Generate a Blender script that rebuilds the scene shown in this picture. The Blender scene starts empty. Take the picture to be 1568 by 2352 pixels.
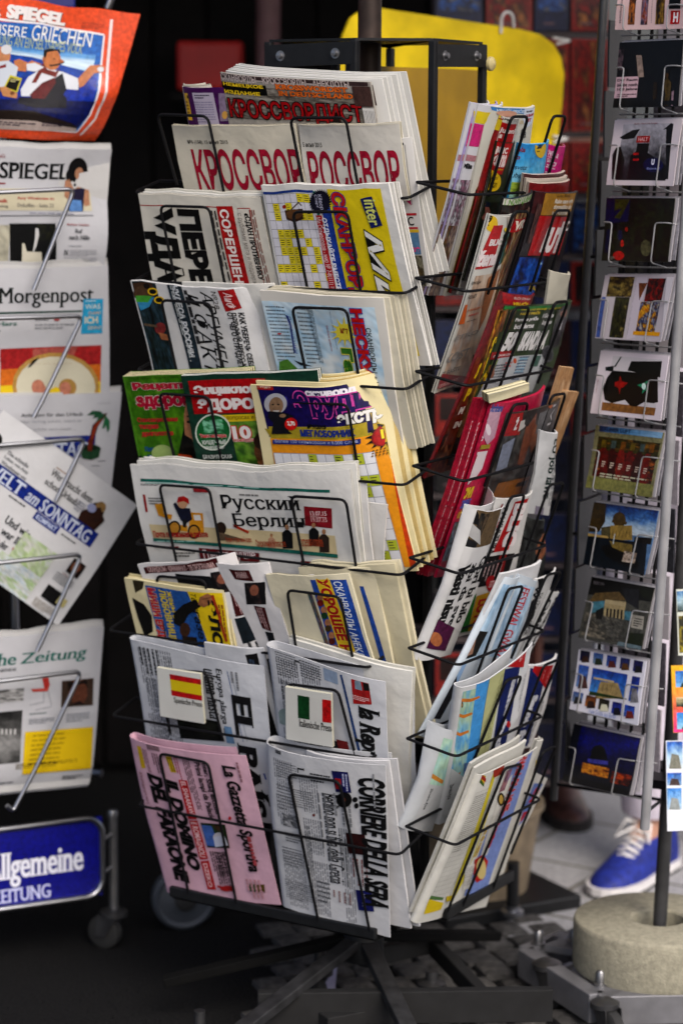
import bpy, bmesh, math, random
import numpy as np
from mathutils import Vector, Matrix
random.seed(7)
R = math.radians
sc = bpy.context.scene
COL = sc.collection

# ------------------------------------------------------------------ camera, sky, sun, exposure
HGT, FPX, PITCH, ROLL = 1.46, 5550.0, R(8.9), R(0.3)
_X = Vector((1, 0, 0)); _F = Vector((0, math.cos(PITCH), -math.sin(PITCH))); _U = Vector((0, math.sin(PITCH), math.cos(PITCH)))
CR = _X * math.cos(ROLL) + _U * math.sin(ROLL)
CU = _U * math.cos(ROLL) - _X * math.sin(ROLL)
CAM = Vector((0, 0, HGT))
cd = bpy.data.cameras.new('camera'); cam = bpy.data.objects.new('camera', cd); COL.objects.link(cam)
m = Matrix((CR, CU, -_F)).transposed().to_4x4(); m.translation = CAM
cam.matrix_world = m
cd.sensor_fit = 'HORIZONTAL'; cd.sensor_width = 24.0; cd.lens = FPX / 1568.0 * 24.0
cd.clip_start = 0.05; cd.clip_end = 500
cd.dof.use_dof = True; cd.dof.focus_distance = 3.55; cd.dof.aperture_fstop = 2.8
sc.camera = cam

SUN_EL, SUN_AZ = R(42), R(155)      # azimuth clockwise from +Y: behind the camera, to the right
w = bpy.data.worlds.new('World'); sc.world = w; w.use_nodes = True
nt = w.node_tree; bgn = nt.nodes['Background']
sky = nt.nodes.new('ShaderNodeTexSky'); sky.sky_type = 'NISHITA'; sky.sun_disc = False
sky.sun_elevation = SUN_EL; sky.sun_rotation = SUN_AZ; sky.dust_density = 4.0; sky.air_density = 0.7; sky.ozone_density = 1.0
nt.links.new(sky.outputs[0], bgn.inputs[0]); bgn.inputs[1].default_value = 0.14
sl = bpy.data.lights.new('sun', 'SUN'); sl.energy = 1.5; sl.angle = R(35); sl.color = (1.0, 0.95, 0.88)
so = bpy.data.objects.new('sun', sl); COL.objects.link(so)
sd = Vector((math.sin(SUN_AZ) * math.cos(SUN_EL), math.cos(SUN_AZ) * math.cos(SUN_EL), math.sin(SUN_EL)))
so.rotation_euler = sd.to_track_quat('Z', 'Y').to_euler()
sc.view_settings.view_transform = 'Standard'; sc.view_settings.look = 'None'
sc.view_settings.exposure = 0.54; sc.view_settings.gamma = 1.0

# ------------------------------------------------------------------ measuring: photo pixel <-> world
def U(z, x, y):
    """zoomed-crop pixel -> pixel of the 1568-wide picture"""
    return ((z[0] + z[2] * x) / 1.74171, (z[1] + z[2] * y) / 1.74171)
ZU = (0, 0, 1.74171)
ZA = (500, 100, .7972); ZB = (450, 1050, .8291); ZC = (450, 2100, .8291); ZD = (450, 2850, .8291)
ZE = (1600, 350, .5421); ZF = (1600, 1400, .5421); ZG = (1600, 2500, .5421)
ZL = (0, 0, .4464); ZM = (0, 1000, .4464); ZN = (0, 2000, .4464); ZO = (0, 3000, .6378)
ZP = (2200, 0, .4678); ZQ = (2200, 1000, .4678); ZR = (2200, 2000, .5101); ZS = (1700, 3000, .6575)

def ray(px, py):
    return (_F + CR * ((px - 784) / FPX) - CU * ((py - 1176) / FPX))
def hit(px, py, plane):
    p, n = plane
    d = ray(px, py)
    return CAM + d * ((p - CAM).dot(n) / d.dot(n))
def proj(P):
    v = P - CAM; z = v.dot(_F)
    return (784 + FPX * v.dot(CR) / z, 1176 - FPX * v.dot(CU) / z)
def ground(px, py, z=0.0):
    return hit(px, py, (Vector((0, 0, z)), Vector((0, 0, 1))))
def vplane(x, y, az):
    """vertical plane through (x,y) whose horizontal direction has azimuth az (deg, clockwise from +Y); normal faces the camera side"""
    d = Vector((math.sin(R(az)), math.cos(R(az)), 0)); n = Vector((d.y, -d.x, 0))
    p = Vector((x, y, 1))
    if n.dot(CAM - p) < 0: n = -n
    return p, n
def lean(plane, zref, off, tan):
    p, n = plane
    q = p + n * off; q = Vector((q.x, q.y, zref))
    return q, (n - Vector((0, 0, tan))).normalized()

# ------------------------------------------------------------------ colours and materials
def lin(c):
    if isinstance(c, str):
        c = c.lstrip('#'); c = [int(c[i:i + 2], 16) / 255 for i in (0, 2, 4)]
        return np.array([v / 12.92 if v <= .04045 else ((v + .055) / 1.055) ** 2.4 for v in c])
    return np.array(c, float)
MATS = {}
def mat(name, col=None, rough=.6, metal=0.0, noise=.12, scale=30, bump=0.0, spec=.4, attr=False, coat=0, col2=None, bscale=None, mott=.5):
    if name in MATS: return MATS[name]
    M = bpy.data.materials.new(name); M.use_nodes = True; t = M.node_tree; b = t.nodes['Principled BSDF']
    tc = t.nodes.new('ShaderNodeTexCoord')
    nz = t.nodes.new('ShaderNodeTexNoise'); nz.inputs['Scale'].default_value = scale; nz.inputs['Detail'].default_value = 5
    t.links.new(tc.outputs['Object'], nz.inputs['Vector'])
    if attr:
        a = t.nodes.new('ShaderNodeAttribute'); a.attribute_name = 'ink'; src = a.outputs['Color']
        mx = t.nodes.new('ShaderNodeMix'); mx.data_type = 'RGBA'; mx.blend_type = 'MULTIPLY'; mx.inputs[0].default_value = 1
        mr = t.nodes.new('ShaderNodeMapRange'); mr.inputs[1].default_value = .3; mr.inputs[2].default_value = .7
        mr.inputs[3].default_value = 1 - noise; mr.inputs[4].default_value = 1.0
        t.links.new(nz.outputs[0], mr.inputs[0]); t.links.new(src, mx.inputs[6]); t.links.new(mr.outputs[0], mx.inputs[7])
        n4 = t.nodes.new('ShaderNodeTexNoise'); n4.inputs['Scale'].default_value = 140; n4.inputs['Detail'].default_value = 6; n4.inputs['Roughness'].default_value = .65
        t.links.new(tc.outputs['Object'], n4.inputs['Vector'])
        m4 = t.nodes.new('ShaderNodeMapRange'); m4.inputs[1].default_value = .32; m4.inputs[2].default_value = .68; m4.inputs[3].default_value = .30; m4.inputs[4].default_value = 1.9
        t.links.new(n4.outputs[0], m4.inputs[0])
        bw = t.nodes.new('ShaderNodeRGBToBW'); t.links.new(src, bw.inputs[0])
        m5 = t.nodes.new('ShaderNodeMapRange'); m5.inputs[1].default_value = .03; m5.inputs[2].default_value = .40; m5.inputs[3].default_value = mott; m5.inputs[4].default_value = 0.0
        t.links.new(bw.outputs[0], m5.inputs[0])
        x2 = t.nodes.new('ShaderNodeMix'); x2.data_type = 'RGBA'; x2.blend_type = 'MULTIPLY'
        t.links.new(m5.outputs[0], x2.inputs[0]); t.links.new(mx.outputs[2], x2.inputs[6]); t.links.new(m4.outputs[0], x2.inputs[7])
        t.links.new(x2.outputs[2], b.inputs['Base Color'])
    else:
        cr = t.nodes.new('ShaderNodeValToRGB'); c = lin(col); c2 = lin(col2) if col2 is not None else c * (1 - noise * 2)
        cr.color_ramp.elements[0].position = .35; cr.color_ramp.elements[1].position = .65
        cr.color_ramp.elements[0].color = (*c2, 1); cr.color_ramp.elements[1].color = (*c, 1)
        t.links.new(nz.outputs[0], cr.inputs[0]); t.links.new(cr.outputs[0], b.inputs['Base Color'])
    b.inputs['Roughness'].default_value = rough; b.inputs['Metallic'].default_value = metal
    b.inputs['Specular IOR Level'].default_value = spec
    if coat: b.inputs['Coat Weight'].default_value = coat; b.inputs['Coat Roughness'].default_value = .15
    if bump:
        n2 = t.nodes.new('ShaderNodeTexNoise'); n2.inputs['Scale'].default_value = bscale or scale; n2.inputs['Detail'].default_value = 4
        t.links.new(tc.outputs['Object'], n2.inputs['Vector'])
        bp = t.nodes.new('ShaderNodeBump'); bp.inputs['Strength'].default_value = bump; bp.inputs['Distance'].default_value = .01
        t.links.new(n2.outputs[0], bp.inputs['Height']); t.links.new(bp.outputs[0], b.inputs['Normal'])
    MATS[name] = M; return M
NEWS = mat('newsprint', attr=True, rough=.85, noise=.08, scale=25, bump=.35, bscale=18, spec=.15)
GLOS = mat('glossy print', attr=True, mott=.6, rough=.34, noise=.04, scale=20, bump=.18, bscale=12, spec=.45)
CARDM = mat('card print', attr=True, mott=.9, rough=.4, noise=.05, scale=20, bump=.05, spec=.4)
BLACKW = mat('black wire', (.004, .004, .005), rough=.6, spec=.15)
BLACKP = mat('black painted steel', (.006, .0065, .0075), rough=.5, spec=.3, noise=.2, scale=60)
STEEL = mat('grey steel', (.028, .028, .03), rough=.6, metal=.3, scale=40, noise=.3, bump=.1)
CHROME = mat('chrome', (.36, .37, .40), rough=.28, metal=1.0, noise=.05)
DZINC = mat('dull zinc', (.10, .10, .105), rough=.4, metal=.8, noise=.2)
ZINC = mat('zinc', (.30, .30, .31), rough=.38, metal=.9, noise=.15)
RUBBER = mat('rubber', (.02, .02, .02), rough=.8)

# ------------------------------------------------------------------ object plumbing
def tag(o, label=None, cat=None, group=None, kind=None):
    if label: o['label'] = label
    if cat: o['category'] = cat
    if group: o['group'] = group
    if kind: o['kind'] = kind
    return o
def thing(name, label, cat, loc=(0, 0, 0), group=None):
    o = bpy.data.objects.new(name, None); o.empty_display_size = .05; COL.objects.link(o); o.location = loc
    return tag(o, label, cat, group)
class MB:
    """collects shapes, in world coordinates, for ONE mesh object"""
    def __init__(s): s.v = []; s.f = []; s.sm = []
    def add(s, vs, fs, smooth=False):
        b = len(s.v); s.v += [Vector(v) for v in vs]
        for f in fs: s.f.append([b + i for i in f]); s.sm.append(smooth)
    def box(s, c, size, rz=0.0, M=None, bev=0.0):
        hx, hy, hz = [q / 2 for q in size]
        if bev <= 0:
            vs = [Vector((x, y, z)) for x in (-hx, hx) for y in (-hy, hy) for z in (-hz, hz)]
            fs = [(0, 1, 3, 2), (4, 6, 7, 5), (0, 4, 5, 1), (2, 3, 7, 6), (0, 2, 6, 4), (1, 5, 7, 3)]
        else:
            bm = bmesh.new(); bmesh.ops.create_cube(bm, size=1)
            for v in bm.verts: v.co = Vector((v.co.x * 2 * hx, v.co.y * 2 * hy, v.co.z * 2 * hz))
            bmesh.ops.bevel(bm, geom=list(bm.edges), offset=bev, segments=2, profile=.5, affect='EDGES')
            bm.verts.index_update(); vs = [v.co.copy() for v in bm.verts]; fs = [[v.index for v in f.verts] for f in bm.faces]; bm.free()
        M = M or (Matrix.Translation(Vector(c)) @ Matrix.Rotation(rz, 4, 'Z'))
        s.add([M @ v for v in vs], fs)
    def bar(s, a, b, wd, ht, up=Vector((0, 0, 1)), bev=.0):
        a, b = Vector(a), Vector(b); d = (b - a).normalized(); x = d.cross(up)
        if x.length < 1e-4: x = d.cross(Vector((0, 1, 0)))
        x.normalize(); u = x.cross(d)
        M = Matrix((x, d, u)).transposed().to_4x4(); M.translation = (a + b) / 2
        s.box((0, 0, 0), (wd, (b - a).length, ht), M=M, bev=bev)
    def tube(s, pts, r, n=8, closed=False, rnd=0.0, cap=True):
        pts = [Vector(p) for p in pts]
        if rnd > 0:
            q = []
            L = len(pts)
            for i, p in enumerate(pts):
                if not closed and i in (0, L - 1): q.append(p); continue
                a, b = pts[i - 1], pts[(i + 1) % L]
                da, db = a - p, b - p; k = min(rnd, da.length * .45, db.length * .45)
                p0, p1 = p + da.normalized() * k, p + db.normalized() * k
                for j in range(5):
                    t = j / 4; q.append(p0 * (1 - t) ** 2 + p * 2 * t * (1 - t) + p1 * t * t)
            pts = q
        rings = []; L = len(pts); prev = None
        for i, p in enumerate(pts):
            if closed: d = (pts[(i + 1) % L] - pts[i - 1])
            else: d = pts[min(i + 1, L - 1)] - pts[max(i - 1, 0)]
            d = d.normalized()
            if prev is None:
                x = d.orthogonal().normalized()
            else:
                x = (prev - d * prev.dot(d)).normalized()
            prev = x; y = d.cross(x)
            rr = r(i / (L - 1)) if callable(r) else r
            rings.append([p + (x * math.cos(2 * math.pi * k / n) + y * math.sin(2 * math.pi * k / n)) * rr for k in range(n)])
        vs = [v for g in rings for v in g]; fs = []
        for i in range(L if closed else L - 1):
            j = (i + 1) % L
            for k in range(n): fs.append((i * n + k, i * n + (k + 1) % n, j * n + (k + 1) % n, j * n + k))
        if cap and not closed: fs += [tuple(range(n))[::-1], tuple((L - 1) * n + k for k in range(n))]
        s.add(vs, fs, True)
    def lathe(s, c, prof, n=32, axis=Vector((0, 0, 1)), closed=False):
        c = Vector(c); axis = Vector(axis).normalized(); x = axis.orthogonal().normalized(); y = axis.cross(x)
        vs = [c + axis * h + (x * math.cos(2 * math.pi * k / n) + y * math.sin(2 * math.pi * k / n)) * r for r, h in prof for k in range(n)]
        L = len(prof); fs = []
        for i in range(L if closed else L - 1):
            j = (i + 1) % L
            for k in range(n): fs.append((i * n + k, i * n + (k + 1) % n, j * n + (k + 1) % n, j * n + k))
        if not closed:
            if prof[0][0] > 1e-5: fs.append(tuple(range(n))[::-1])
            if prof[-1][0] > 1e-5: fs.append(tuple((L - 1) * n + k for k in range(n)))
        s.add(vs, fs, True)
    def build(s, name, material, parent=None):
        me = bpy.data.meshes.new(name); org = parent.location.copy() if parent else Vector((0, 0, 0))
        if parent and parent.parent: org = org + parent.parent.location
        me.from_pydata([v - org for v in s.v], [], s.f); me.materials.append(material)
        me.polygons.foreach_set('use_smooth', s.sm)
        bm = bmesh.new(); bm.from_mesh(me); bmesh.ops.recalc_face_normals(bm, faces=bm.faces); bm.to_mesh(me); bm.free()
        if any(s.sm):
            try: me.set_sharp_from_angle(angle=R(40))
            except Exception: pass
        o = bpy.data.objects.new(name, me); COL.objects.link(o); o.parent = parent
        return o

# ------------------------------------------------------------------ lettering
_tc = {}
def glyphs(txt, bold, serif):
    """triangles of a line of writing, in em units"""
    key = (txt, bold, serif)
    if key in _tc: return _tc[key]
    cu = bpy.data.curves.new('line', 'FONT'); cu.body = txt; cu.resolution_u = 3; cu.offset = bold
    o = bpy.data.objects.new('line', cu); COL.objects.link(o)
    bpy.context.view_layer.update()
    ev = o.evaluated_get(bpy.context.evaluated_depsgraph_get()); me = ev.to_mesh()
    me.calc_loop_triangles()
    V = np.array([v.co[:2] for v in me.vertices]).reshape(-1, 2)
    T = np.array([t.vertices[:] for t in me.loop_triangles]).reshape(-1, 3)
    tr = V[T] if len(T) else np.zeros((0, 3, 2))
    if serif and len(T):
        cnt = {}
        for p in me.polygons:
            for e in p.edge_keys: cnt[e] = cnt.get(e, 0) + 1
        ymax = .70; add = []
        for (a, b), c in cnt.items():
            if c != 1: continue
            pa, pb = V[a], V[b]
            if abs(pa[1] - pb[1]) > .004: continue
            wd = abs(pa[0] - pb[0]); y = pa[1]
            if not .04 < wd < .24: continue
            x0, x1 = min(pa[0], pb[0]) - .055, max(pa[0], pb[0]) + .055
            if abs(y) < .03 or -.26 < y < -.17: y0, y1 = y, y + .045
            elif y > .45: y0, y1 = y - .045, y
            else: continue
            add += [[[x0, y0], [x1, y0], [x1, y1]], [[x0, y0], [x1, y1], [x0, y1]]]
        if add: tr = np.concatenate([tr, np.array(add)])
        sh = tr.copy(); sh[:, :, 0] += .045; tr = np.concatenate([tr, sh])
    ev.to_mesh_clear(); bpy.data.objects.remove(o); bpy.data.curves.remove(cu)
    _tc[key] = tr
    return tr

# ------------------------------------------------------------------ printed sheets
def item(kind_, *a, **kw): return (kind_, a, kw)
def r(x0, y0, x1, y1, c, **k): return item('r', x0, y0, x1, y1, c, **k)
def t(s, x0, y0, x1, y1, c='111111', **k): return item('t', s, x0, y0, x1, y1, c, **k)
def e(x, y, rx, ry, c, **k): return item('e', x, y, rx, ry, c, **k)
def p(pts, c, **k): return item('p', pts, c, **k)
def pic(x0, y0, x1, y1, cols, seed=1, **k): return item('pic', x0, y0, x1, y1, cols, seed, **k)
def bt(x0, y0, x1, y1, n, c='555555', **k): return item('b', x0, y0, x1, y1, n, c, **k)
def grid(x0, y0, x1, y1, nx, ny, bg, ln, cell=None, **k): return item('g', x0, y0, x1, y1, nx, ny, bg, ln, cell, **k)
def ln(pts, wd, c, **k): return item('l', pts, wd, c, **k)

class Sheet:
    def __init__(s, Z, corners, plane, n0=0.0, bend=None, wav=.0, seed=0):
        s.Z = Z
        def cv(c): return U(*c) if len(c) == 3 else U(Z, *c)
        s.P = [hit(*cv(c), plane) for c in corners]      # TL TR BR BL
        N = (s.P[1] - s.P[0]).cross(s.P[3] - s.P[0]).normalized()
        if N.dot(CAM - s.P[0]) < 0: N = -N
        s.N = N
        for q in s.P: q += N * n0
        s.A = [np.array(q) for q in s.P]; s.Nn = np.array(N)
        s.W = (s.P[1] - s.P[0]).length; s.H = (s.P[3] - s.P[0]).length
        s.bend = bend; s.wav = wav; s.seed = seed
        s.tri = []; s.col = []; s.lay = 0; s.ink = .32
    def pos(s, st):
        S, T, n = st[..., 0:1], st[..., 1:2], st[..., 2:3]
        T2 = T
        if s.wav:
            T2 = T + s.wav * (np.sin(S * 9 + s.seed) + .6 * np.sin(S * 23 + s.seed * 2.3)) * np.clip(1 - T * 4, 0, 1)
        A = s.A
        q = A[0] * (1 - S) * (1 - T2) + A[1] * S * (1 - T2) + A[2] * S * T2 + A[3] * (1 - S) * T2
        if s.bend: n = n + s.bend(S, T)
        return q + s.Nn * n
    def inv(s, x, y, Z=None):
        Z = Z or s.Z
        if Z == 'st': return np.array([x, y], float)
        tx, ty = U(Z, x, y); a = np.array([.5, .5])
        def f(a):
            q = s.A[0] * (1 - a[0]) * (1 - a[1]) + s.A[1] * a[0] * (1 - a[1]) + s.A[2] * a[0] * a[1] + s.A[3] * (1 - a[0]) * a[1]
            return np.array(proj(Vector(q)))
        for _ in range(8):
            b = f(a); J = np.stack([(f(a + [1e-4, 0]) - b) / 1e-4, (f(a + [0, 1e-4]) - b) / 1e-4], 1)
            a = a + np.linalg.solve(J, np.array([tx, ty]) - b)
        return a
    def box(s, x0, y0, x1, y1, Z=None, txt=False):
        """sheet coordinates of a print whose outline in the photograph has this bounding box"""
        if Z == 'st': return np.array([x0, y0], float), np.array([x1, y1], float)
        Z = Z or s.Z
        c = s.inv((x0 + x1) / 2, (y0 + y1) / 2, Z); cc_ = np.clip(c, .02, .98); h = .01
        def f(a):
            q = s.A[0] * (1 - a[0]) * (1 - a[1]) + s.A[1] * a[0] * (1 - a[1]) + s.A[2] * a[0] * a[1] + s.A[3] * (1 - a[0]) * a[1]
            return np.array(proj(Vector(q)))
        k = 1.74171 / Z[2]
        a = np.abs(f(cc_ + [h, 0]) - f(cc_ - [h, 0])) / (2 * h) * k; b = np.abs(f(cc_ + [0, h]) - f(cc_ - [0, h])) / (2 * h) * k
        W_, H_ = abs(x1 - x0), abs(y1 - y0)
        det = a[0] * b[1] - a[1] * b[0]
        ds = (W_ * b[1] - H_ * b[0]) / det if abs(det) > 1e-6 else W_ / a[0]; dt = (H_ * a[0] - W_ * a[1]) / det if abs(det) > 1e-6 else H_ / b[1]
        ds = max(ds, (.36 if H_ > 2.6 * W_ else .24) * W_ / a[0]); dt = max(dt, ((.8 if txt else .55) if W_ > 2.6 * H_ else .3) * H_ / b[1])
        return c - [ds / 2, dt / 2], c + [ds / 2, dt / 2]
    def put(s, tri, col, n):
        """tri (m,3,2) in s,t; col (3,) or (m,3,3)"""
        tri = np.asarray(tri, float)
        if not len(tri): return
        col = np.asarray(col, float); lum_ = np.clip(col @ np.array([.25, .6, .15]) / .55, 0, 1)[..., None]
        col = col ** (1 + s.ink * (1 - lum_))                # printing ink is denser than it reads on a screen
        c = np.broadcast_to(col, (len(tri), 3, 3)) if np.ndim(col) == 1 else col
        st = np.concatenate([tri, np.full((len(tri), 3, 1), n)], 2)
        s.tri.append(st); s.col.append(np.array(c))
    def clip(s, tri):
        """keep a print on its sheet"""
        tri = np.asarray(tri, float)
        if not len(tri): return tri
        ctr = tri.mean(1)
        ok = (ctr > 0.0).all(1) & (ctr < 1.0).all(1)
        return np.clip(tri[ok], .002, .998)
    def draw(s, items, base):
        for k, a, kw in items:
            n = base + .00003 * s.lay; s.lay += 1
            Z = kw.get('z'); I = lambda *u: s.inv(u[1], u[2], u[0]) if len(u) == 3 else s.inv(u[0], u[1], Z)
            if k == 'r':
                x0, y0, x1, y1, c = a; p0, p1 = s.box(x0, y0, x1, y1, Z)
                q = [p0, [p1[0], p0[1]], p1, [p0[0], p1[1]]]
                s.put(np.clip([[q[0], q[1], q[2]], [q[0], q[2], q[3]]], .001, .999), lin(c), n)
            elif k == 'p':
                pts, c = a; q = [I(*u) for u in pts]
                from mathutils.geometry import tessellate_polygon
                tt = tessellate_polygon([[Vector((u[0], u[1], 0)) for u in q]])
                s.put(np.clip([[q[i] for i in f] for f in tt], .001, .999), lin(c), n)
            elif k == 'l':
                pts, wd, c = a; q = [I(*u) for u in pts]; wd = wd
                tr = []
                for u, v in zip(q[:-1], q[1:]):
                    d = (v - u) * [s.W, s.H]; L = np.hypot(*d)
                    if L < 1e-6: continue
                    nn = np.array([-d[1], d[0]]) / L * wd / 2 / [s.W, s.H]
                    tr += [[u - nn, v - nn, v + nn], [u - nn, v + nn, u + nn]]
                s.put(s.clip(tr), lin(c), n)
            elif k == 'e':
                x, y, rx, ry, c = a; m_ = 22
                q = [I(x + rx * math.cos(i * 2 * math.pi / m_), y + ry * math.sin(i * 2 * math.pi / m_)) for i in range(m_)]; cc = I(x, y)
                s.put(s.clip([[cc, q[i], q[(i + 1) % m_]] for i in range(m_)]), lin(c), n)
            elif k == 't':
                txt, x0, y0, x1, y1, c = a; p0, p1 = s.box(x0, y0, x1, y1, Z, True)
                bold = kw.get('b', 0.0); rot = kw.get('rot', 0); serif = kw.get('serif', False); ital = kw.get('i', 0)
                ref = glyphs(txt, bold, serif)
                if not len(ref): continue
                def it(g): g = g.copy(); g[:, :, 0] += ital * g[:, :, 1]; return g
                rf = it(ref).reshape(-1, 2); mn, mx = rf.min(0), rf.max(0)
                todo = [(ref, c, 0, (0, 0))]
                if kw.get('out'): todo.insert(0, (glyphs(txt, bold + kw.get('ow', .045), serif), kw['out'], -.00004, (0, 0)))
                if kw.get('sh'): todo.insert(0, (ref, kw['sh'], -.00008, (.05, -.05)))
                for g, cc, dn, off in todo:
                    g = (it(g) + off - mn) / (mx - mn)
                    q = np.empty_like(g)
                    if rot == 0:
                        q[:, :, 0] = p0[0] + g[:, :, 0] * (p1[0] - p0[0]); q[:, :, 1] = p1[1] - g[:, :, 1] * (p1[1] - p0[1])
                    else:
                        q[:, :, 1] = p0[1] + g[:, :, 0] * (p1[1] - p0[1]); q[:, :, 0] = p0[0] + g[:, :, 1] * (p1[0] - p0[0])
                    q = s.clip(q)
                    if not len(q): continue
                    s.put(q, lin(cc), n + .0001 + dn)
                    jit = np.arange(len(q)) % 17 * 1.2e-6           # glyph outlines overlap: never two faces in one plane
                    s.tri[-1][:, :, 2] += jit[:, None]
                s.lay += 3
            elif k == 'b':
                x0, y0, x1, y1, nl, c = a; p0, p1 = s.box(x0, y0, x1, y1, Z); rot = kw.get('rot', 0); fill = kw.get('fill', .5)
                rnd = random.Random(int(x0 * 7 + y0 * 13)); tr = []
                for i in range(nl):
                    u = 0.0
                    while u < 1:
                        wl = rnd.uniform(.03, .11) * kw.get('ws', 1.6); v = min(1, u + wl)
                        if i == nl - 1 and u > .6: break
                        h0, h1 = (i + .5 - fill / 2) / nl, (i + .5 + fill / 2) / nl
                        if rot == 0: A, B = (u, h0), (v, h1)
                        else: A, B = (1 - h1, u), (1 - h0, v)
                        A = p0 + np.array(A) * (p1 - p0); B = p0 + np.array(B) * (p1 - p0)
                        tr += [[A, [B[0], A[1]], B], [A, B, [A[0], B[1]]]]
                        u = v + .025
                s.put(s.clip(tr), lin(c), n)
            elif k == 'g':
                x0, y0, x1, y1, nx, ny, bg, lc, cell = a; p0, p1 = s.box(x0, y0, x1, y1, Z); rnd = random.Random(nx * 31 + ny)
                def rect(u0, v0, u1, v1):
                    A = p0 + np.array([u0, v0]) * (p1 - p0); B = p0 + np.array([u1, v1]) * (p1 - p0)
                    return [[A, [B[0], A[1]], B], [A, B, [A[0], B[1]]]]
                s.put(np.clip(rect(0, 0, 1, 1), .001, .999), lin(bg), n); lw = kw.get('lw', .05)
                if cell:
                    tr = []; ck = []
                    for i in range(nx):
                        for j in range(ny):
                            if rnd.random() < kw.get('d', .2):
                                tr += rect(i / nx, j / ny, (i + 1) / nx, (j + 1) / ny)
                                for q in range(3): ck += rect((i + .15) / nx, (j + .2 + q * .25) / ny, (i + .15 + rnd.uniform(.3, .7)) / nx, (j + .29 + q * .25) / ny)
                    s.put(s.clip(tr), lin(cell), n + .00001); s.put(s.clip(ck), lin('4a4a30'), n + .00003)
                tr = []
                for i in range(nx + 1): tr += rect((i - lw / 2) / nx, 0, (i + lw / 2) / nx, 1)
                s.put(s.clip(tr), lin(lc), n + .00002)
                tr = []
                for j in range(ny + 1): tr += rect(0, (j - lw / 2) / ny, 1, (j + lw / 2) / ny)
                s.put(s.clip(tr), lin(lc), n + .000025); s.lay += 1
            elif k == 'pic':
                x0, y0, x1, y1, cols, seed = a; p0, p1 = s.box(x0, y0, x1, y1, Z); m_ = int(kw.get('n', 14) * 1.6); mode = kw.get('mode', 'n')
                rg = np.random.RandomState(seed); cols = np.array([lin(c) for c in cols])
                def field(f):
                    g = rg.rand(f + 2, f + 2); xs = np.linspace(0, f, m_ + 1); i = xs.astype(int); fr = xs - i; fr = fr * fr * (3 - 2 * fr)
                    gx = g[:, i] * (1 - fr) + g[:, i + 1] * fr
                    return gx[i] * (1 - fr)[:, None] + gx[i + 1] * fr[:, None]
                v = .5 * field(kw.get('f', 4)) + .32 * field(kw.get('f', 4) * 2 + 1) + .18 * field(m_)
                v = np.clip((v - .25) / .5, 0, 1)
                if mode == 'g': v = np.clip(np.linspace(0, 1, m_ + 1)[:, None] + (v - .5) * kw.get('k', .25), 0, 1)
                if mode == 'h': v = np.clip(np.linspace(0, 1, m_ + 1)[None, :] + (v - .5) * kw.get('k', .25), 0, 1)
                idx = v * (len(cols) - 1); i0 = np.clip(idx.astype(int), 0, len(cols) - 2); fr = (idx - i0)[..., None]
                Cc = cols[i0] * (1 - fr) + cols[i0 + 1] * fr
                Cc = Cc * (1 + .3 * (rg.rand(m_ + 1, m_ + 1, 1) - .5))
                g = np.linspace(0, 1, m_ + 1); tr = []; cc = []
                for i in range(m_):
                    for j in range(m_):
                        q = [(g[j], g[i]), (g[j + 1], g[i]), (g[j + 1], g[i + 1]), (g[j], g[i + 1])]
                        cq = [Cc[i, j], Cc[i, j + 1], Cc[i + 1, j + 1], Cc[i + 1, j]]
                        for f in ((0, 1, 2), (0, 2, 3)): tr.append([q[u] for u in f]); cc.append([cq[u] for u in f])
                tr = p0 + np.array(tr) * (p1 - p0)
                s.put(np.clip(tr, .001, .999), np.array(cc), n)
    def finish(s, name, material, base_tris, base_cols, maxlen):
        T = np.concatenate(s.tri) if s.tri else np.zeros((0, 3, 3)); C = np.concatenate(s.col) if s.col else np.zeros((0, 3, 3))
        ns, nt_ = s.ns, s.nt
        # cut the print along the facets of its sheet, so that it lies exactly parallel to the paper
        for gs, gt in ((ns, 0), (0, nt_), (ns, -nt_)):
            for _ in range(40):
                if not len(T): break
                g = T[:, :, 0] * gs + T[:, :, 1] * gt
                lo, hi = g.min(1), g.max(1)
                k = np.round((lo + hi) / 2)
                k = np.where(k <= lo + 1e-7, np.floor(lo + 1e-7) + 1, k); k = np.where(k >= hi - 1e-7, np.ceil(hi - 1e-7) - 1, k)
                big = (k > lo + 1e-7) & (k < hi - 1e-7)
                if not big.any(): break
                A, Ca, h = T[big], C[big], g[big] - k[big][:, None]
                sg = np.where(np.abs(h) < 1e-9, 0, np.sign(h))
                # rotate so that the corner alone on its side comes first
                pos_, neg = (sg > 0).sum(1), (sg < 0).sum(1)
                lone = np.where(pos_ == 1, (sg > 0).argmax(1), (sg < 0).argmax(1)); idx = (lone[:, None] + np.arange(3)) % 3; r_ = np.arange(len(A))[:, None]
                A, Ca, h = A[r_, idx], Ca[r_, idx], h[r_, idx]
                def cut(i, j):
                    f = np.clip(h[:, i] / (h[:, i] - h[:, j] + 1e-30), 0, 1)[:, None]
                    return A[:, i] + (A[:, j] - A[:, i]) * f, Ca[:, i] + (Ca[:, j] - Ca[:, i]) * f
                m1, c1 = cut(0, 1); m2, c2 = cut(0, 2)
                nt3 = [np.stack([A[:, 0], m1, m2], 1), np.stack([m1, A[:, 1], A[:, 2]], 1), np.stack([m1, A[:, 2], m2], 1)]
                nc3 = [np.stack([Ca[:, 0], c1, c2], 1), np.stack([c1, Ca[:, 1], Ca[:, 2]], 1), np.stack([c1, Ca[:, 2], c2], 1)]
                nT, nC = np.concatenate(nt3), np.concatenate(nc3)
                e1, e2 = nT[:, 1, :2] - nT[:, 0, :2], nT[:, 2, :2] - nT[:, 0, :2]
                ok = np.abs(e1[:, 0] * e2[:, 1] - e1[:, 1] * e2[:, 0]) > 1e-11
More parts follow.
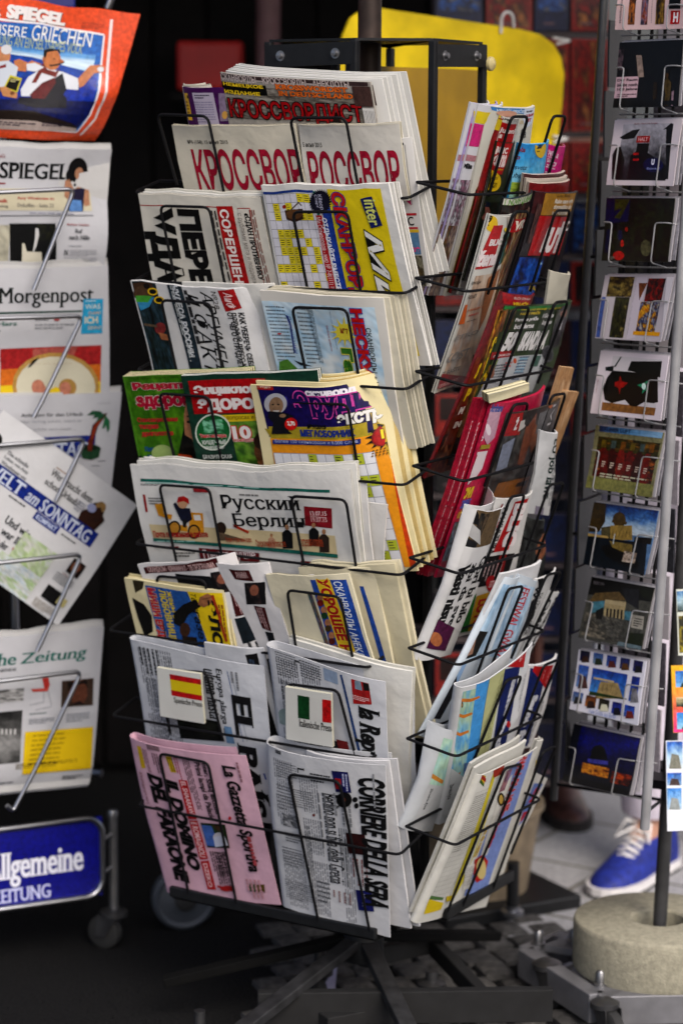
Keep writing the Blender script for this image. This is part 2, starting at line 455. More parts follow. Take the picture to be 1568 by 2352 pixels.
                T = np.concatenate([T[~big], nT[ok]]); C = np.concatenate([C[~big], nC[ok]])
        G = s.pos(np.stack([*np.meshgrid(np.linspace(0, 1, ns + 1), np.linspace(0, 1, nt_ + 1), indexing='ij'), np.zeros((ns + 1, nt_ + 1))], -1))
        if len(T):
            ctr = T.mean(1); i = np.clip((ctr[:, 0] * ns).astype(int), 0, ns - 1); j = np.clip((ctr[:, 1] * nt_).astype(int), 0, nt_ - 1)
            low = (ctr[:, 0] * ns - i) <= (ctr[:, 1] * nt_ - j)
            fs, ft = (T[:, :, 0] * ns - i[:, None])[..., None], (T[:, :, 1] * nt_ - j[:, None])[..., None]
            A00, A10, A01, A11 = [G[i + u, j + v][:, None, :] for u, v in ((0, 0), (1, 0), (0, 1), (1, 1))]
            VP = np.where(low[:, None, None], A00 + ft * (A01 - A00) + fs * (A11 - A01), A00 + fs * (A10 - A00) + ft * (A11 - A10)) + s.Nn * T[:, :, 2:3]
        else: VP = np.zeros((0, 3, 3))
        V = np.concatenate([s.pos(np.array(base_tris).reshape(-1, 3)).reshape(-1, 3, 3), VP]); C = np.concatenate([np.array(base_cols), C])
        org = (s.A[2] + s.A[3]) / 2
        fl = np.einsum('ij,j->i', np.cross(V[:, 1] - V[:, 0], V[:, 2] - V[:, 0]), s.Nn) < 0
        nb = len(base_tris); fl[:nb] = False
        V[fl] = V[fl][:, ::-1]; C[fl] = C[fl][:, ::-1]
        me = bpy.data.meshes.new(name)
        V = V.reshape(-1, 3) - org; C = C.reshape(-1, 3)
        key = np.round(np.concatenate([V * 2e5, C * 255], 1)).astype(np.int64)
        _, first, inv = np.unique(key, axis=0, return_index=True, return_inverse=True)
        F = inv.reshape(-1, 3); F = F[(F[:, 0] != F[:, 1]) & (F[:, 1] != F[:, 2]) & (F[:, 0] != F[:, 2])]
        V, C = V[first], C[first]
        me.from_pydata(V.tolist(), [], F.tolist())
        at = me.color_attributes.new('ink', 'FLOAT_COLOR', 'POINT')
        ca = np.ones((len(V), 4), np.float32); ca[:, :3] = C
        at.data.foreach_set('color', ca.ravel()); me.materials.append(material)
        me.polygons.foreach_set('use_smooth', [True] * len(me.polygons)); me.set_sharp_from_angle(angle=R(50))
        o = bpy.data.objects.new(name, me); COL.objects.link(o); o.location = Vector(org)
        return o

def paper(name, label, cat, Z, corners, plane, bg='c9c8c2', items=(), group=None, n0=0.0, th=.004, fold=None, bend=None, edge=None,
          m=None, wav=.0, maxlen=.028, sd=None, pages=0):
    """one printed sheet, booklet or folded newspaper as one solid mesh; its print lies on the front face"""
    sd = sd if sd is not None else int(plane[0].z * 997)
    S0W = (Sheet(Z, corners, plane).P[1] - Sheet(Z, corners, plane).P[0]).length
    rnd = random.Random(sd); ph = rnd.uniform(0, 6); am = rnd.uniform(.0016, .0034)
    am *= min(1, S0W / .2) ** 2; ub = bend
    ck1, ck2 = (rnd.uniform(-.016, -.004), rnd.uniform(-.010, .004)) if name in ('newspaper', 'magazine') else (0, 0)
    bf = (lambda S, T: ck1 * (np.clip(S - .62, 0, 1) / .38) ** 2 * (np.clip(.55 - T, 0, 1) / .55) + ck2 * (np.clip(.3 - S, 0, 1) / .3) ** 2 * (np.clip(.5 - T, 0, 1) / .5) + am * np.sin(S * 3.6 + ph) + am * .6 * np.sin(T * 5 + S * 2 + ph * 2) + (ub(S, T) if ub else 0))
    S = Sheet(Z, corners, plane, n0, bf, wav, ph)
    bgc = lin(bg); ec = lin(edge) if edge else bgc * .95
    ns, ntt = max(6, int(S.W / (maxlen * .7))), max(8, int(S.H / (maxlen * .7))); S.ns, S.nt = ns, ntt
    tris, cols = [], []
    def quad(q, c):
        for f in ((0, 1, 2), (0, 2, 3)): tris.append([q[i] for i in f]); cols.append([c] * 3)
    if fold:
        gap, fw = fold[0], fold[1]; fan = fold[2] if len(fold) > 2 else 0.0
        leaf = .0014; path = []
        for i in range(ns + 1): path.append((1 - i / ns, 0.0))
        for i in range(1, 7): a = math.pi * i / 7; path.append((-math.sin(a) * gap / 2 / S.W, -(1 - math.cos(a)) * gap / 2))
        for i in range(ns + 1): u = i / ns * fw; path.append((u, -gap - fan * u))
        P2 = [np.array(q) for q in path]; off = []
        for i in range(len(P2)):
            d = (P2[min(i + 1, len(P2) - 1)] - P2[max(i - 1, 0)]) * [S.W, 1]; d = d / np.linalg.norm(d); off.append(np.array([-d[1] / S.W, d[0]]) * leaf)
        o2 = [P2[i] + off[i] for i in range(len(P2))]       # inner side
        if off[0][1] > 0: o2 = [P2[i] - off[i] for i in range(len(P2))]
        for j in range(ntt):
            v0, v1 = j / ntt, (j + 1) / ntt
            for i in range(len(P2) - 1):
                a, b, c, d = P2[i], P2[i + 1], o2[i], o2[i + 1]
                quad([(b[0], v0, b[1]), (b[0], v1, b[1]), (a[0], v1, a[1]), (a[0], v0, a[1])], bgc)
                quad([(c[0], v0, c[1]), (c[0], v1, c[1]), (d[0], v1, d[1]), (d[0], v0, d[1])], bgc * .97)
        for v, fl in ((0.0, 0), (1.0, 1)):
            for i in range(len(P2) - 1):
                a, b, c, d = P2[i], P2[i + 1], o2[i], o2[i + 1]
                quad([(a[0], v, a[1]), (c[0], v, c[1]), (d[0], v, d[1]), (b[0], v, b[1])], ec)
        for i in (0, len(P2) - 1):
            a, c = P2[i], o2[i]
            for j in range(ntt): quad([(a[0], j / ntt, a[1]), (a[0], (j + 1) / ntt, a[1]), (c[0], (j + 1) / ntt, c[1]), (c[0], j / ntt, c[1])], ec)
    else:
        for i in range(ns):
            for j in range(ntt):
                u0, u1, v0, v1 = i / ns, (i + 1) / ns, j / ntt, (j + 1) / ntt
                quad([(u0, v0, 0), (u0, v1, 0), (u1, v1, 0), (u1, v0, 0)], bgc)
                quad([(u0, v0, -th), (u1, v0, -th), (u1, v1, -th), (u0, v1, -th)], bgc)
        k = max(1, pages)                                   # the block of pages shows as leaves on its cut sides
        def lay(q): return -th * q / k
        for q in range(k):
            n1, n2 = lay(q), lay(q + 1); cc = ec * (1 if q % 2 == 0 else .72)
            ins = 0 if q % 2 == 0 else .0016
            du, dv = ins / S.W, ins / S.H
            for i in range(ns):
                u0, u1 = i / ns, (i + 1) / ns
                quad([(u0, dv, n1), (u1, dv, n1), (u1, dv, n2), (u0, dv, n2)], cc)
                quad([(u0, 1 - dv, n1), (u0, 1 - dv, n2), (u1, 1 - dv, n2), (u1, 1 - dv, n1)], cc)
            for j in range(ntt):
                v0, v1 = j / ntt, (j + 1) / ntt
                quad([(du, v0, n1), (du, v0, n2), (du, v1, n2), (du, v1, n1)], cc)
                quad([(1 - du, v0, n1), (1 - du, v1, n1), (1 - du, v1, n2), (1 - du, v0, n2)], cc)
    if m is CARDM and name == 'postcard': S.ink = .75
    S.draw(items, .00025)
    o = S.finish(name, m or NEWS, tris, cols, maxlen)
    tag(o, label, cat, group); o['u'] = 1; del o['u']
    return o, S

def stack(count, step, dn, name, label, cat, Z, corners, plane, group, bgs=('cfcec8', 'c2c0b6'), **kw):
    """the further copies of a paper behind the front one, each a paper of its own, fanned by step=(dx,dy) picture pixels"""
    n0 = kw.pop('n0', 0.0)
    kw['items'] = [(k_, a_, dict(w_, z=w_.get('z', Z))) for k_, a_, w_ in kw.get('items', [])]
    rs = random.Random(count * 7 + int(corners[0][-1]))
    for i in range(count):
        jx, jy, jb = rs.uniform(-.45, .45), rs.uniform(-.5, .5), rs.uniform(-2.2, 2.2)
        q = [U(*c) if len(c) == 3 else U(Z, *c) for c in corners]
        sx = [.35, 1, 1, .35]
        q = [(a[0] + step[0] * (i + 1 + (jx if count > 1 else 0)) * sx[j] + (jb if j in (1, 2) else 0) * (1 if j == 2 else -.5), a[1] + step[1] * (i + 1 + (jy if count > 1 else 0))) for j, a in enumerate(q)]
        paper(name, label, cat, ZU, q, plane, bg=bgs[i % len(bgs)], group=group, n0=n0 - dn * (i + 1), **kw)
# ------------------------------------------------------------------ the setting
def ground_sheet(name, x0, x1, y0, y1, z, M):
    b = MB(); b.add([(x0, y0, z), (x1, y0, z), (x1, y1, z), (x0, y1, z)], [(0, 1, 2, 3)])
    o = b.build(name, M); tag(o, kind='structure'); return o
asph = mat('asphalt', (.011, .011, .0115), rough=.95, noise=.3, scale=160, bump=.8, spec=.1)
ground_sheet('ground', -60, 60, -40, 120, 0.0, asph)

def paving_mat():
    M = bpy.data.materials.new('pavement slab'); M.use_nodes = True; t_ = M.node_tree; b = t_.nodes['Principled BSDF']
    tc = t_.nodes.new('ShaderNodeTexCoord'); mp = t_.nodes.new('ShaderNodeMapping'); mp.inputs['Rotation'].default_value[2] = R(33)
    br = t_.nodes.new('ShaderNodeTexBrick'); br.offset = .5; br.inputs['Scale'].default_value = 1; br.inputs['Brick Width'].default_value = .42; br.inputs['Row Height'].default_value = .30
    br.inputs['Mortar Size'].default_value = .006; br.inputs['Color1'].default_value = (.33, .33, .34, 1); br.inputs['Color2'].default_value = (.29, .29, .305, 1); br.inputs['Mortar'].default_value = (.12, .115, .10, 1)
    nz = t_.nodes.new('ShaderNodeTexNoise'); nz.inputs['Scale'].default_value = 90; nz.inputs['Detail'].default_value = 6
    n3 = t_.nodes.new('ShaderNodeTexNoise'); n3.inputs['Scale'].default_value = 4
    mx = t_.nodes.new('ShaderNodeMix'); mx.data_type = 'RGBA'; mx.blend_type = 'OVERLAY'; mx.inputs[0].default_value = .45
    m2 = t_.nodes.new('ShaderNodeMix'); m2.data_type = 'RGBA'; m2.blend_type = 'OVERLAY'; m2.inputs[0].default_value = .3
    t_.links.new(tc.outputs['Object'], mp.inputs[0]); t_.links.new(mp.outputs[0], br.inputs['Vector']); t_.links.new(tc.outputs['Object'], nz.inputs['Vector']); t_.links.new(tc.outputs['Object'], n3.inputs['Vector'])
    t_.links.new(br.outputs['Color'], mx.inputs[6]); t_.links.new(nz.outputs[0], mx.inputs[7]); t_.links.new(mx.outputs[2], m2.inputs[6]); t_.links.new(n3.outputs[0], m2.inputs[7])
    t_.links.new(m2.outputs[2], b.inputs['Base Color']); b.inputs['Roughness'].default_value = .9
    return M
# pavement: right-hand part of the ground
b = MB(); g0 = ground(1165, 2120); 
PV = [ground(1150, 2150), ground(1240, 2185), ground(1330, 2260), Vector((1.6, 3.4, 0)), Vector((60, 3.4, 0)), Vector((60, 60, 0)), Vector((.30, 60, 0)), Vector((.30, 5.0, 0))]
b.add([v + Vector((0, 0, .004)) for v in PV], [tuple(range(len(PV)))]); tag(b.build('pavement', paving_mat()), kind='structure')
# cobbled strip under the racks: one sheet of raised setts
b = MB(); rc = random.Random(3)
for i in range(17):
    for j in range(13):
        x = -.12 + i * .072 + (.036 if j % 2 else 0) + rc.uniform(-.006, .006); y = 3.55 + j * .075 + rc.uniform(-.006, .006)
        if x > .40: continue
        hx, hy = .031 + rc.uniform(-.004, .003), .033 + rc.uniform(-.004, .003); zt = .012 + rc.uniform(-.003, .003); a = R(20) + rc.uniform(-.1, .1)
        ca, sa = math.cos(a), math.sin(a)
        def q(u, v, z): return (x + u * ca - v * sa, y + u * sa + v * ca, z)
        rim = [(-hx, -hy), (hx, -hy), (hx, hy), (-hx, hy)]
        vs = [q(u, v, -.01) for u, v in rim] + [q(u * .93, v * .93, zt * .6) for u, v in rim] + [q(u * .62, v * .62, zt) for u, v in rim]
        b.add(vs, [(0, 1, 5, 4), (1, 2, 6, 5), (2, 3, 7, 6), (3, 0, 4, 7), (4, 5, 9, 8), (5, 6, 10, 9), (6, 7, 11, 10), (7, 4, 8, 11), (8, 9, 10, 11)], True)
cob = mat('cobblestone', (.065, .062, .06), rough=.8, noise=.3, scale=70, bump=.4)
tag(b.build('cobbled_ground', cob), kind='structure')

# kiosk: dark timber booth behind the racks
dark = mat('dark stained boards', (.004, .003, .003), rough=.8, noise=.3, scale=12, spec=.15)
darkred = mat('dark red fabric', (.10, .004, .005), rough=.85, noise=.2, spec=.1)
KY = 5.4
k = thing('kiosk', 'dark timber newspaper kiosk standing behind the racks', 'kiosk', (-1.38, KY, 0))
b = MB()
b.box((-1.38, KY + .05, 1.3), (3.64, .08, 2.6)); b.box((-3.18, 4.6, 1.3), (.08, 1.6, 2.6))
for i in range(30): b.box((-3.12 + i * .12, KY + .002, 1.3), (.112, .022, 2.55), bev=.004)
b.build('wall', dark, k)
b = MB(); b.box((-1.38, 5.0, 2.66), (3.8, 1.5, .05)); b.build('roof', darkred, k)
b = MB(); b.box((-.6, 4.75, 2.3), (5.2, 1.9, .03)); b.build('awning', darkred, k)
b = MB(); b.box((-1.7, 5.1, .35), (1.6, .4, .7), bev=.01); b.build('counter', dark, k)
redm = mat('red lacquer', (.50, .008, .005), rough=.5, noise=.25, scale=5)
P_ = (Vector((0, 5.2, 1.3)), Vector((0, -1, 0)))
a, c = hit(*U(ZA, 255, 75), P_), hit(*U(ZA, 590, 330), P_)
o = thing('red_display_box', 'red display box in the dark kiosk behind the crossword papers', 'box', ((a.x + c.x) / 2, 5.24, c.z))
b = MB(); b.box(((a.x + c.x) / 2, 5.255, (a.z + c.z) / 2), (c.x - a.x, .10, a.z - c.z), bev=.01); b.build('case', redm, o)
b = MB(); b.box(((a.x + c.x) / 2, 5.24, c.z - .012), (c.x - a.x + .02, .14, .02), bev=.003); b.build('shelf', dark, o)
pinkm = mat('dull pink paint', (.17, .085, .09), rough=.6)
a = hit(617, 60, P_)
b = MB(); b.tube([(a.x, 5.16, 0), (a.x, 5.16, 2.28)], .026, 12); tag(b.build('kiosk_post', pinkm), 'dull pink round post behind the black rack frame', 'post')

# pale house across the street, seen only through gaps
hm = mat('pale render', (.55, .54, .55), rough=.9, noise=.08, scale=3); gl = mat('window glass', (.05, .06, .07), rough=.1, spec=.6); wf = mat('white frame', (.7, .7, .7), rough=.5)
h = thing('town_house', 'pale rendered town house across the street', 'house', (7, 14, 0))
b = MB(); b.box((7, 16, 5), (22, 4, 10)); b.build('wall', hm, h)
for i in range(7):
    for j in range(3):
        x, z = -1.5 + i * 2.8, 1.7 + j * 3
        b = MB(); b.box((x, 13.98, z), (1.2, .06, 1.7), bev=.01); f = b.build('window', wf, h)
        b = MB(); b.box((x - .27, 13.945, z), (.5, .02, 1.5)); b.box((x + .27, 13.945, z), (.5, .02, 1.5)); b.build('pane', gl, f)
b = MB(); b.box((7, 15.6, 10.3), (22.6, 5, .7), bev=.2); b.build('roof', darkred, h)

# ------------------------------------------------------------------ main newspaper rack
FE = (.113, 3.62); FD = Vector((-.844, .536, 0)).normalized(); FN = Vector((-FD.y, FD.x, 0)); 
if FN.y > 0: FN = -FN
PF = (Vector((FE[0], FE[1], 1)), FN)
RE = (.139, 3.62); RD = Vector((.5015, .865, 0)).normalized(); RN = Vector((RD.y, -RD.x, 0))
PR = (Vector((RE[0], RE[1], 1)), RN)
FRING = [(ZA, 1420, 868), (ZB, 1415, 148), (ZB, 1420, 612), (ZB, 1410, 1075), (ZB, 1395, 1510), (ZC, 1240, 690), (ZC, 1250, 1130), (ZD, 1385, 690)]
RRING = [(ZE, 500, 790), (ZE, 490, 1505), (ZF, 490, 265), (ZF, 465, 970), (ZF, 440, 1655), (ZG, 430, 300), (ZG, 415, 975), (ZG, 405, 1630)]
RO = .066
def ro(pl): return RO if pl is PF else .084
def ringpt(c, pl): return hit(*U(*c), (pl[0] + pl[1] * ro(pl), pl[1]))
FZ = [ringpt(c, PF).z for c in FRING]; RZ = [ringpt(c, PR).z for c in RRING]
FL, RL = .30, .44
FP = [lean(PF, z, .045, FL) for z in FZ]; RP = [lean(PR, z, .050, RL) for z in RZ]

ctr = Vector((.04, 3.84, 0))
rack = thing('newspaper_rack', 'tall black wire newspaper rack on a castor base with eight rows of pockets', 'newspaper rack', ctr)
b = MB(); b.tube([ctr + Vector((0, 0, .16)), ctr + Vector((0, 0, 2.25))], .0185, 16)
rusty = mat('rusty tube', (.055, .035, .028), rough=.55, metal=.4, noise=.4, scale=14, bump=.1)
b.build('pole', rusty, rack)
def on(pl, px, py, off=0.0): return hit(px, py, (pl[0] + pl[1] * off, pl[1]))
zt = on(PF, 700, 92).z
fp = [on(PF, 618, 100, -.03), on(PF, 815, 100, -.03), on(PR, 995, 105, -.05), on(PR, 1108, 112, -.05)]
back = [on(PF, 580, 95) - FN * .25, on(PR, 1108, 112) - RN * .33, fp[0] - FN * .33 + FD * -.06]
posts = fp + [fp[1] - FN * .30 + FD * .12, fp[3] - RN * .24, fp[2] - RN * .2 + RD * .05]
for q in posts:
    b = MB(); b.box((q.x, q.y, (zt + .24) / 2), (.012, .012, zt - .24), rz=math.atan2(FD.y, FD.x), bev=.002); b.build('post', BLACKP, rack)
def plate(a_, c_, nrm):
    b = MB(); a2, c2 = Vector((a_.x, a_.y, zt - .022)), Vector((c_.x, c_.y, zt - .018))
    b.bar(a2 + nrm * .004, c2 + nrm * .004, .005, .034); o = b.build('top_plate', BLACKP, rack)
    for u in (.16, .80):
        q = a2.lerp(c2, u) + nrm * .007
        bb = MB(); bb.lathe(q, [(.0, .006), (.0045, .0055), (.0048, 0), (.008, 0), (.008, -.002)], 14, nrm); bb.build('bolt', ZINC, o)
plate(fp[0], fp[1], FN); plate(fp[2], fp[3], RN)
b = MB()
ring = [fp[0], fp[1], fp[2], fp[3], posts[5], posts[4]]
b.add([Vector((q.x, q.y, zt + .004)) for q in ring] + [Vector((q.x, q.y, zt)) for q in ring], [tuple(range(6)), tuple(range(11, 5, -1))] + [(i, (i + 1) % 6, 6 + (i + 1) % 6, 6 + i) for i in range(6)])
b.build('top_frame', BLACKP, rack)
q = Vector((fp[3].x, fp[3].y, zt - .03)) + RN * .012
b = MB(); b.lathe(q, [(.011, 0), (.011, .005), (.009, .007), (0, .009)], 20, RN); b.build('end_cap', mat('cream plastic', (.5, .42, .2), rough=.5), rack)
WR = .0023
def ring_pocket(pl, D, N, z, c0, ln_, us, lp, kink=0.0, zz=None):
    """one pocket: the ring wire that carries the papers and the upright hoops in front of them"""
    b = MB(); z = z
    c = ringpt(c0, pl); e_ = c + D * ln_
    RO = ro(pl); up = Vector((0, 0, .017)); pts = [c - N * RO + up, c, e_, e_ - N * RO + up]
    b.tube(pts, WR, 8, rnd=.012)
    b.tube([c - N * RO + up, e_ - N * RO + up], WR, 8)
    for quad_ in us:
        q = [hit(*U(*v), lp) + N * zz for v in quad_]
        b.tube(q, WR, 8, rnd=.012)
    return b.build('wire_pocket', BLACKW, rack)
FU = [
 [[(ZA, 285, 800), (ZA, 185, 446), (ZA, 438, 456), (ZA, 520, 845)], [(ZA, 925, 850), (ZA, 850, 465), (ZA, 1128, 463), (ZA, 1200, 862)]],
 [[(ZA, 285, 1330), (ZA, 198, 905), (ZA, 445, 912), (ZA, 530, 1330)], [(ZA, 940, 1340), (ZA, 862, 935), (ZA, 1138, 935), (ZA, 1205, 1345)]],
 [[(ZB, 335, 540), (ZB, 256, 178), (ZB, 494, 194), (ZB, 560, 560)], [(ZB, 965, 580), (ZB, 886, 212), (ZB, 1150, 222), (ZB, 1218, 606)]],
 [[(ZB, 335, 1000), (ZB, 246, 628), (ZB, 488, 645), (ZB, 560, 1020)], [(ZB, 955, 1040), (ZB, 884, 670), (ZB, 1155, 682), (ZB, 1236, 1200)]],
 [[(ZB, 330, 1440), (ZB, 246, 1068), (ZB, 488, 1085), (ZB, 555, 1450)], [(ZB, 950, 1490), (ZB, 880, 1122), (ZB, 1146, 1140), (ZB, 1200, 1500)]],
 [[(ZC, 285, 560), (ZC, 232, 240), (ZC, 467, 262), (ZC, 520, 600)], [(ZC, 910, 610), (ZC, 862, 308), (ZC, 1118, 342), (ZC, 1190, 690)]],
 [[(ZC, 300, 1000), (ZC, 240, 690), (ZC, 474, 706), (ZC, 553, 1035)], [(ZC, 930, 1090), (ZC, 862, 760), (ZC, 1108, 792), (ZC, 1195, 1120)]],
 [[(ZD, 390, 880), (ZD, 246, 190), (ZD, 482, 236), (ZD, 622, 935)], [(ZD, 1012, 1000), (ZD, 868, 290), (ZD, 1114, 326), (ZD, 1262, 1060)]],
]
RU = [
 [[(ZE, 590, 800), (ZE, 757, 212), (ZE, 882, 212), (ZE, 705, 800)], [(ZE, 885, 800), (ZE, 1064, 207), (ZE, 1165, 208), (ZE, 985, 800)]],
 [[(ZE, 585, 1520), (ZE, 775, 912), (ZE, 890, 912), (ZE, 705, 1510)], [(ZE, 900, 1500), (ZE, 1085, 905), (ZE, 1195, 903), (ZE, 1010, 1490)]],
 [[(ZF, 560, 290), (ZE, 780, 1622), (ZE, 895, 1618), (ZF, 670, 275)], [(ZF, 860, 260), (ZE, 1080, 1580), (ZE, 1180, 1573), (ZF, 955, 240)]],
 [[(ZF, 560, 1000), (ZF, 775, 398), (ZF, 886, 387), (ZF, 660, 1060)], [(ZF, 815, 1060), (ZF, 1060, 330), (ZF, 1163, 315), (ZF, 930, 1020)]],
 [[(ZF, 520, 1700), (ZF, 752, 1080), (ZF, 860, 1060), (ZF, 640, 1690)], [(ZF, 800, 1680), (ZF, 1040, 990), (ZF, 1150, 973), (ZF, 910, 1640)]],
 [[(ZG, 500, 380), (ZF, 735, 1757), (ZF, 850, 1735), (ZG, 600, 330)], [(ZG, 760, 240), (ZF, 1020, 1655), (ZF, 1132, 1630), (ZG, 850, 190)]],
 [[(ZG, 490, 980), (ZG, 720, 402), (ZG, 838, 370), (ZG, 610, 930)], [(ZG, 775, 880), (ZG, 1000, 292), (ZG, 1112, 247), (ZG, 860, 840)]],
 [[(ZG, 290, 2110), (ZG, 710, 1052), (ZG, 840, 1016), (ZG, 395, 2090)], [(ZG, 620, 1960), (ZG, 990, 935), (ZG, 1092, 883), (ZG, 760, 1680)]],
]
for i in range(8):
    ring_pocket(PF, FD, FN, FZ[i], FRING[i], .50, FU[i], FP[i], zz=.012)
    ring_pocket(PR, RD, RN, RZ[i], RRING[i], .30, RU[i], RP[i], zz=.014)
for pl, D, N, c in ((PF, FD, FN, (ZD, 1262, 1058)), (PR, RD, RN, (ZG, 290, 2130))):      # bottom trays
    s0 = hit(*U(*c), FP[7] if pl is PF else RP[7]); L = .40 if pl is PF else .24
    b = MB(); a_ = s0 + D * -.01
    if pl is PR: a_ = s0
    b.bar(a_ + N * .01, a_ + N * .01 + D * L, .010, .018, bev=.002); b.bar(a_ - N * .06, a_ - N * .06 + D * L, .012, .03, bev=.002)
    b.add([a_ + N * .01 - Vector((0, 0, .012)), a_ + N * .01 + D * L - Vector((0, 0, .012)), a_ - N * .06 + D * L - Vector((0, 0, .012)), a_ - N * .06 - Vector((0, 0, .012))], [(0, 1, 2, 3)])
    b.build('bottom_tray', BLACKP, rack)
shaded_yel = mat('shaded yellow enamel', (.32, .185, .004), rough=.5, noise=.15, scale=9)  # shade behind the frame, painted as a darker yellow on an added panel
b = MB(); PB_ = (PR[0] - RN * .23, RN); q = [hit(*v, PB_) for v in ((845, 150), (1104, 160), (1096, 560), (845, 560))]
b.add(q + [v - RN * .003 for v in q], [(0, 1, 2, 3), (7, 6, 5, 4), (0, 4, 5, 1), (1, 5, 6, 2), (2, 6, 7, 3), (3, 7, 4, 0)]); b.build('shade_panel', shaded_yel, rack)
# castor base of the rack
def castor(parent, pos, ang=0.0, rad=.03, fork=DZINC):
    x, y, z = pos; d = Vector((math.cos(ang), math.sin(ang), 0)); n_ = Vector((-d.y, d.x, 0)); wc = Vector((x, y, rad)) + d * rad * .6
    b = MB(); b.tube([(x, y, rad * 2.1), (x, y, z)], rad * .35, 10); b.lathe((x, y, rad * 2.05), [(0, .0), (rad * .8, 0), (rad * .8, rad * .25), (rad * .4, rad * .45), (0, rad * .45)], 16)
    for s_ in (-1, 1):
        w_ = n_ * s_ * rad * .5
        top = Vector((x, y, rad * 2.1)) + w_
        b.add([top - d * rad * .5, top + d * rad * .8, wc + w_ + d * rad * .35 - Vector((0, 0, .2 * rad)), wc + w_ - d * rad * .3 - Vector((0, 0, .2 * rad)),
               top - d * rad * .5 + n_ * .002, top + d * rad * .8 + n_ * .002, wc + w_ + d * rad * .35 + n_ * .002 - Vector((0, 0, .2 * rad)), wc + w_ - d * rad * .3 + n_ * .002 - Vector((0, 0, .2 * rad))],
              [(0, 1, 2, 3), (7, 6, 5, 4), (0, 4, 5, 1), (1, 5, 6, 2), (2, 6, 7, 3), (3, 7, 4, 0)])
    c_ = b.build('castor', fork, parent)
    b = MB(); b.lathe(wc, [(.3 * rad, -.36 * rad), (.85 * rad, -.36 * rad), (rad, -.25 * rad), (rad, .25 * rad), (.85 * rad, .36 * rad), (.3 * rad, .36 * rad)], 24, n_, True); b.build('wheel', RUBBER, c_)
    return c_
MATTE = mat('matte black steel', (.003, .003, .003), rough=.85, spec=.1)
hub = ctr + Vector((0, 0, .17))
b = MB(); b.lathe(hub - Vector((0, 0, .06)), [(.0, 0), (.034, 0), (.034, .07), (.024, .09), (0, .09)], 20); b.build('hub', BLACKP, rack)
ends = [ground(*U(ZD, 590, 1560), .07), ground(*U(ZD, 1440, 1560), .07), ground(*U(ZD, 250, 1300), .07), ground(*U(ZS, 430, 1130), .07)]
for i, q in enumerate(ends):
    b = MB(); b.bar(hub - Vector((0, 0, .02)), q, .028, .016, bev=.002); b.build('base_leg', STEEL if i < 2 else MATTE, rack)
b = MB(); fr = [ground(*U(ZS, -640, 1600), .075), ground(*U(ZS, 400, 1562), .075), ground(*U(ZS, 40, 1180), .075)]
b.bar(fr[0] + Vector((-.1, .02, 0)), fr[1] + (fr[1] - fr[0]).normalized() * .10, .02, .055, bev=.002); b.bar(fr[1], fr[2], .02, .03, bev=.002); b.bar(fr[2], hub - Vector((0, 0, .06)), .02, .03, bev=.002)
b.bar(ground(*U(ZD, 1010, 1503), .055), ground(*U(ZD, 1560, 1400), .055), .04, .03, bev=.002)
b.build('base_frame', mat('worn dark steel', (.006, .006, .0065), rough=.8, noise=.3, scale=30), rack)
castor(rack, ground(*U(ZD, 1000, 1120), .11), 2.5, .028); castor(rack, ground(*U(ZS, 40, 1345), .09), .4, .03); castor(rack, ground(*U(ZD, 420, 1440), .09), 3.6, .026)

# ------------------------------------------------------------------ chrome stand on the left
pg = ground(*U(ZO, 715, 1250), .0)
PLv = vplane(pg.x, pg.y, 63.6)
LN = PLv[1]; LD = Vector((LN.y, -LN.x, 0)); LD = LD if LD.x > 0 else -LD
def LPl(off, zref=1.0, tan=.10): return lean(PLv, zref, off, tan)
stand = thing('newspaper_stand', 'chrome wire newspaper stand on castors with a blue sign', 'newspaper stand', pg)
top = on(PLv, *U(ZO, 715, 410)).z; low = on(PLv, *U(ZO, 715, 1075)).z
b = MB(); b.tube([(pg.x, pg.y, low), (pg.x, pg.y, top)], .0088, 14); b.lathe((pg.x, pg.y, top), [(.0, .010), (.008, .010), (.0098, .006), (.0098, -.003), (0, -.003)], 16); b.build('corner_post', ZINC, stand)
b = MB(); q = pg - LD * .55; 
for dx in (-.28, .28): b.tube([pg - LD * (.42 + dx) - LN * .10 + Vector((0, 0, .30)), pg - LD * (.42 + dx) - LN * .16 + Vector((0, 0, 2.0))], .008, 10)
for z_ in (.33, .8, 1.3, 1.9): b.tube([pg - LD * .85 - LN * .12 + Vector((0, 0, z_)), pg - LD * .05 - LN * .12 + Vector((0, 0, z_))], .006, 8)
b.tube([pg - LD * .14 - LN * .12 + Vector((0, 0, .33)), pg - LD * .02 + Vector((0, 0, .33))], .008, 8)
b.build('back_frame', CHROME, stand)
castor(stand, (pg.x, pg.y, low), 2.7, .031, DZINC); castor(stand, (pg.x - LD.x * .95, pg.y - LD.y * .95, low), 2.7, .031, DZINC)
b = MB(); b.tube([pg - LD * .95 + Vector((0, 0, low)), pg - LD * .95 + Vector((0, 0, top))], .0088, 14); b.build('corner_post', ZINC, stand)
def clip_wire(pts, off, rad=.0038):
    b = MB(); q = [on(PLv, *U(*v), off) for v in pts]; b.tube(q, rad, 10, rnd=.014); b.build('paper_holder', CHROME, stand)
clip_wire([(ZL, -500, 1745), (ZL, 668, 1690), (ZL, 390, 2380), (ZL, 300, 2600)], .135)
clip_wire([(ZM, -500, 625), (ZM, 742, 590), (ZM, 420, 1270), (ZM, 300, 1500)], .135)
clip_wire([(ZM, -500, 1790), (ZM, 765, 1690), (ZM, 680, 1880), (ZM, 500, 2250)], .125)
clip_wire([(ZN, -500, 620), (ZN, 735, 485), (ZN, 430, 1150), (ZN, 330, 1360)], .142)
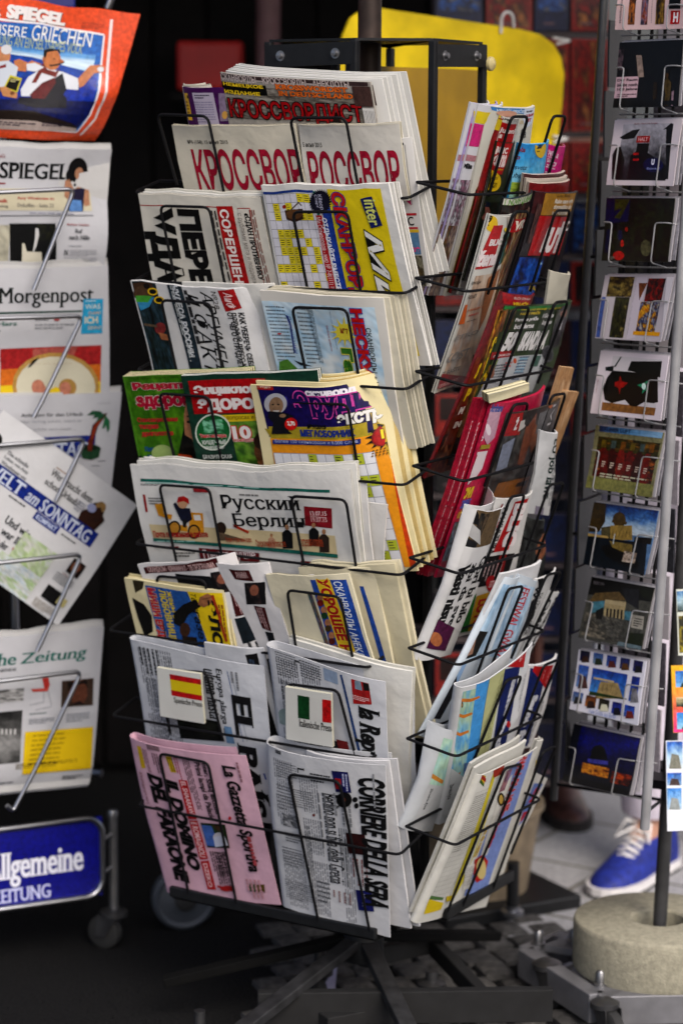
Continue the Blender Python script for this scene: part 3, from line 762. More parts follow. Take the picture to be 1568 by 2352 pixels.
clip_wire([(ZN, -500, 1690), (ZN, 735, 1535), (ZN, 330, 2390), (ZN, 120, 2790), (ZN, 60, 2740)], .135)
# sign
so_ = .03
def rr(x0, y0, x1, y1, rad):
    pts = []
    for cx, cy, a0 in ((x1 - rad, y1 - rad, 0), (x0 + rad, y1 - rad, 90), (x0 + rad, y0 + rad, 180), (x1 - rad, y0 + rad, 270)):
        for i in range(7): a = R(a0 + i * 15); pts.append((cx + rad * math.cos(a), cy + rad * math.sin(a)))
    return pts
sr, sb = on(PLv, *U(ZO, 640, 420), so_), on(PLv, *U(ZO, 630, 915), so_)
sgn = thing('framed_sign', 'royal blue newspaper sign in a chrome tube frame at the foot of the stand', 'sign', Vector((sr.x, sr.y, sb.z)) - LD * .4)
hS = sr.z - sb.z; ptsS = [sr - LD * (.85 - x) + Vector((0, 0, y - hS)) for x, y in rr(0, 0, .85, hS, .032)]
b = MB(); b.tube(ptsS, .0058, 10, closed=True); b.build('frame', CHROME, sgn)
for f_ in (.3, .72):
    q = sr - Vector((0, 0, hS * f_)); b = MB(); b.tube([q - LD * .003, Vector((pg.x, pg.y, q.z))], .004, 8); b.build('clamp', ZINC, sgn)
CORN = [sr - LD * .85, sr, Vector((sr.x, sr.y, sb.z)), Vector((sr.x, sr.y, sb.z)) - LD * .85]
CORN = [c - LN * .003 for c in CORN]
def px(v): return proj(v)
o, S = paper('sign_panel', None, None, ZU, [px(c) for c in CORN], (PLv[0] + LN * (so_ - .003), LN), bg='07096e', th=.004, m=GLOS, items=[
    t('Allgemeine', -95, 585, 528, 890, 'd8dae6', z=ZO, b=.012, serif=True), t('ZEITUNG', -50, 855, 320, 962, 'b9bde0', z=ZO, serif=True)])
o.location -= sgn.location; o.parent = sgn
for kk in ('label', 'category'):
    if kk in o: del o[kk]

# ------------------------------------------------------------------ yellow board behind the rack
PY = vplane(.24, 4.55, 58)
yel = mat('yellow enamel', (.84, .61, .006), rough=.45, noise=.17, scale=13, bump=.05, spec=.25)
def board(poly, plane, th, name, M, parent):
    q = [hit(*v, plane) for v in poly]; n_ = plane[1]; L = len(q)
    b = MB(); b.add(q + [v - n_ * th for v in q], [tuple(range(L)), tuple(range(2 * L - 1, L - 1, -1))] + [(i, (i + 1) % L, L + (i + 1) % L, L + i) for i in range(L)]); return b.build(name, M, parent)
yb = thing('yellow_board', 'large yellow metal board with rounded corners behind the rack', 'board', (hit(1030, 545, PY).x, hit(1030, 545, PY).y, 0))
board([(870, 17), (1195, 66), (1240, 78), (1270, 100), (1288, 130), (1295, 170), (1290, 245), (1280, 320), (1262, 430), (1240, 560), (1000, 548), (760, 535), (778, 150), (786, 85), (805, 40), (830, 22)], PY, .006, 'panel', yel, yb)
WHW = mat('white coated wire', (.75, .75, .73), rough=.4)
for pts in ([(1150, 75), (1151, 40), (1158, 28), (1168, 26), (1177, 34), (1180, 62)], [(1270, 86), (1310, 92), (1278, 100)], [(1270, 312), (1305, 318), (1270, 326)]):
    b = MB(); b.tube([hit(*v, (PY[0] + PY[1] * .006, PY[1])) for v in pts], .0028, 8, rnd=.006); b.build('wire_hook', WHW, yb)
b = MB(); a_ = hit(1225, 400, PY) - PY[1] * .03
b.tube([(a_.x, a_.y, 0), (a_.x, a_.y, hit(1225, 120, PY).z)], .012, 10); a_ = hit(850, 400, PY) - PY[1] * .03; b.tube([(a_.x, a_.y, 0), (a_.x, a_.y, hit(850, 60, PY).z)], .012, 10); b.build('support_leg', BLACKP, yb)
# ------------------------------------------------------------------ postcard carousel on the right
cc = Vector((.645, 2.73, 0))
car = thing('postcard_carousel', 'tall postcard carousel of grey tubes standing in a round concrete foot', 'postcard carousel', cc)
rc_ = ground(*U(ZS, 1418, 1022), .16); ro_ = (ground(*U(ZS, 905, 1022), .16) - rc_).length
conc = mat('cast concrete', (.33, .31, .235), rough=.95, noise=.13, scale=110, bump=.25, bscale=260, spec=.1)
cc.x, cc.y = rc_.x, rc_.y; car.location = cc
b = MB(); b.lathe((cc.x, cc.y, .075), [(.31 * ro_, 0), (ro_ * .985, 0), (ro_, .006), (ro_, .078), (ro_ * .99, .083), (ro_ * .97, .085), (.33 * ro_, .085), (.31 * ro_, .082)], 64, closed=True); b.build('concrete_foot', conc, car)
b = MB(); b.tube([(cc.x, cc.y, .07), (cc.x + .07, cc.y, 2.2)], .0118, 16); b.build('pole', mat('dark grey tube', (.035, .035, .037), rough=.5, noise=.2), car)
fp_ = [ground(*U(ZS, x, y), .075) for x, y in ((860, 1110), (610, 1205), (1048, 1485), (1750, 1470))] 
fp_ += [Vector((2 * cc.x - v.x, 2 * cc.y - v.y, .075)) for v in fp_[1:3]]
b = MB()
for i in range(len(fp_)): b.bar(fp_[i] - Vector((0, 0, .025)), fp_[(i + 1) % len(fp_)] - Vector((0, 0, .025)), .03, .05, bev=.002)
b.bar(fp_[1] * .5 + fp_[0] * .5 - Vector((0, 0, .006)), fp_[4] - Vector((0, 0, .006)), .05, .012); b.bar(fp_[2] - Vector((0, 0, .006)), fp_[5] - Vector((0, 0, .006)), .05, .012)
fr_ = b.build('base_frame', mat('galvanised steel', (.20, .20, .215), rough=.5, metal=.4, noise=.12, scale=25, bump=.02), car)
for c in (U(ZS, 690, 1185), U(ZS, 1065, 1435), U(ZS, 905, 1175)):
    q = ground(*c, .075); b = MB(); b.lathe(q, [(.012, -.004), (.012, .004), (.008, .005), (.008, .022), (.005, .026), (0, .026)], 12); b.build('bolt', ZINC, fr_)
castor(car, ground(*U(ZS, 740, 1380), .05), 5.2, .032); castor(car, ground(*U(ZS, 1090, 1640), .04), 5.2, .03)
for c in fp_[3:]: castor(car, (c.x, c.y, .05), 1.0, .03)
lpole = ground(1270, 1838, .336); rpole = ground(1480, 1905, .395)
yp = lambda y: (Vector((0, y, 0)), Vector((0, -1, 0)))
ltop, rtop = hit(1392, -90, yp(lpole.y)), hit(1612, -90, yp(rpole.y))
tubem = mat('grey tube', (.30, .30, .31), rough=.42, metal=.15, noise=.15, scale=20)
b = MB(); b.tube([lpole, ltop.lerp(lpole, -.3)], .0070, 14); b.build('side_tube', mat('dark side tube', (.06, .06, .062), rough=.4, metal=.6), car)
b = MB(); b.tube([rpole, rtop.lerp(rpole, -.3)], .0076, 14); b.build('side_tube', tubem, car)
for z_ in (.02, .33, .66, 1.05):
    b = MB(); b.tube([lpole.lerp(ltop, z_), Vector((cc.x + .03 * z_, cc.y, lpole.lerp(ltop, z_).z)), rpole.lerp(rtop, z_)], .003, 8); b.build('cross_wire', BLACKW, car)
b = MB(); b.lathe((cc.x, cc.y, .40), [(.01, 0), (.07, 0), (.07, .015), (.01, .015)], 8, closed=True); b.build('bottom_plate', BLACKP, car)
# card face
AXL = Vector((.042, 0, 1))
PCp = (Vector((.441, 3.78, .97)), Vector((-.779, -.627, 0)).normalized()); CN = PCp[1]; CD = Vector((-CN.y, CN.x, 0)); CD = CD if CD.x > 0 else -CD
for s_ in (-.055, -.028, .0, .028, .055):
    q = PCp[0] + CD * s_ - CN * .035; b = MB(); b.tube([q + AXL * (.43 - .97), q + AXL * 1.2], .0028, 6); b.build('rod', BLACKW, car)
def card_pocket(S):
    """wire pocket that holds a postcard: two hoops in front of it, hooked back at the sides"""
    def q(s_, t_, n_): return Vector(S.pos(np.array([[s_, t_, n_]]))[0])
    b = MB()
    for s_, o_ in ((.16, -.12), (.80, 1.12)):
        b.tube([q(o_, .40, -.03), q(o_ * .5 + s_ * .5, .395, .006), q(s_, .40, .007), q(s_, 1.02, .007), q(s_, 1.05, -.03)], .0012, 6, rnd=.006)
    b.tube([q(-.1, 1.05, -.03), q(1.1, 1.05, -.03)], .0014, 6)
    b.build('card_pocket', tubem, car)
def cplane(Z, corners, tan=-.17, off=0.0):
    ys = [U(Z, *c)[1] for c in corners]; xs = [U(Z, *c)[0] for c in corners]
    z_ = hit(sum(xs) / 4, sum(ys) / 4, PCp).z
    return lean(PCp, z_, off, tan)
def card(label, Z, corners, bg, items, copies=2, m=CARDM, group='postcards in the carousel'):
    pl = cplane(Z, corners)
    if copies:
        stack(copies, (4, -3), .004, 'postcard', 'copy filed behind the ' + ' '.join(label.split()[:9]).rstrip(','), 'postcard', Z, corners, pl, group, bgs=('b4b0b4', '8d8a90'), th=.0012, m=m)
    o, S = paper('postcard', label, 'postcard', Z, corners, pl, bg=bg, th=.0012, m=m, items=items, group=group, maxlen=.04)
    card_pocket(S)
K = '0a0a0c'
card('postcard with three old pictures and a red initial, top of the carousel', ZP, [(590, -90), (1160, -90), (1133, 240), (552, 250)], 'd9b7b4', [
    t('Weihnachtsmarkt', 590, -80, 640, 195, '201015', rot=90), pic(660, -85, 745, 205, ['120604', '8a5a20', 'c08038', '301808'], 3), pic(765, -85, 850, 205, ['120a14', '8a8098', 'b06020', '240c08'], 5),
    t('Museum', 858, -50, 878, 190, '301820', rot=90), pic(890, -85, 990, 200, ['2a1a08', '7a6020', 'b09040'], 7), r(1012, -80, 1125, 70, '100808'), r(1020, 85, 1110, 200, 'c02018'), t('H', 1045, 100, 1095, 185, 'f0e8e8', b=.05)])
card('black postcard with a printed white label and small yellow statues', ZP, [(600, 362), (1130, 332), (1088, 908), (540, 920)], '060607', [
    r(548, 650, 760, 838, 'c9a9b0'), t('Der Raum', 575, 665, 750, 695, '151015', b=.03), t('bleibt noch', 575, 705, 750, 740, '151015', b=.03), t('100 Jahre', 575, 745, 750, 780, '151015', b=.03), bt(575, 795, 740, 830, 2, '604850'),
    p([(740, 470), (785, 470), (805, 655), (755, 660)], '9a8a80'), pic(550, 420, 640, 600, ['1a1416', '7a6a70', '2a2024'], 9, n=8), p([(965, 690), (1000, 660), (1035, 700), (1030, 800), (1010, 900), (975, 900), (985, 800)], '6a5a30'),
    e(995, 640, 16, 22, '6a5230'), p([(885, 700), (915, 700), (912, 840), (880, 850)], '4a3c20'), p([(1040, 780), (1060, 770), (1050, 900), (1035, 900)], 'a08890'), r(545, 855, 1085, 905, '1c120c')], copies=3)
card('white framed postcard with grey street scene and red and blue signs', ZP, [(545, 1022), (1138, 1010), (1050, 1588), (475, 1578)], 'd3c8cc', [
    pic(555, 1055, 1055, 1540, ['b8b4ba', '9a989e', '55555a', '2a2a2e'], 11, mode='g'), p([(560, 1260), (600, 1250), (640, 1370), (610, 1530), (525, 1530), (530, 1320)], '0c0c10'), p([(690, 1330), (740, 1290), (850, 1310), (1000, 1420), (995, 1530), (660, 1530)], '0e0e12'),
    p([(1040, 1050), (1060, 1060), (1010, 1530), (995, 1530), (1000, 1100), (970, 1110)], '1a1a1e'), p([(590, 1170), (700, 1110), (770, 1100), (720, 1180), (620, 1190)], '35353a'), r(738, 1160, 862, 1218, 'b3141c'), t('HALT', 755, 1172, 845, 1205, 'd0a0a0', b=.03),
    r(735, 1225, 855, 1330, '20222a'), r(715, 1305, 765, 1325, 'b01c20'), r(713, 1355, 768, 1373, 'b01c20'), e(890, 1410, 85, 62, '0c1c66'), t('U', 872, 1360, 905, 1410, 'd8dcf0', b=.06), t('Bahnhof', 835, 1430, 945, 1450, '9aa4d8'), t('Berlin - Historische Straßen', 720, 1045, 925, 1062, 'a03030')])
card('dark leafy postcard with a blue corner and red flowers', ZP, [(487, 1690), (1060, 1690), (1000, 2240), (442, 2228)], '14180e', [
    pic(495, 1695, 1050, 2230, ['0a0c08', '1c2a14', '3a4420', '10140c', '2a2012'], 13, n=18, f=6), p([(490, 1690), (690, 1695), (670, 1890), (520, 1910), (475, 1900)], '10235e'), p([(560, 1700), (690, 1700), (600, 1870), (550, 1860), (620, 1780), (555, 1800)], '5a5a18'), r(470, 1960, 530, 2160, '16305e'),
    e(590, 2185, 48, 40, 'b02814'), e(620, 2080, 14, 30, 'b83018'), e(600, 2010, 22, 45, '1a2a5a'), e(820, 2120, 45, 70, '6a6a50'), e(655, 1960, 12, 20, 'a03018'), p([(930, 1760), (975, 1740), (960, 2050), (905, 2060)], '2a3a1c'), bt(500, 2190, 560, 2220, 3, '8a8a80')])
card('postcard set of old film scenes with yellow and blue pictures', ZQ, [(470, 214), (1065, 214), (940, 785), (385, 752)], 'b9b2ba', [
    pic(480, 225, 720, 400, ['3a2a10', '6a5a28', '9a8a50', '241a10'], 15), pic(500, 400, 680, 750, ['15150f', '5a5a30', '2a2a20', '8a8050'], 16), r(392, 400, 480, 745, '5a70a8'), p([(740, 230), (830, 230), (720, 745), (645, 765)], 'c4bcc8'), p([(755, 280), (830, 280), (760, 430)], '8a5a30'),
    pic(800, 240, 990, 440, ['1c0808', 'a02418', '5a1410', '2a1a30'], 17), pic(720, 440, 940, 720, ['c07a10', 'd8a828', '705020', '405a90', 'b8b0a0'], 18, f=5), r(700, 690, 935, 735, 'd8a010'), p([(1000, 230), (1062, 230), (1000, 780), (940, 780)], 'd8d4da'), t('Gruss aus Berlin', 700, 300, 690, 720, '505060', rot=90)])
card('white postcard with a black traffic light, red man and green man', ZQ, [(435, 856), (1014, 902), (940, 1460), (346, 1394)], 'd8cfd8', [
    r(465, 900, 955, 1400, 'c8c4ca'), p([(450, 1300), (900, 1350), (885, 1415), (440, 1370)], '9a7448'), p([(690, 950), (955, 950), (940, 1090), (660, 1030)], '0e1f1c'), p([(535, 1030), (920, 1060), (920, 1300), (880, 1310), (800, 1300), (730, 1340), (680, 1330), (640, 1280), (530, 1310), (470, 1280), (455, 1180), (490, 1090)], '050708'),
    p([(600, 1075), (612, 1120), (665, 1135), (625, 1175), (605, 1180), (595, 1235), (585, 1180), (555, 1165), (555, 1130), (590, 1120)], 'a8140c'), p([(745, 1155), (790, 1140), (850, 1110), (815, 1150), (840, 1220), (810, 1200), (785, 1230), (790, 1180)], '2a9a78'), e(800, 1165, 18, 28, 'c8e8e0'),
    p([(600, 910), (612, 912), (560, 1000), (545, 1000)], '40504c'), p([(475, 1000), (545, 990), (540, 1040), (475, 1030)], '303c40'), t('Berlin', 398, 1110, 415, 1220, 'b03030', rot=90)])
card('postcard with a row of brown bottles under a blue strip', ZQ, [(398, 1498), (965, 1560), (860, 2118), (310, 2032)], '6a6848', [
    pic(420, 1510, 950, 1600, ['2a5a90', '6aa0c8', '90b8d8'], 19, mode='h'), pic(390, 1590, 930, 1800, ['2a3018', '5a5a28', '403a18', '8a6a20'], 20, f=6), pic(360, 1700, 900, 2000, ['3a0c08', '8a1c14', '501810', '241808', 'a86a30'], 21, n=18, f=7),
    *[p([(440 + i * 75, 1690 + i * 10), (480 + i * 75, 1690 + i * 10), (500 + i * 68, 1790 + i * 12), (485 + i * 66, 1960 + i * 12), (430 + i * 66, 1950 + i * 12), (425 + i * 70, 1790 + i * 10)], ['7a1410', '5a0e0c', '8a2a18'][i % 3]) for i in range(6)], *[bt(440 + i * 70, 1800 + i * 12, 480 + i * 70, 1860 + i * 12, 3, 'c8b8a8') for i in range(6)],
    *[r(440 + i * 80, 1620 + i * 9, 490 + i * 80, 1690 + i * 9, ['7a6a20', '5a6a68', '8a6010'][i % 3]) for i in range(6)], p([(330, 1930), (880, 2010), (858, 2115), (312, 2030)], '8a8a58'), bt(430, 1910, 820, 1990, 2, 'b8b8a0'), t('BERLINER LUFT', 430, 1520, 690, 1560, '183a60', b=.02)])
dome = lambda x, y, k, c: [e(x, y, 52 * k, 60 * k, c), r(x - 60 * k, y, x + 60 * k, y + 40 * k, c), r(x - 7 * k, y - 82 * k, x + 7 * k, y - 40 * k, c)]
card('postcard of a domed stone building above blue water and a boat', ZR, [(345, 15), (855, 86), (744, 590), (255, 505)], '4a6a90', [
    pic(345, 15, 855, 300, ['1c4a86', '4a7ab0', '9ab4cc', 'b8c4cc'], 22, mode='g'), p([(345, 15), (440, 30), (430, 170), (380, 250), (300, 250)], '5a4a18'), *dome(540, 155, 1.0, '6a5830'), p([(470, 200), (640, 200), (640, 315), (460, 315)], 'a08a50'), p([(400, 215), (470, 205), (465, 310), (395, 290)], '6a6448'),
    *[r(480 + i * 27, 240, 490 + i * 27, 290, '5a4a28') for i in range(6)], p([(300, 260), (450, 285), (450, 305), (295, 280)], 'b09860'), p([(290, 280), (760, 340), (745, 590), (255, 505)], '1c3240'), p([(660, 290), (800, 300), (790, 350), (655, 330)], '2a241c'),
    p([(385, 360), (450, 350), (640, 440), (700, 500), (690, 545), (560, 510), (430, 440)], '14181c'), p([(460, 320), (640, 350), (640, 440), (480, 370)], '8a7a48'), pic(560, 400, 680, 500, ['8a7a70', 'c8b8a8', '504848'], 23, n=8), r(487, 265, 505, 345, 'b8c4cc')])
card('dark city postcard of a columned stone gate seen from above', ZR, [(320, 602), (820, 690), (714, 1180), (216, 1078)], '3a3a34', [
    p([(320, 602), (820, 690), (800, 800), (290, 740)], '0c0c0e'), t('BERLIN', 335, 640, 420, 668, '8a8488'), p([(350, 730), (540, 720), (600, 790), (300, 800)], '7a6844'), p([(560, 690), (700, 700), (700, 860), (600, 800)], '3a3c44'), p([(700, 680), (810, 700), (790, 790), (720, 760)], '2a3414'),
    p([(320, 800), (430, 790), (420, 860), (320, 890)], '5a8a98'), p([(430, 780), (600, 800), (585, 945), (420, 930)], 'a89a78'), *[p([(445 + i * 29, 850 + i * 3), (460 + i * 29, 852 + i * 3), (455 + i * 29, 930 + i * 3), (440 + i * 29, 925 + i * 3)], '2c2820') for i in range(5)], r(430, 785, 600, 835, 'b4a684'),
    pic(240, 880, 590, 1120, ['5a5a58', '75736c', '4a4a48', '8a8478'], 24), p([(360, 870), (420, 840), (410, 940), (360, 930)], '141414'), p([(650, 900), (745, 915), (730, 1020), (640, 1000)], 'a8a49a'), bt(655, 920, 735, 1005, 4, '404038'), p([(600, 1040), (735, 1050), (720, 1150), (600, 1120)], '3a4420'), p([(540, 1110), (720, 1150), (714, 1178), (525, 1140)], '7a8a90'), p([(590, 870), (650, 880), (640, 950), (590, 940)], '5a8a98')])
def mini(x0, y0, x1, y1, top, bot, sd): return [pic(x0, y0, x1, y1, top, sd, n=6, mode='g'), p([(x0 + (x1 - x0) * .15, y1), (x0 + (x1 - x0) * .3, y0 + (y1 - y0) * .45), (x0 + (x1 - x0) * .75, y0 + (y1 - y0) * .5), (x0 + (x1 - x0) * .9, y1)], bot)]
card('white postcard of eleven small blue sky city views around a pale gate', ZR, [(232, 1172), (745, 1266), (680, 1770), (160, 1640)], 'd6d6e2', sum([
    mini(235 + i * 101, 1178 + i * 19, 322 + i * 100, 1276 + i * 20, [['10184a', '2a3a7a'], ['3a68a8', '88a0b8'], ['1a4a9a', '3a78b8'], ['1c3a80', '4a5a80'], ['10206a', '1c3a8a']][i], ['5a3a14', '2a4a28', '7a3a28', '7a5a24', '1a2a30'][i], 30 + i) for i in range(5)], []) + sum([
    mini(205, 1290, 310, 1480, ['3a68b0', '7a9ac8'], '6a4a48', 36), mini(310, 1315, 602, 1560, ['1656a8', '4a94d0'], 'a09068', 37), mini(612, 1380, 700, 1590, ['1c4a9a', '3a70b8'], '8a8a90', 38), mini(178, 1500, 270, 1600, ['4a6aa0', '8090a8'], '20201c', 39), mini(280, 1530, 372, 1635, ['6a4010', 'b07a20'], '4a2a0c', 40), mini(382, 1555, 472, 1660, ['2a2c1c', '5a5a40'], 'c8c8b0', 41), mini(482, 1580, 566, 1690, ['1c3a90', '3a5aa8'], '1a2444', 42), mini(576, 1605, 665, 1715, ['2a5ab0', '4a7ab8'], '8a3a24', 43)], []) + [
    p([(320, 1500), (600, 1560), (600, 1568), (310, 1530)], '3a5a28'), r(345, 1400, 500, 1425, 'b8a880'), *[r(350 + i * 32, 1430 + i * 6, 358 + i * 32, 1490 + i * 6, '6a5a3c') for i in range(5)], t('Viele Grüße aus Berlin', 315, 1655, 515, 1700, '7a94c8')])
card('night blue postcard with a lit golden dome building, bottom of the carousel', ZR, [(182, 1755), (710, 1870), (612, 2325), (92, 2205)], '060812', [
    pic(182, 1755, 710, 2180, ['0a1466', '10208a', '0c1660', '0a1050'], 44, mode='g'), e(388, 1985, 58, 62, '05060e'), p([(330, 1990), (450, 1990), (460, 2070), (300, 2060)], '0a0c1c'), p([(300, 2030), (460, 2050), (460, 2080), (300, 2060)], '5a5aa8'), pic(245, 2060, 470, 2185, ['5a3408', 'b06a10', 'e0a030', '8a4a0c'], 45, n=12, f=6), pic(470, 2130, 640, 2250, ['1a0c06', '8a3a0c', 'c8641c'], 46, n=8),
    p([(90, 2150), (640, 2280), (610, 2330), (90, 2210)], '040406')], copies=3)
# neighbouring column at the frame edge
PC2 = (Vector((cc.x + .05, cc.y - .13, 1)), Vector((.25, -.97, 0)).normalized())
def edge_card(label, Z, corners, bg, items):
    z_ = hit(*U(Z, *corners[0]), PC2).z; pl = lean(PC2, z_ - .06, 0, -.1)
    paper('postcard', label, 'postcard', Z, corners, pl, bg=bg, th=.0012, m=CARDM, items=items, group='postcards in the carousel', maxlen=.04)
edge_card('small landscape postcard at the right edge, above the rainbow one', ZR, [(988, 702), (1280, 690), (1290, 1210), (1004, 1222)], 'c0c4b8', [pic(992, 705, 1280, 880, ['5a8ab8', 'a0b8c0', '2a3a30'], 50, mode='g'), pic(1005, 900, 1280, 1200, ['6a6a18', '1a2014', 'a89a28', '2a3a20'], 51)])
edge_card('yellow to pink framed postcard with three blue sky views', ZR, [(948, 1300), (1260, 1290), (1290, 1815), (966, 1828)], 'd8a020', [pic(948, 1300, 1280, 1825, ['d8b010', 'e0a030', 'e07060', 'd84090'], 52, mode='g', k=.05), *mini(980, 1335, 1230, 1470, ['2a78c0', '80b0d8'], '3a4a28', 53), *mini(985, 1540, 1240, 1625, ['c8b890', '405048'], '20241c', 54), *mini(990, 1660, 1245, 1800, ['2a88d0', '90c0d8'], '3a5a2a', 55)])
edge_card('white postcard with stacked pale blue views, lowest at the right edge', ZR, [(906, 1890), (1230, 1885), (1235, 2590), (918, 2600)], 'd8dce4', [*mini(912, 1895, 1040, 2110, ['2a70c0', 'a0c0d8', 'c8d4dc'], '8a8a80', 56), *mini(1050, 1895, 1220, 2110, ['2a70c0', 'a0c0d8'], '60605c', 57), *mini(915, 2140, 1030, 2240, ['2a70c0', '90b0cc'], '6a5a58', 58), *mini(915, 2260, 1030, 2430, ['4a90d0', 'b0cce0'], '9aa0a0', 59)])
# cards of the far-side columns: only pale backs and rims show between the front pockets
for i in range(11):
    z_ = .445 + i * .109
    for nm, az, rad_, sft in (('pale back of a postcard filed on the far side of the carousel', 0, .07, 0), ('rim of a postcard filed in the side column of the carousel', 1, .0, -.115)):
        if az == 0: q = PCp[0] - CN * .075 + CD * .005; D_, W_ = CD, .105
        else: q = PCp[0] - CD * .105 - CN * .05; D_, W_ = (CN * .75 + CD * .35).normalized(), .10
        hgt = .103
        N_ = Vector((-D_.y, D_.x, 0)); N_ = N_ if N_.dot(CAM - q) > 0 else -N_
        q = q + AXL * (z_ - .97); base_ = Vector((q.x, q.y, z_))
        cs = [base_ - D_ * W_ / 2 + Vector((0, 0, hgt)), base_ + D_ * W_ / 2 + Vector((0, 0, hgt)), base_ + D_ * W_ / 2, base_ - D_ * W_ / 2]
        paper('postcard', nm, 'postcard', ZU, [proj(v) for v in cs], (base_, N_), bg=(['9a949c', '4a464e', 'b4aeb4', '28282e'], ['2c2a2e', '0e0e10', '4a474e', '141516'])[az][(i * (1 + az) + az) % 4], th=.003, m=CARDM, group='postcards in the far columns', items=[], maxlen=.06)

# ------------------------------------------------------------------ dim souvenir shelves between the two racks
sx = vplane(.441, 4.82, 70); SN = sx[1]
sh = thing('souvenir_rack', 'dim souvenir rack of shelves behind the yellow board', 'rack', (hit(1290, 1800, sx).x, hit(1290, 1800, sx).y, 0))
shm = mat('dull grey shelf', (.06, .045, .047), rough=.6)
b = MB()
for x_ in (1000, 1200):
    q = hit(x_, 900, sx); b.tube([(q.x, q.y + .03, 0), (q.x, q.y + .03, 2.1)], .009, 10)
b.build('upright', BLACKP, sh)
ROWS = [(-60, 70), (88, 300), (325, 440), (465, 580), (600, 700), (735, 870), (905, 1000), (1010, 1130), (1180, 1290), (1360, 1460), (1500, 1600), (1660, 1790)]
for i, (y0, y1) in enumerate(ROWS):
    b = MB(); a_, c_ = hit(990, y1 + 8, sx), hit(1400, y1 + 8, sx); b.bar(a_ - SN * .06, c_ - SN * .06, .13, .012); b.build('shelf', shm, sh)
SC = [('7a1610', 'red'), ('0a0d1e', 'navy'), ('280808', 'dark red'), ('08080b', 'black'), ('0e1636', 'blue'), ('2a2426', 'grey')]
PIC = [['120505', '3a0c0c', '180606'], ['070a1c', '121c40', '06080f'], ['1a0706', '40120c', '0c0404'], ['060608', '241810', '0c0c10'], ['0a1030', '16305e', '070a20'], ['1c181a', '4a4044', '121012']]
plc = ['topmost', 'second', 'third', 'fourth', 'fifth', 'sixth', 'seventh', 'eighth', 'ninth', 'tenth', 'eleventh', 'lowest']
for i, (y0, y1) in enumerate(ROWS):
    for j, (x0, x1) in enumerate(((1000, 1108), (1116, 1222), (1228, 1306), (1312, 1396))):
        k_ = (i * 3 + j * 2 + (1 if i in (5, 8) else 0)) % 6
        if i in (3, 8, 9) and j > 1: k_ = 4
        if i in (1, 2) and j > 1: k_ = 0
        if i == 0: k_ = (4, 0, 4, 0)[j]
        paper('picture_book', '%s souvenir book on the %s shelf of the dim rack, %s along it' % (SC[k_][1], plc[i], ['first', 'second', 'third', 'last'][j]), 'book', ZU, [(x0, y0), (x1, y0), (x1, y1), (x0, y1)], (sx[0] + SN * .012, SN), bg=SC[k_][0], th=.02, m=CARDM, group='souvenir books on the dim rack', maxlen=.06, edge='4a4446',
              items=[pic(x0 + 8, y0 + 8, x1 - 8, y1 - 8 if j % 2 else y0 * .35 + y1 * .65, [['5a0c0a', '9a2418', '2a0606', 'a06a3a'], PIC[1], PIC[2], PIC[3], ['10245e', '3a68a8', '0a1030', '8a8a90'], PIC[5]][k_] if i < 4 else PIC[k_], i * 7 + j, n=10, f=5), bt(x0 + 20, y1 - 22, x1 - 20, y1 - 12, 1, '7a6064')])

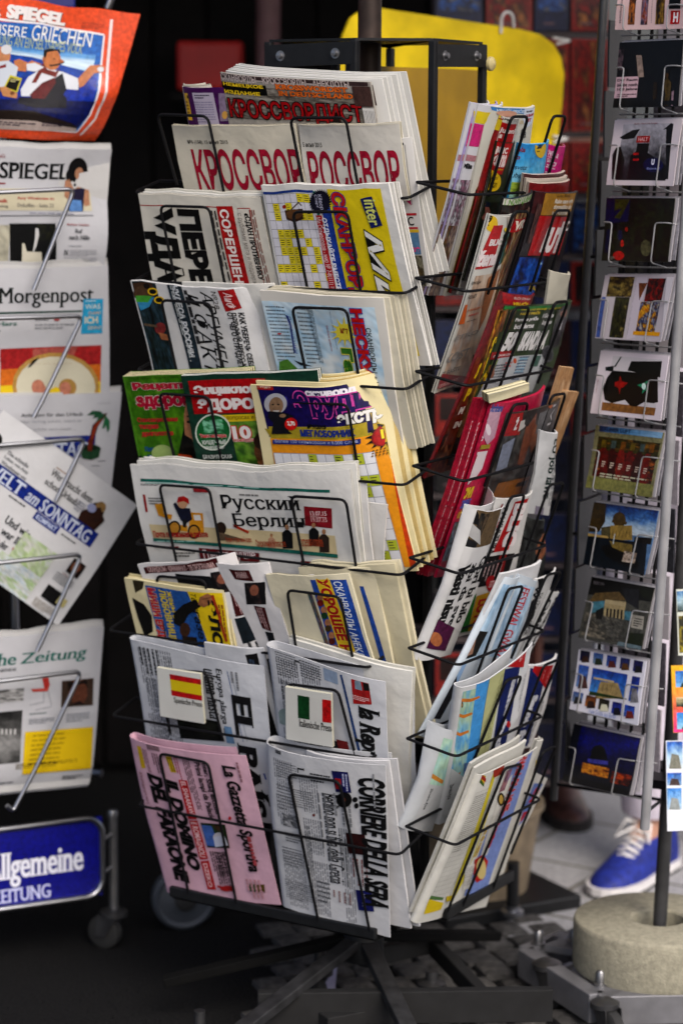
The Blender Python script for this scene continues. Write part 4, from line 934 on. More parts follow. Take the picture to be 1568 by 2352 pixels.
# ------------------------------------------------------------------ people behind the carousel
skin = mat('skin', (.42, .22, .15), rough=.55, noise=.08); 
def person(label, heel, face, trouser, shirt, shoe_kind, knee=.0, stride=0.0, side=1):
    """standing figure; face = walking direction (unit vector)"""
    h = Vector(heel); d = Vector(face).normalized(); s = Vector((-d.y, d.x, 0))
    def P(f, l, z): return h + d * f + s * l * side + Vector((0, 0, z))
    J = {'pel': P(0, -.09, .95), 'sp': P(0, -.09, 1.18), 'ch': P(.01, -.09, 1.38), 'nk': P(.02, -.09, 1.50), 'hd': P(.035, -.09, 1.60), 'top': P(.03, -.09, 1.72),
         'hL': P(0, .0, .90), 'kL': P(.03, .0, .50), 'aL': P(-.02, .0, .10), 'fL': P(.09, .0, .03), 'hR': P(0, -.18, .90), 'kR': P(-.08 * stride + .03, -.19, .50), 'aR': P(-.36 * stride - .02, -.19, .10), 'fR': P(-.36 * stride + .09, -.19, .03),
         'sL': P(0, .06, 1.41), 'eL': P(-.04, .08, 1.12), 'wL': P(.02, .05, .90), 'sR': P(0, -.27, 1.41), 'eR': P(.02, -.32, 1.12), 'wR': P(.14, -.30, .92)}
    E_ = [('pel', 'sp'), ('sp', 'ch'), ('ch', 'nk'), ('nk', 'hd'), ('hd', 'top'), ('pel', 'hL'), ('hL', 'kL'), ('kL', 'aL'), ('aL', 'fL'), ('pel', 'hR'), ('hR', 'kR'), ('kR', 'aR'), ('aR', 'fR'), ('ch', 'sL'), ('sL', 'eL'), ('eL', 'wL'), ('ch', 'sR'), ('sR', 'eR'), ('eR', 'wR')]
    Rd = {'pel': .12, 'sp': .105, 'ch': .12, 'nk': .05, 'hd': .085, 'top': .06, 'hL': .08, 'kL': .055, 'aL': .034, 'fL': .017, 'hR': .08, 'kR': .055, 'aR': .034, 'fR': .017, 'sL': .055, 'eL': .04, 'wL': .027, 'sR': .055, 'eR': .04, 'wR': .027}
    for w_ in ('L', 'R'):
        for i in range(4):
            n_ = 'g%s%d' % (w_, i); J[n_] = J['w' + w_] + d * (.05 + .012 * (i % 3)) - Vector((0, 0, .07)) + s * (.018 * (i - 1.5)); Rd[n_] = .008; E_.append(('w' + w_, n_))
        J['th' + w_] = J['w' + w_] + d * .05 - Vector((0, 0, .02)) + s * (.03 if w_ == 'R' else -.03); Rd['th' + w_] = .009; E_.append(('w' + w_, 'th' + w_))
    names = list(J); me = bpy.data.meshes.new('person')
    org = Vector((h.x, h.y, 0))
    me.from_pydata([J[n_] - org for n_ in names], [(names.index(a), names.index(b)) for a, b in E_], [])
    o = bpy.data.objects.new('person', me); COL.objects.link(o); o.location = org
    sk = o.modifiers.new('skin', 'SKIN'); sub = o.modifiers.new('sub', 'SUBSURF'); sub.levels = sub.render_levels = 2
    for i, n_ in enumerate(names):
        v = me.skin_vertices[0].data[i]; v.radius = (Rd[n_], Rd[n_]); v.use_root = (n_ == 'pel')
    me.materials.append(skin); tag(o, label, 'person')
    def child(name, M, fn):
        b = MB(); fn(b); c = b.build(name, M, o); return c
    def trs(b):
        for w_, l in (('L', .0), ('R', -.18)):
            b.tube([J['h' + w_] + Vector((0, 0, .05)), J['k' + w_], J['a' + w_] - d * .02 + Vector((0, 0, .07 + knee))], lambda u: .105 - .05 * u if u < .9 else .066, 18)
        b.tube([P(0, -.09, .84), P(0, -.09, .92), P(0, -.09, 1.04)], .165, 20)
    child('trousers', trouser, trs)
    def shr(b):
        b.tube([P(0, -.09, .98), P(0, -.09, 1.2), P(0, -.09, 1.38), P(.01, -.09, 1.47)], lambda u: [.165, .15, .17, .075][min(3, int(u * 3.01))], 20)
        for w_ in ('L', 'R'): b.tube([J['s' + w_] + Vector((0, 0, .01)), J['e' + w_]], lambda u: .075 - .02 * u, 14); b.tube([J['e' + w_], J['w' + w_]], lambda u: .055 - .018 * u, 14)
    child('shirt', shirt, shr)
    hair = mat('brown hair', (.04, .025, .015), rough=.7)
    child('hair', hair, lambda b: b.lathe(P(-.012, -.09, 1.60), [(.06, -.07), (.088, -.02), (.10, .04), (.098, .08), (.066, .128), (0, .142)], 20))
    def fc(b):
        for l in (-.035, .035): b.lathe(P(.118, -.09 + l, 1.615), [(.012, 0), (.008, .006), (0, .008)], 10, d)
        b.tube([P(.118, -.09, 1.62), P(.145, -.09, 1.58), P(.118, -.09, 1.57)], .011, 8); b.tube([P(.112, -.115, 1.535), P(.116, -.065, 1.535)], .006, 6)
    child('face', mat('face features', (.25, .12, .09), rough=.6), fc)
    for l, w_ in ((0, 'L'), (-.19, 'R')):
        shoe(o, J['a' + w_], d, s, shoe_kind)
    return o
def shoe(parent, ank, d, s, kind):
    c = Vector((ank.x, ank.y, 0)); k_s = .93
    def P(f, l, z): return c + d * f * k_s + s * l * k_s + Vector((0, 0, z))
    prof = [(-.085, .028, .08), (-.07, .037, .11), (-.02, .040, .118), (.02, .042, .112), (.06, .046, .092), (.10, .051, .070), (.14, .050, .058), (.18, .042, .048), (.205, .026, .036), (.215, .010, .026)]
    def hull(z0, f_, top=None):
        n = 12; vs = []; fs = []
        for x, wd, ht in prof:
            ht = top if top else ht
            for k_ in range(n + 1):
                a = math.pi * k_ / n; vs.append(P(x * f_, wd * f_ * math.cos(a), z0 + (ht - z0) * (math.sin(a) ** .7)))
        L = len(prof)
        for i in range(L - 1):
            for k_ in range(n): fs.append((i * (n + 1) + k_, i * (n + 1) + k_ + 1, (i + 1) * (n + 1) + k_ + 1, (i + 1) * (n + 1) + k_))
            fs.append((i * (n + 1), (i + 1) * (n + 1), (i + 1) * (n + 1) + n, i * (n + 1) + n))
        fs.append(tuple(range(n + 1))); fs.append(tuple((L - 1) * (n + 1) + k_ for k_ in range(n + 1))[::-1])
        return vs, fs
    if kind == 'sneaker':
        up, so2 = mat('blue suede', (.010, .024, .26), rough=.65, noise=.25, scale=70, bump=.2), mat('white sole', (.7, .68, .68), rough=.6)
    else:
        up, so2 = mat('brown leather', (.09, .04, .035), rough=.35, noise=.3), mat('dark sole', (.015, .012, .012), rough=.8)
    b = MB(); v, f = hull(.018, 1.0); b.add(v, f, True); u_ = b.build('shoe', up, parent)
    b = MB(); rim = [(x * 1.03, wd * 1.12) for x, wd, _ in prof]; loop = [P(x, wd, 0) for x, wd in rim] + [P(x, -wd, 0) for x, wd in rim[::-1]]; L = len(loop)
    vs = [v_ + Vector((0, 0, .010)) for v_ in loop] + [v_ + Vector((0, 0, .026)) for v_ in loop]
    b.add(vs, [tuple(range(L))[::-1], tuple(range(L, 2 * L))] + [(i, (i + 1) % L, L + (i + 1) % L, L + i) for i in range(L)]); b.build('sole', so2, u_)
    b = MB(); b.add([v_ + Vector((0, 0, .001)) for v_ in loop] + [v_ + Vector((0, 0, .0095)) for v_ in loop], [tuple(range(L))[::-1], tuple(range(L, 2 * L))] + [(i, (i + 1) % L, L + (i + 1) % L, L + i) for i in range(L)]); b.build('outsole', RUBBER, u_)
    if kind == 'sneaker':
        b = MB()
        for i in range(6):
            x = .03 + i * .015; z = .108 - i * .0085
            b.tube([P(x, -.024, z - .006), P(x + .004, 0, z + .005), P(x, .024, z - .006)], .0035, 6); b.tube([P(x, -.022, z - .004), P(x + .016, .022, z - .008)], .003, 6)
        for sg in (-1, 1): b.tube([P(.03, 0, .115), P(.05, sg * .03, .122), P(.075, sg * .04, .092), P(.04, sg * .01, .11)], .003, 6)
        b.build('lace', mat('white lace', (.75, .73, .72), rough=.8), u_)
        b = MB(); b.tube([P(-.02, .040, .055), P(.03, .042, .055)], .004, 6); b.build('zip', ZINC, u_)
    else:
        b = MB(); b.tube([P(.05, -.044, .04), P(.055, 0, .078), P(.05, .044, .04)], .007, 8); b.build('strap', mat('dark strap', (.02, .012, .012), rough=.5), u_)
whit = mat('white cotton', (.62, .57, .66), rough=.9, noise=.1, bump=.2); teal = mat('dull teal cotton', (.05, .09, .11), rough=.9); den = mat('dark denim', (.02, .025, .04), rough=.9)
bh = ground(*U(ZS, 1345, 830), .0)
person('person in cropped white trousers and blue trainers behind the carousel', (bh.x - .0, bh.y + .05, 0), (-.58, -.81, 0), whit, mat('black cotton', (.015, .015, .018), rough=.95), 'sneaker', knee=-.03, stride=1.0, side=-1)
ph_ = ground(*U(ZS, 800, 530), 0)
person('person in brown leather shoes behind the right side of the rack', (ph_.x + .02, ph_.y + .20, 0), (.12, -1, 0), den, mat('grey knit', (.12, .12, .125), rough=.95), 'shoe')

# ------------------------------------------------------------------ small things on the ground
bk = ground(1100, 2112); olive = mat('olive plastic', (.20, .155, .10), rough=.6, noise=.2)
bu = thing('storage_tub', 'olive brown plastic tub on the ground behind the rack', 'tub', (bk.x, bk.y + .11, 0))
b = MB(); b.lathe((bk.x, bk.y + .11, .03), [(0, 0), (.098, 0), (.122, .16), (.128, .16), (.128, .172), (.116, .172), (.093, .010), (0, .010)], 28); b.build('body', olive, bu)
b = MB(); b.box((bk.x, bk.y + .11, .015), (.30, .28, .03), rz=.5, bev=.005); tag(b.build('base_plate', BLACKP), 'flat black base plate under the olive tub', 'base plate')
q = ground(*U(ZS, 530, 1000), .03); b = MB(); b.lathe((q.x, q.y, .03), [(.021, 0), (.021, .007), (.014, .010), (.014, .016), (0, .016)], 18); o_ = thing('short_pipe', 'short black pipe with a chrome collar beside the olive tub', 'pipe', (q.x, q.y, .03)); b.build('collar', CHROME, o_); b = MB(); b.tube([(q.x, q.y, .045), (q.x, q.y, .13)], .0115, 14); b.build('tube', BLACKP, o_)
orm = mat('coral plastic bag', (.55, .07, .045), rough=.45, noise=.5, scale=18, bump=.6, bscale=25)
q = ground(*U(ZS, 535, 745), .03)
def bag(name, label, c, size, M, sd_):
    bm = bmesh.new(); bmesh.ops.create_icosphere(bm, subdivisions=4, radius=1); rg = random.Random(sd_)
    ph = [rg.uniform(0, 6) for _ in range(6)]
    for v in bm.verts:
        k_ = 1 + .10 * math.sin(v.co.x * 5 + ph[0] + v.co.z * 3) + .08 * math.sin(v.co.y * 7 + ph[1] + v.co.x * 4) + .06 * math.sin(v.co.z * 11 + ph[2])
        pw = 1 - max(0, v.co.z) ** 2 * .35
        v.co = Vector((v.co.x * size[0] * k_ * pw, v.co.y * size[1] * k_ * pw, v.co.z * size[2] * (1 + .1 * math.sin(v.co.x * 9 + ph[3]))))
    me = bpy.data.meshes.new(name); bm.to_mesh(me); bm.free(); me.materials.append(M)
    for p_ in me.polygons: p_.use_smooth = True
    o = bpy.data.objects.new(name, me); COL.objects.link(o); o.location = c; return tag(o, label, 'bag')
bag('plastic_bag', 'crumpled coral plastic bag leaning beside the olive tub', (q.x - .015, q.y + .03, .085), (.055, .045, .072), orm, 4)
b = MB(); q2 = ground(1192, 2035); q1 = Vector((q2.x + .03, q2.y, .5)); b.tube([q1, q2], .010, 10); tag(b.build('wooden_pole', mat('reddish wood', (.06, .016, .010), rough=.6, noise=.3, scale=25)), 'thin reddish wooden pole behind the right-hand newspapers', 'pole')
o_ = ground(422, 2133); wm = mat('blue grey plastic', (.05, .058, .072), rough=.55, noise=.08)
wh = thing('cart_wheel', 'blue grey plastic trolley wheel under the pink newspaper', 'wheel', (o_.x, o_.y, 0)); wd_ = Vector((.25, -.97, 0)).normalized(); wc_ = Vector((o_.x, o_.y, .060))
b = MB(); b.lathe(wc_, [(.02, -.018), (.053, -.016), (.060, -.009), (.060, .009), (.053, .016), (.046, .011), (.03, .016), (.02, .018)], 40, wd_, True); b.build('rim', wm, wh)
b = MB(); b.lathe(wc_, [(0, -.022), (.02, -.022), (.02, .024), (.012, .028), (0, .028)], 20, wd_); b.build('axle', RUBBER, wh)
SCR = [ground(*U(ZD, *v), .006) for v in ((1005, 1215), (1078, 1222), (1070, 1388), (898, 1345))]
paper('paper_scrap', 'crumpled scrap of pale lilac paper on the cobbles under the rack', 'paper', ZD, [(985, 1215), (1082, 1222), (1070, 1388), (898, 1345)], (Vector((0, 0, .014)), Vector((0, 0, 1))), bg='a7a4bd', th=.001, wav=.05, items=[p([(960, 1290), (1010, 1260), (1020, 1280), (975, 1320)], '4a5a8a'), bt(930, 1320, 1060, 1370, 4, '7a7a98')])
# ------------------------------------------------------------------ papers on the front face
NP, MG = 'newspaper', 'magazine'
G1 = 'papers in the front pockets'; CRM = 'cbc5b0'; CRM2 = 'd2c79c'
def news(label, *a, **k): return paper('newspaper', label, NP, *a, **k)
def mag(label, *a, **k): k.setdefault('m', GLOS); return paper('magazine', label, MG, *a, **k)
S2 = lambda S, T: -.0  # flat
# row 1
stack(3, (-14, -.5), .006, 'magazine', 'cream edged magazine fanned behind the purple one, top row', MG, ZA, [(250, 330), (420, 325), (590, 840), (372, 830)], FP[0], 'fanned purple and cream magazines', bgs=('bdb8ac', '9a9486', 'c6c0b2'), n0=-.012, th=.003, m=GLOS)
mag('purple magazine with a lilac page and yellow label, top row left', ZA, [(255, 325), (545, 322), (640, 840), (372, 830)], FP[0], '3c0c48', [r(335, 338, 475, 500, 'b3aabb'), r(284, 345, 336, 478, 'd0a62a'), bt(345, 345, 425, 370, 2, '30304a'), bt(345, 380, 460, 490, 9, '8f88a0'), t('1', 300, 355, 318, 370, '5a3a10'), bt(295, 380, 325, 465, 5, '6a4a14'), p([(468, 340), (530, 345), (540, 480), (478, 480)], '8a7a90'), e(500, 450, 14, 20, 'c89a50')], n0=-.010, th=.003)
stack(6, (8.6, -1.8), .0035, 'magazine', 'further copy of the brown and red crossword magazine, fanned to the right', MG, ZA, [(462, 246), (1208, 300), (1436, 1300), (640, 1290)], FP[0], 'copies of the brown and red crossword magazine', bgs=('cdccc8', 'c3c2bd'), n0=-.008, th=.003, m=GLOS, items=[pic(1130, 306, 1240, 415, ['5a4440', '40302e'], 3, n=4)], bend=lambda S, T: -.010 * np.clip(S - .8, 0, 1) * 5)
mag('brown crossword magazine with red letters, top row, front of its stack', ZA, [(450, 248), (1200, 300), (1330, 930), (600, 930)], FP[0], '8f8a82', [
    pic(455, 300, 1190, 500, ['a09a90', '7a746c', '5a544e', '8a8478'], 60, n=20, f=9), r(452, 250, 1195, 300, '4a3a3a'), t('СКАНВОРДЫ—КРОССВОРДЫ—АНЕКДОТЫ', 464, 258, 1110, 310, 'c9b9b4', b=.02), r(466, 285, 718, 352, '0c0908'), t('НЕМЕЦКОЕ', 482, 290, 696, 316, 'e6c21c', b=.04), t('ИЗДАНИЕ', 490, 326, 682, 354, 'e6c21c', b=.04),
    t('KROSSWORDIST', 752, 300, 1110, 334, 'd8702a', serif=True, b=.03, out='2a0d08', ow=.03), t('IN DEUTSCHLAND', 768, 334, 1135, 366, 'd8702a', serif=True, b=.03, out='2a0d08', ow=.03), t('КРОССВОРДИСТ', 505, 372, 1190, 505, 'a3101a', b=.02, out='140404', ow=.05), r(1128, 310, 1235, 414, '55403c'),
    r(1182, 420, 1290, 500, 'd0cdc8'), *[r(1190 + i * 7, 430 + i, 1193 + i * 7 + i % 3, 492, '181414') for i in range(13)]], n0=-.007, th=.0035)
mag('long white magazine edge with pink and blue print, behind the yellow puzzle paper', ZA, [(1240, 578), (1412, 574), (1522, 1318), (1300, 1318)], FP[0], 'cfcdca', [
    r(1345, 560, 1385, 800, '9a8a86'), r(1388, 590, 1395, 602, '2a2a2a'), p([(1400, 815), (1420, 812), (1436, 905), (1410, 880)], 'c0206a'), r(1378, 942, 1462, 955, 'b8283a'), t('KREUZTSC', 1230, 960, 1450, 1006, '1c1c1e', serif=True), r(1380, 1012, 1470, 1022, 'b8283a'), r(1382, 1024, 1475, 1040, 'd2b02a'), r(1390, 1040, 1486, 1150, '5f86a8'), t('ора', 1410, 1112, 1484, 1150, 'd04888', b=.05), pic(1400, 1155, 1512, 1318, ['5a5848', '8a8674', '3a3428', '6a5a3a'], 61), ln([(1400, 600), (1440, 900)], .001, '9a9a98')], n0=-.0065, th=.002)
for i, (lb, cs, its) in enumerate([
    ('cream crossword paper with crimson letters, left one of two in the top pocket', [(228, 500), (842, 500), (930, 870), (320, 860)], [t('№6 (158), 15 июня 2015', 310, 574, 518, 600, '2a2a28', b=.01), t('КРОССВОР', 325, 618, 905, 830, '9c1238', b=.025)]),
    ('cream crossword paper with crimson letters, right one of two in the top pocket', [(858, 500), (1362, 495), (1425, 880), (930, 880)], [t('5 июня 2015', 885, 588, 990, 612, '2a2a28', b=.01), t('РОССВОР', 905, 628, 1395, 840, '9c1238', b=.025)])]):
    news(lb, ZA, cs, FP[0], ['c2bcab', 'cbc7bd'][i], [r(*(list(cs[0]) + [cs[1][0], cs[0][1] + 8]), 'd2ccba')] + its, n0=.004 if i == 0 else .001, th=.006, pages=3, edge='c4bda6', group='pair of cream crossword papers', wav=.006)
# row 2
stack(2, (2, -3), .004, 'newspaper', 'folded copy behind the paper with huge black letters, second row', NP, ZA, [(70, 850), (668, 868), (770, 1340), (150, 1340)], FP[1], 'copies behind the huge black letter paper', n0=-.004, th=.003, wav=.01)
news('white paper with huge sideways black letters and a red strip, second row left', ZA, [(62, 846), (668, 872), (775, 1345), (155, 1345)], FP[1], 'c6c2b6', [
    ln([(72, 903), (455, 912)], .0015, 'a3201c'), t('УДАР', 74, 915, 330, 1410, '0c0b0b', rot=90, b=.07), t('ПЕРЕД', 238, 925, 470, 1440, '0c0b0b', rot=90, b=.07), r(453, 908, 628, 1345, 'a81a1c'), t('СОВЕРШЕННО', 478, 925, 605, 1400, 'e3d8d2', rot=90, b=.035), p([(562, 921), (624, 922), (705, 1345), (635, 1345)], 'c8c2b6'), ln([(560, 922), (622, 922)], .0015, 'a3201c'), ln([(622, 922), (700, 1330)], .0012, 'a3201c'),
    t('«СДАН ПРОТИВНИКУ', 596, 945, 690, 1285, '1c1a18', rot=90, b=.03, serif=True), t('с рублями мата и поддержк', 568, 945, 655, 1320, '8a847c', rot=90), bt(630, 930, 720, 1330, 3, '8a5a50', rot=90), bt(435, 930, 530, 1340, 2, '4a4642', rot=90)], th=.006, wav=.008, pages=3)
stack(3, (3, 1), .004, 'newspaper', 'further copy of the yellow puzzle paper, second row right', NP, ZA, [(665, 808), (1318, 805), (ZB, 1525, 505), (ZB, 870, 500)], FP[1], 'copies of the yellow puzzle paper', n0=-.002, th=.003, wav=.006, bgs=('cfcec9', 'bdbbb4'))
news('yellow puzzle paper with red and blue sideways title, second row right', ZA, [(680, 803), (1312, 803), (ZB, 1530, 500), (ZB, 890, 490)], FP[1], 'd3d2cd', [
    ln([(690, 842), (940, 836)], .004, '2a4a90'), grid(695, 852, 1090, 1500, 8, 15, 'c9c8d0', '77777a', 'd3c21e', d=.3), e(798, 912, 10, 10, 'a02a20'), p([(800, 930), (890, 925), (895, 975), (850, 990), (810, 975)], '4a3020'), e(850, 950, 42, 24, '6a4a2c'), ln([(830, 930), (870, 895), (885, 910)], .002, '5a4a3a'),
    p([(938, 834), (950, 834), (1086, 1500), (1074, 1500)], '2a7a70'), p([(968, 850), (1015, 842), (1190, 1500), (1110, 1500)], '24489a'), p([(955, 955), (985, 955), (1075, 1400), (1040, 1400)], 'a8222c'), t('Ми Сканвордов - мир № 7-8(111) 10', 962, 965, 1045, 1330, 'd8c0c0', rot=90), t('ОТДЫХАЙТЕ ВМЕСТЕ', 990, 968, 1085, 1330, 'd8dce8', rot=90, b=.04),
    p([(1008, 822), (1275, 825), (1357, 1192), (ZB, 1478, 452), (ZB, 1395, 470), (ZB, 1180, 140), (1112, 1317)], 'd2bd10'), 
    *[p([(978 + 46 * math.cos(a) * k_, 885 + 52 * math.sin(a) * k_), (978 + 46 * math.cos(a + .2) , 885 + 52 * math.sin(a + .2)), (978, 885)], '12122e') for a in np.arange(0, 6.28, .2) for k_ in (1.25,)], e(978, 885, 48, 54, '12122e'), t('Кёвор', 960, 850, 1000, 925, 'b8b8d0', rot=90), t('Старт', 945, 850, 975, 915, 'b8b8d0', rot=90),
    t('СКАНВОРДЫ', 1018, 838, 1235, 1480, 'b91c20', rot=90, b=.04, out='22408e', ow=.045), p([(1178, 872), (1235, 862), (1292, 1005), (1235, 1018)], '1c2a6a'), t('inter', 1195, 878, 1282, 1005, 'c8cc6a', rot=90, b=.02), t('Мир', 1180, 1030, 1400, 1560, 'd8d8d4', rot=90, i=.3, b=.015, out='14140f', ow=.03),
    p([(ZB, 1393, 345), (ZB, 1440, 338), (ZB, 1462, 445), (ZB, 1405, 452)], 'a81c24'), t('Мир', 1398, 350, 1450, 440, 'd8c8c8', z=ZB, rot=90, i=.3), p([(ZB, 1398, 452), (ZB, 1462, 446), (ZB, 1464, 458), (ZB, 1400, 464)], '2a4a9a'), bt(1385, 340, 1400, 450, 3, '2a2a28', z=ZB, rot=90)], th=.004, wav=.006)
# row 3
stack(1, (20, 2), .010, 'newspaper', 'inner fold of the grey news paper with the forest picture', NP, ZB, [(300, 100), (700, 118), (800, 640), (380, 640)], FP[2], 'inner sheets of the forest picture paper', n0=-.002, th=.003)
news('newspaper with a raccoon in yellow sunglasses and forest, third row left', ZB, [(88, 88), (652, 140), (775, 640), (215, 640)], FP[2], 'c9c9c9', [
    pic(95, 96, 330, 640, ['0c1414', '1c2c24', '2c4450', '142018', '38505c'], 62, n=18, f=6), p([(100, 100), (190, 100), (200, 160), (160, 190), (115, 170)], '4a3424'), e(150, 150, 50, 34, '5a4430'), e(165, 118, 14, 14, '20160e'), p([(118, 185), (200, 168), (175, 215), (135, 232)], '3a8ab0'), p([(112, 160), (190, 165), (170, 195), (115, 190)], '4a9a3a'),
    e(193, 142, 24, 18, 'd0aa14'), e(222, 182, 24, 18, 'd0aa14'), e(193, 142, 17, 12, '14120c'), e(222, 182, 17, 12, '14120c'), e(225, 320, 26, 28, '8a3a3a'), p([(215, 340), (255, 350), (265, 380), (230, 375)], 'a06a48'), ln([(150, 300), (210, 310)], .004, '6a5a48'), p([(260, 105), (330, 110), (460, 640), (400, 640)], '2a3a44'),
    t('ЧУДЕСА РОССИИ', 285, 108, 384, 460, 'c8ccd0', rot=90, b=.05), bt(300, 110, 350, 480, 2, 'b0b4b4', rot=90), p([(345, 108), (600, 130), (730, 560), (470, 560)], 'c5c5c5'), t('АРГУМЕНТЫ', 430, 140, 590, 640, '14141a', rot=90, i=.25, b=.01), t('и ФАКТЫ', 355, 150, 545, 640, '16161c', rot=90, i=.25, b=.005), bt(350, 130, 440, 520, 1, '3a3a3c', rot=90),
    p([(508, 136), (578, 132), (616, 226), (545, 238)], '9e1a20'), t('АиФ', 530, 145, 592, 225, 'd8b8b8', rot=90, i=.2, b=.01), t('№28', 475, 140, 520, 225, '55504c', rot=90), t('КАК УБЕРЕЧЬ СЕБЯ', 608, 246, 682, 505, '18181a', rot=90, b=.04), t('ПЛЯЖНЫЙ ДРЕСС-КОД', 578, 244, 660, 540, '18181a', rot=90, b=.04), t('ОТ ЧЕГО СТРАДАЕТ', 548, 240, 640, 505, '18181a', rot=90, b=.04)], th=.004, wav=.008, bend=lambda S, T: -.02 * np.clip(S - .86, 0, 1) ** 1 * 3)
stack(5, (6, -.6), .0042, 'magazine', 'further copy of the cloud blue puzzle magazine, third row right', MG, ZB, [(722, 140), (1300, 182), (1455, 900), (900, 900)], FP[2], 'copies of the cloud blue puzzle magazine', n0=.000, th=.003, bgs=('c8c2ae', 'b2ac98'), wav=.003)
mag('cloud blue puzzle magazine with red and green title, third row right, front', ZB, [(710, 135), (1290, 180), (1415, 900), (870, 900)], FP[2], 'cdcac2', [
    pic(722, 192, 1340, 700, ['a8c8dc', 'c3d4dd', '9abfd8', 'cfd6d8'], 63, n=16), bt(738, 205, 880, 485, 16, '55606a', fill=.4, ws=.8), bt(880, 215, 1000, 500, 14, '55606a', fill=.4, ws=.8), ln([(835, 255), (855, 300), (862, 360), (872, 440)], .003, '23407e'), t('Рассказики', 838, 256, 890, 445, '4a58a0', rot=90, i=.3), e(802, 345, 10, 4, 'b03030'), t('Весёлые новости', 1028, 305, 1058, 430, 'a03a4a', rot=90),
    bt(940, 225, 1010, 490, 8, '5a6068', rot=90, fill=.4), p([(800, 480), (840, 470), (890, 520), (850, 540), (800, 530)], '5a8a3a'), p([(870, 475), (960, 505), (900, 500)], '1a2a3a'), *[p([(1118 + 75 * math.cos(a), 335 + 75 * math.sin(a)), (1118 + 32 * math.cos(a + .26), 335 + 32 * math.sin(a + .26)), (1118 + 32 * math.cos(a - .26), 335 + 32 * math.sin(a - .26))], 'e0cf3a') for a in np.arange(0, 6.28, .52)], e(1118, 335, 42, 40, 'e0cf3a'), t('№7', 1095, 315, 1140, 345, '9a5a28', b=.04),
    t('Газета', 1098, 415, 1215, 760, '3a7a20', rot=90, b=.08, out='d9d04a', ow=.04, sh='1c4a10'), t('НЕСКУЧНАЯ', 1148, 226, 1300, 800, 'b81c1e', rot=90, b=.06, out='1f4a9a', ow=.04), t('СКАНВОРДЫ + КЕЙВОРДЫ', 1222, 318, 1320, 760, '14181c', rot=90, b=.01), t('Телескоп Рекорд Подарок', 1055, 228, 1075, 420, '3a5a8a', rot=90)], th=.004, wav=.003)
# row 4
mag('green health magazine with pink title and thick cream pages, fourth row left', ZB, [(54, 545), (640, 530), (770, 1080), (170, 1080)], FP[3], '3f7416', [
    pic(56, 548, 500, 1078, ['5a8e1c', '3a6a12', '4a7e18', '7aa83a'], 64, n=10), t('только для вас лучшие советы', 75, 552, 315, 566, '23400c'), t('Рецепты', 90, 572, 405, 622, 'a8123c', serif=True, b=.05, out='c8b8b0', ow=.03), t('здоровья', 108, 638, 470, 712, 'a8123c', serif=True, b=.05, out='c8b8b0', ow=.03), t('Сенсационная', 120, 742, 318, 772, 'b03034', serif=True, b=.04), t('теория', 132, 778, 230, 806, 'b03034', serif=True, b=.04), t('долголетия', 143, 812, 300, 838, 'b03034', serif=True, b=.04),
    t('Почему', 162, 884, 246, 912, '1c5a8a', serif=True, b=.04), t('ребёнок', 174, 918, 264, 942, '1c5a8a', serif=True, b=.04), e(245, 915, 50, 40, '9ab06a'), p([(352, 655), (470, 655), (480, 990), (400, 960), (350, 940), (320, 930), (345, 800)], '0d0b0a'), p([(355, 665), (400, 660), (430, 720), (440, 900), (410, 915), (385, 850), (352, 830), (345, 740)], 'a87858'), e(378, 768, 20, 8, '281a14'), ln([(360, 742), (410, 738)], .003, '1a100c'), p([(320, 920), (380, 930), (400, 960), (320, 950)], 'b0481a'), bt(95, 600, 105, 680, 2, '2c4a10', rot=90)], th=.022, pages=8, edge='d2c79e', n0=.003, wav=.002)
mag('dark green health encyclopedia magazine with red title panel, fourth row middle', ZB, [(345, 535), (990, 518), (1100, 1090), (460, 1090)], FP[3], '0c2e22', [
    r(362, 562, 760, 730, 'a8121a'), t('Энциклопедия', 384, 584, 850, 645, 'd8d0cc', b=.05, serif=True), t('ЗДОРОВЬЯ', 402, 650, 830, 722, 'd8d0cc', b=.05, serif=True), pic(560, 735, 1000, 1088, ['3a6a20', '76a03a', '2a4a18', '9aba60'], 65, n=12), p([(518, 735), (735, 728), (745, 762), (530, 768)], 'c9b01c'), t('в вопросах и ответах', 532, 738, 780, 762, '3a340c'),
    e(490, 815, 86, 88, 'c8d0c0'), e(490, 815, 79, 81, '1a6a38'), pic(435, 755, 545, 820, ['1a5a30', '5aa878', '8ac8a8', '2a7a48'], 66, n=8), t('Тема номера:', 424, 822, 556, 846, 'c22030', serif=True, b=.03, out='d8d8d0', ow=.03), t('КИШЕЧНЫЕ', 438, 852, 555, 874, 'd8dcd4', b=.02), t('ИНФЕКЦИИ', 452, 878, 545, 900, 'd8dcd4', b=.02), t('10', 576, 786, 676, 850, 'd8d4d0', b=.05, out='c01c28', ow=.05), t('сканвордов', 585, 848, 688, 866, 'c01c28', b=.02, out='d8d4d0', ow=.04),
    r(438, 920, 585, 946, '183028'), t('БРАЗИЛЬСКАЯ', 443, 922, 582, 942, 'c8ccc4', b=.02), t('ДИЕТА', 486, 950, 552, 968, 'c8ccc4', b=.02), e(738, 905, 52, 70, '6a4426'), e(730, 860, 48, 42, '3a2414'), p([(700, 960), (780, 930), (790, 1060), (740, 1060)], '8a5a38')], th=.010, pages=4, edge='c9cbc4', n0=.009, wav=.003)
cb = lambda S, T: -.060 * np.clip(S - .72 + .14 * (1 - T), 0, 1) ** 2 * np.clip(1.0 - .75 * T, 0, 1) / .2
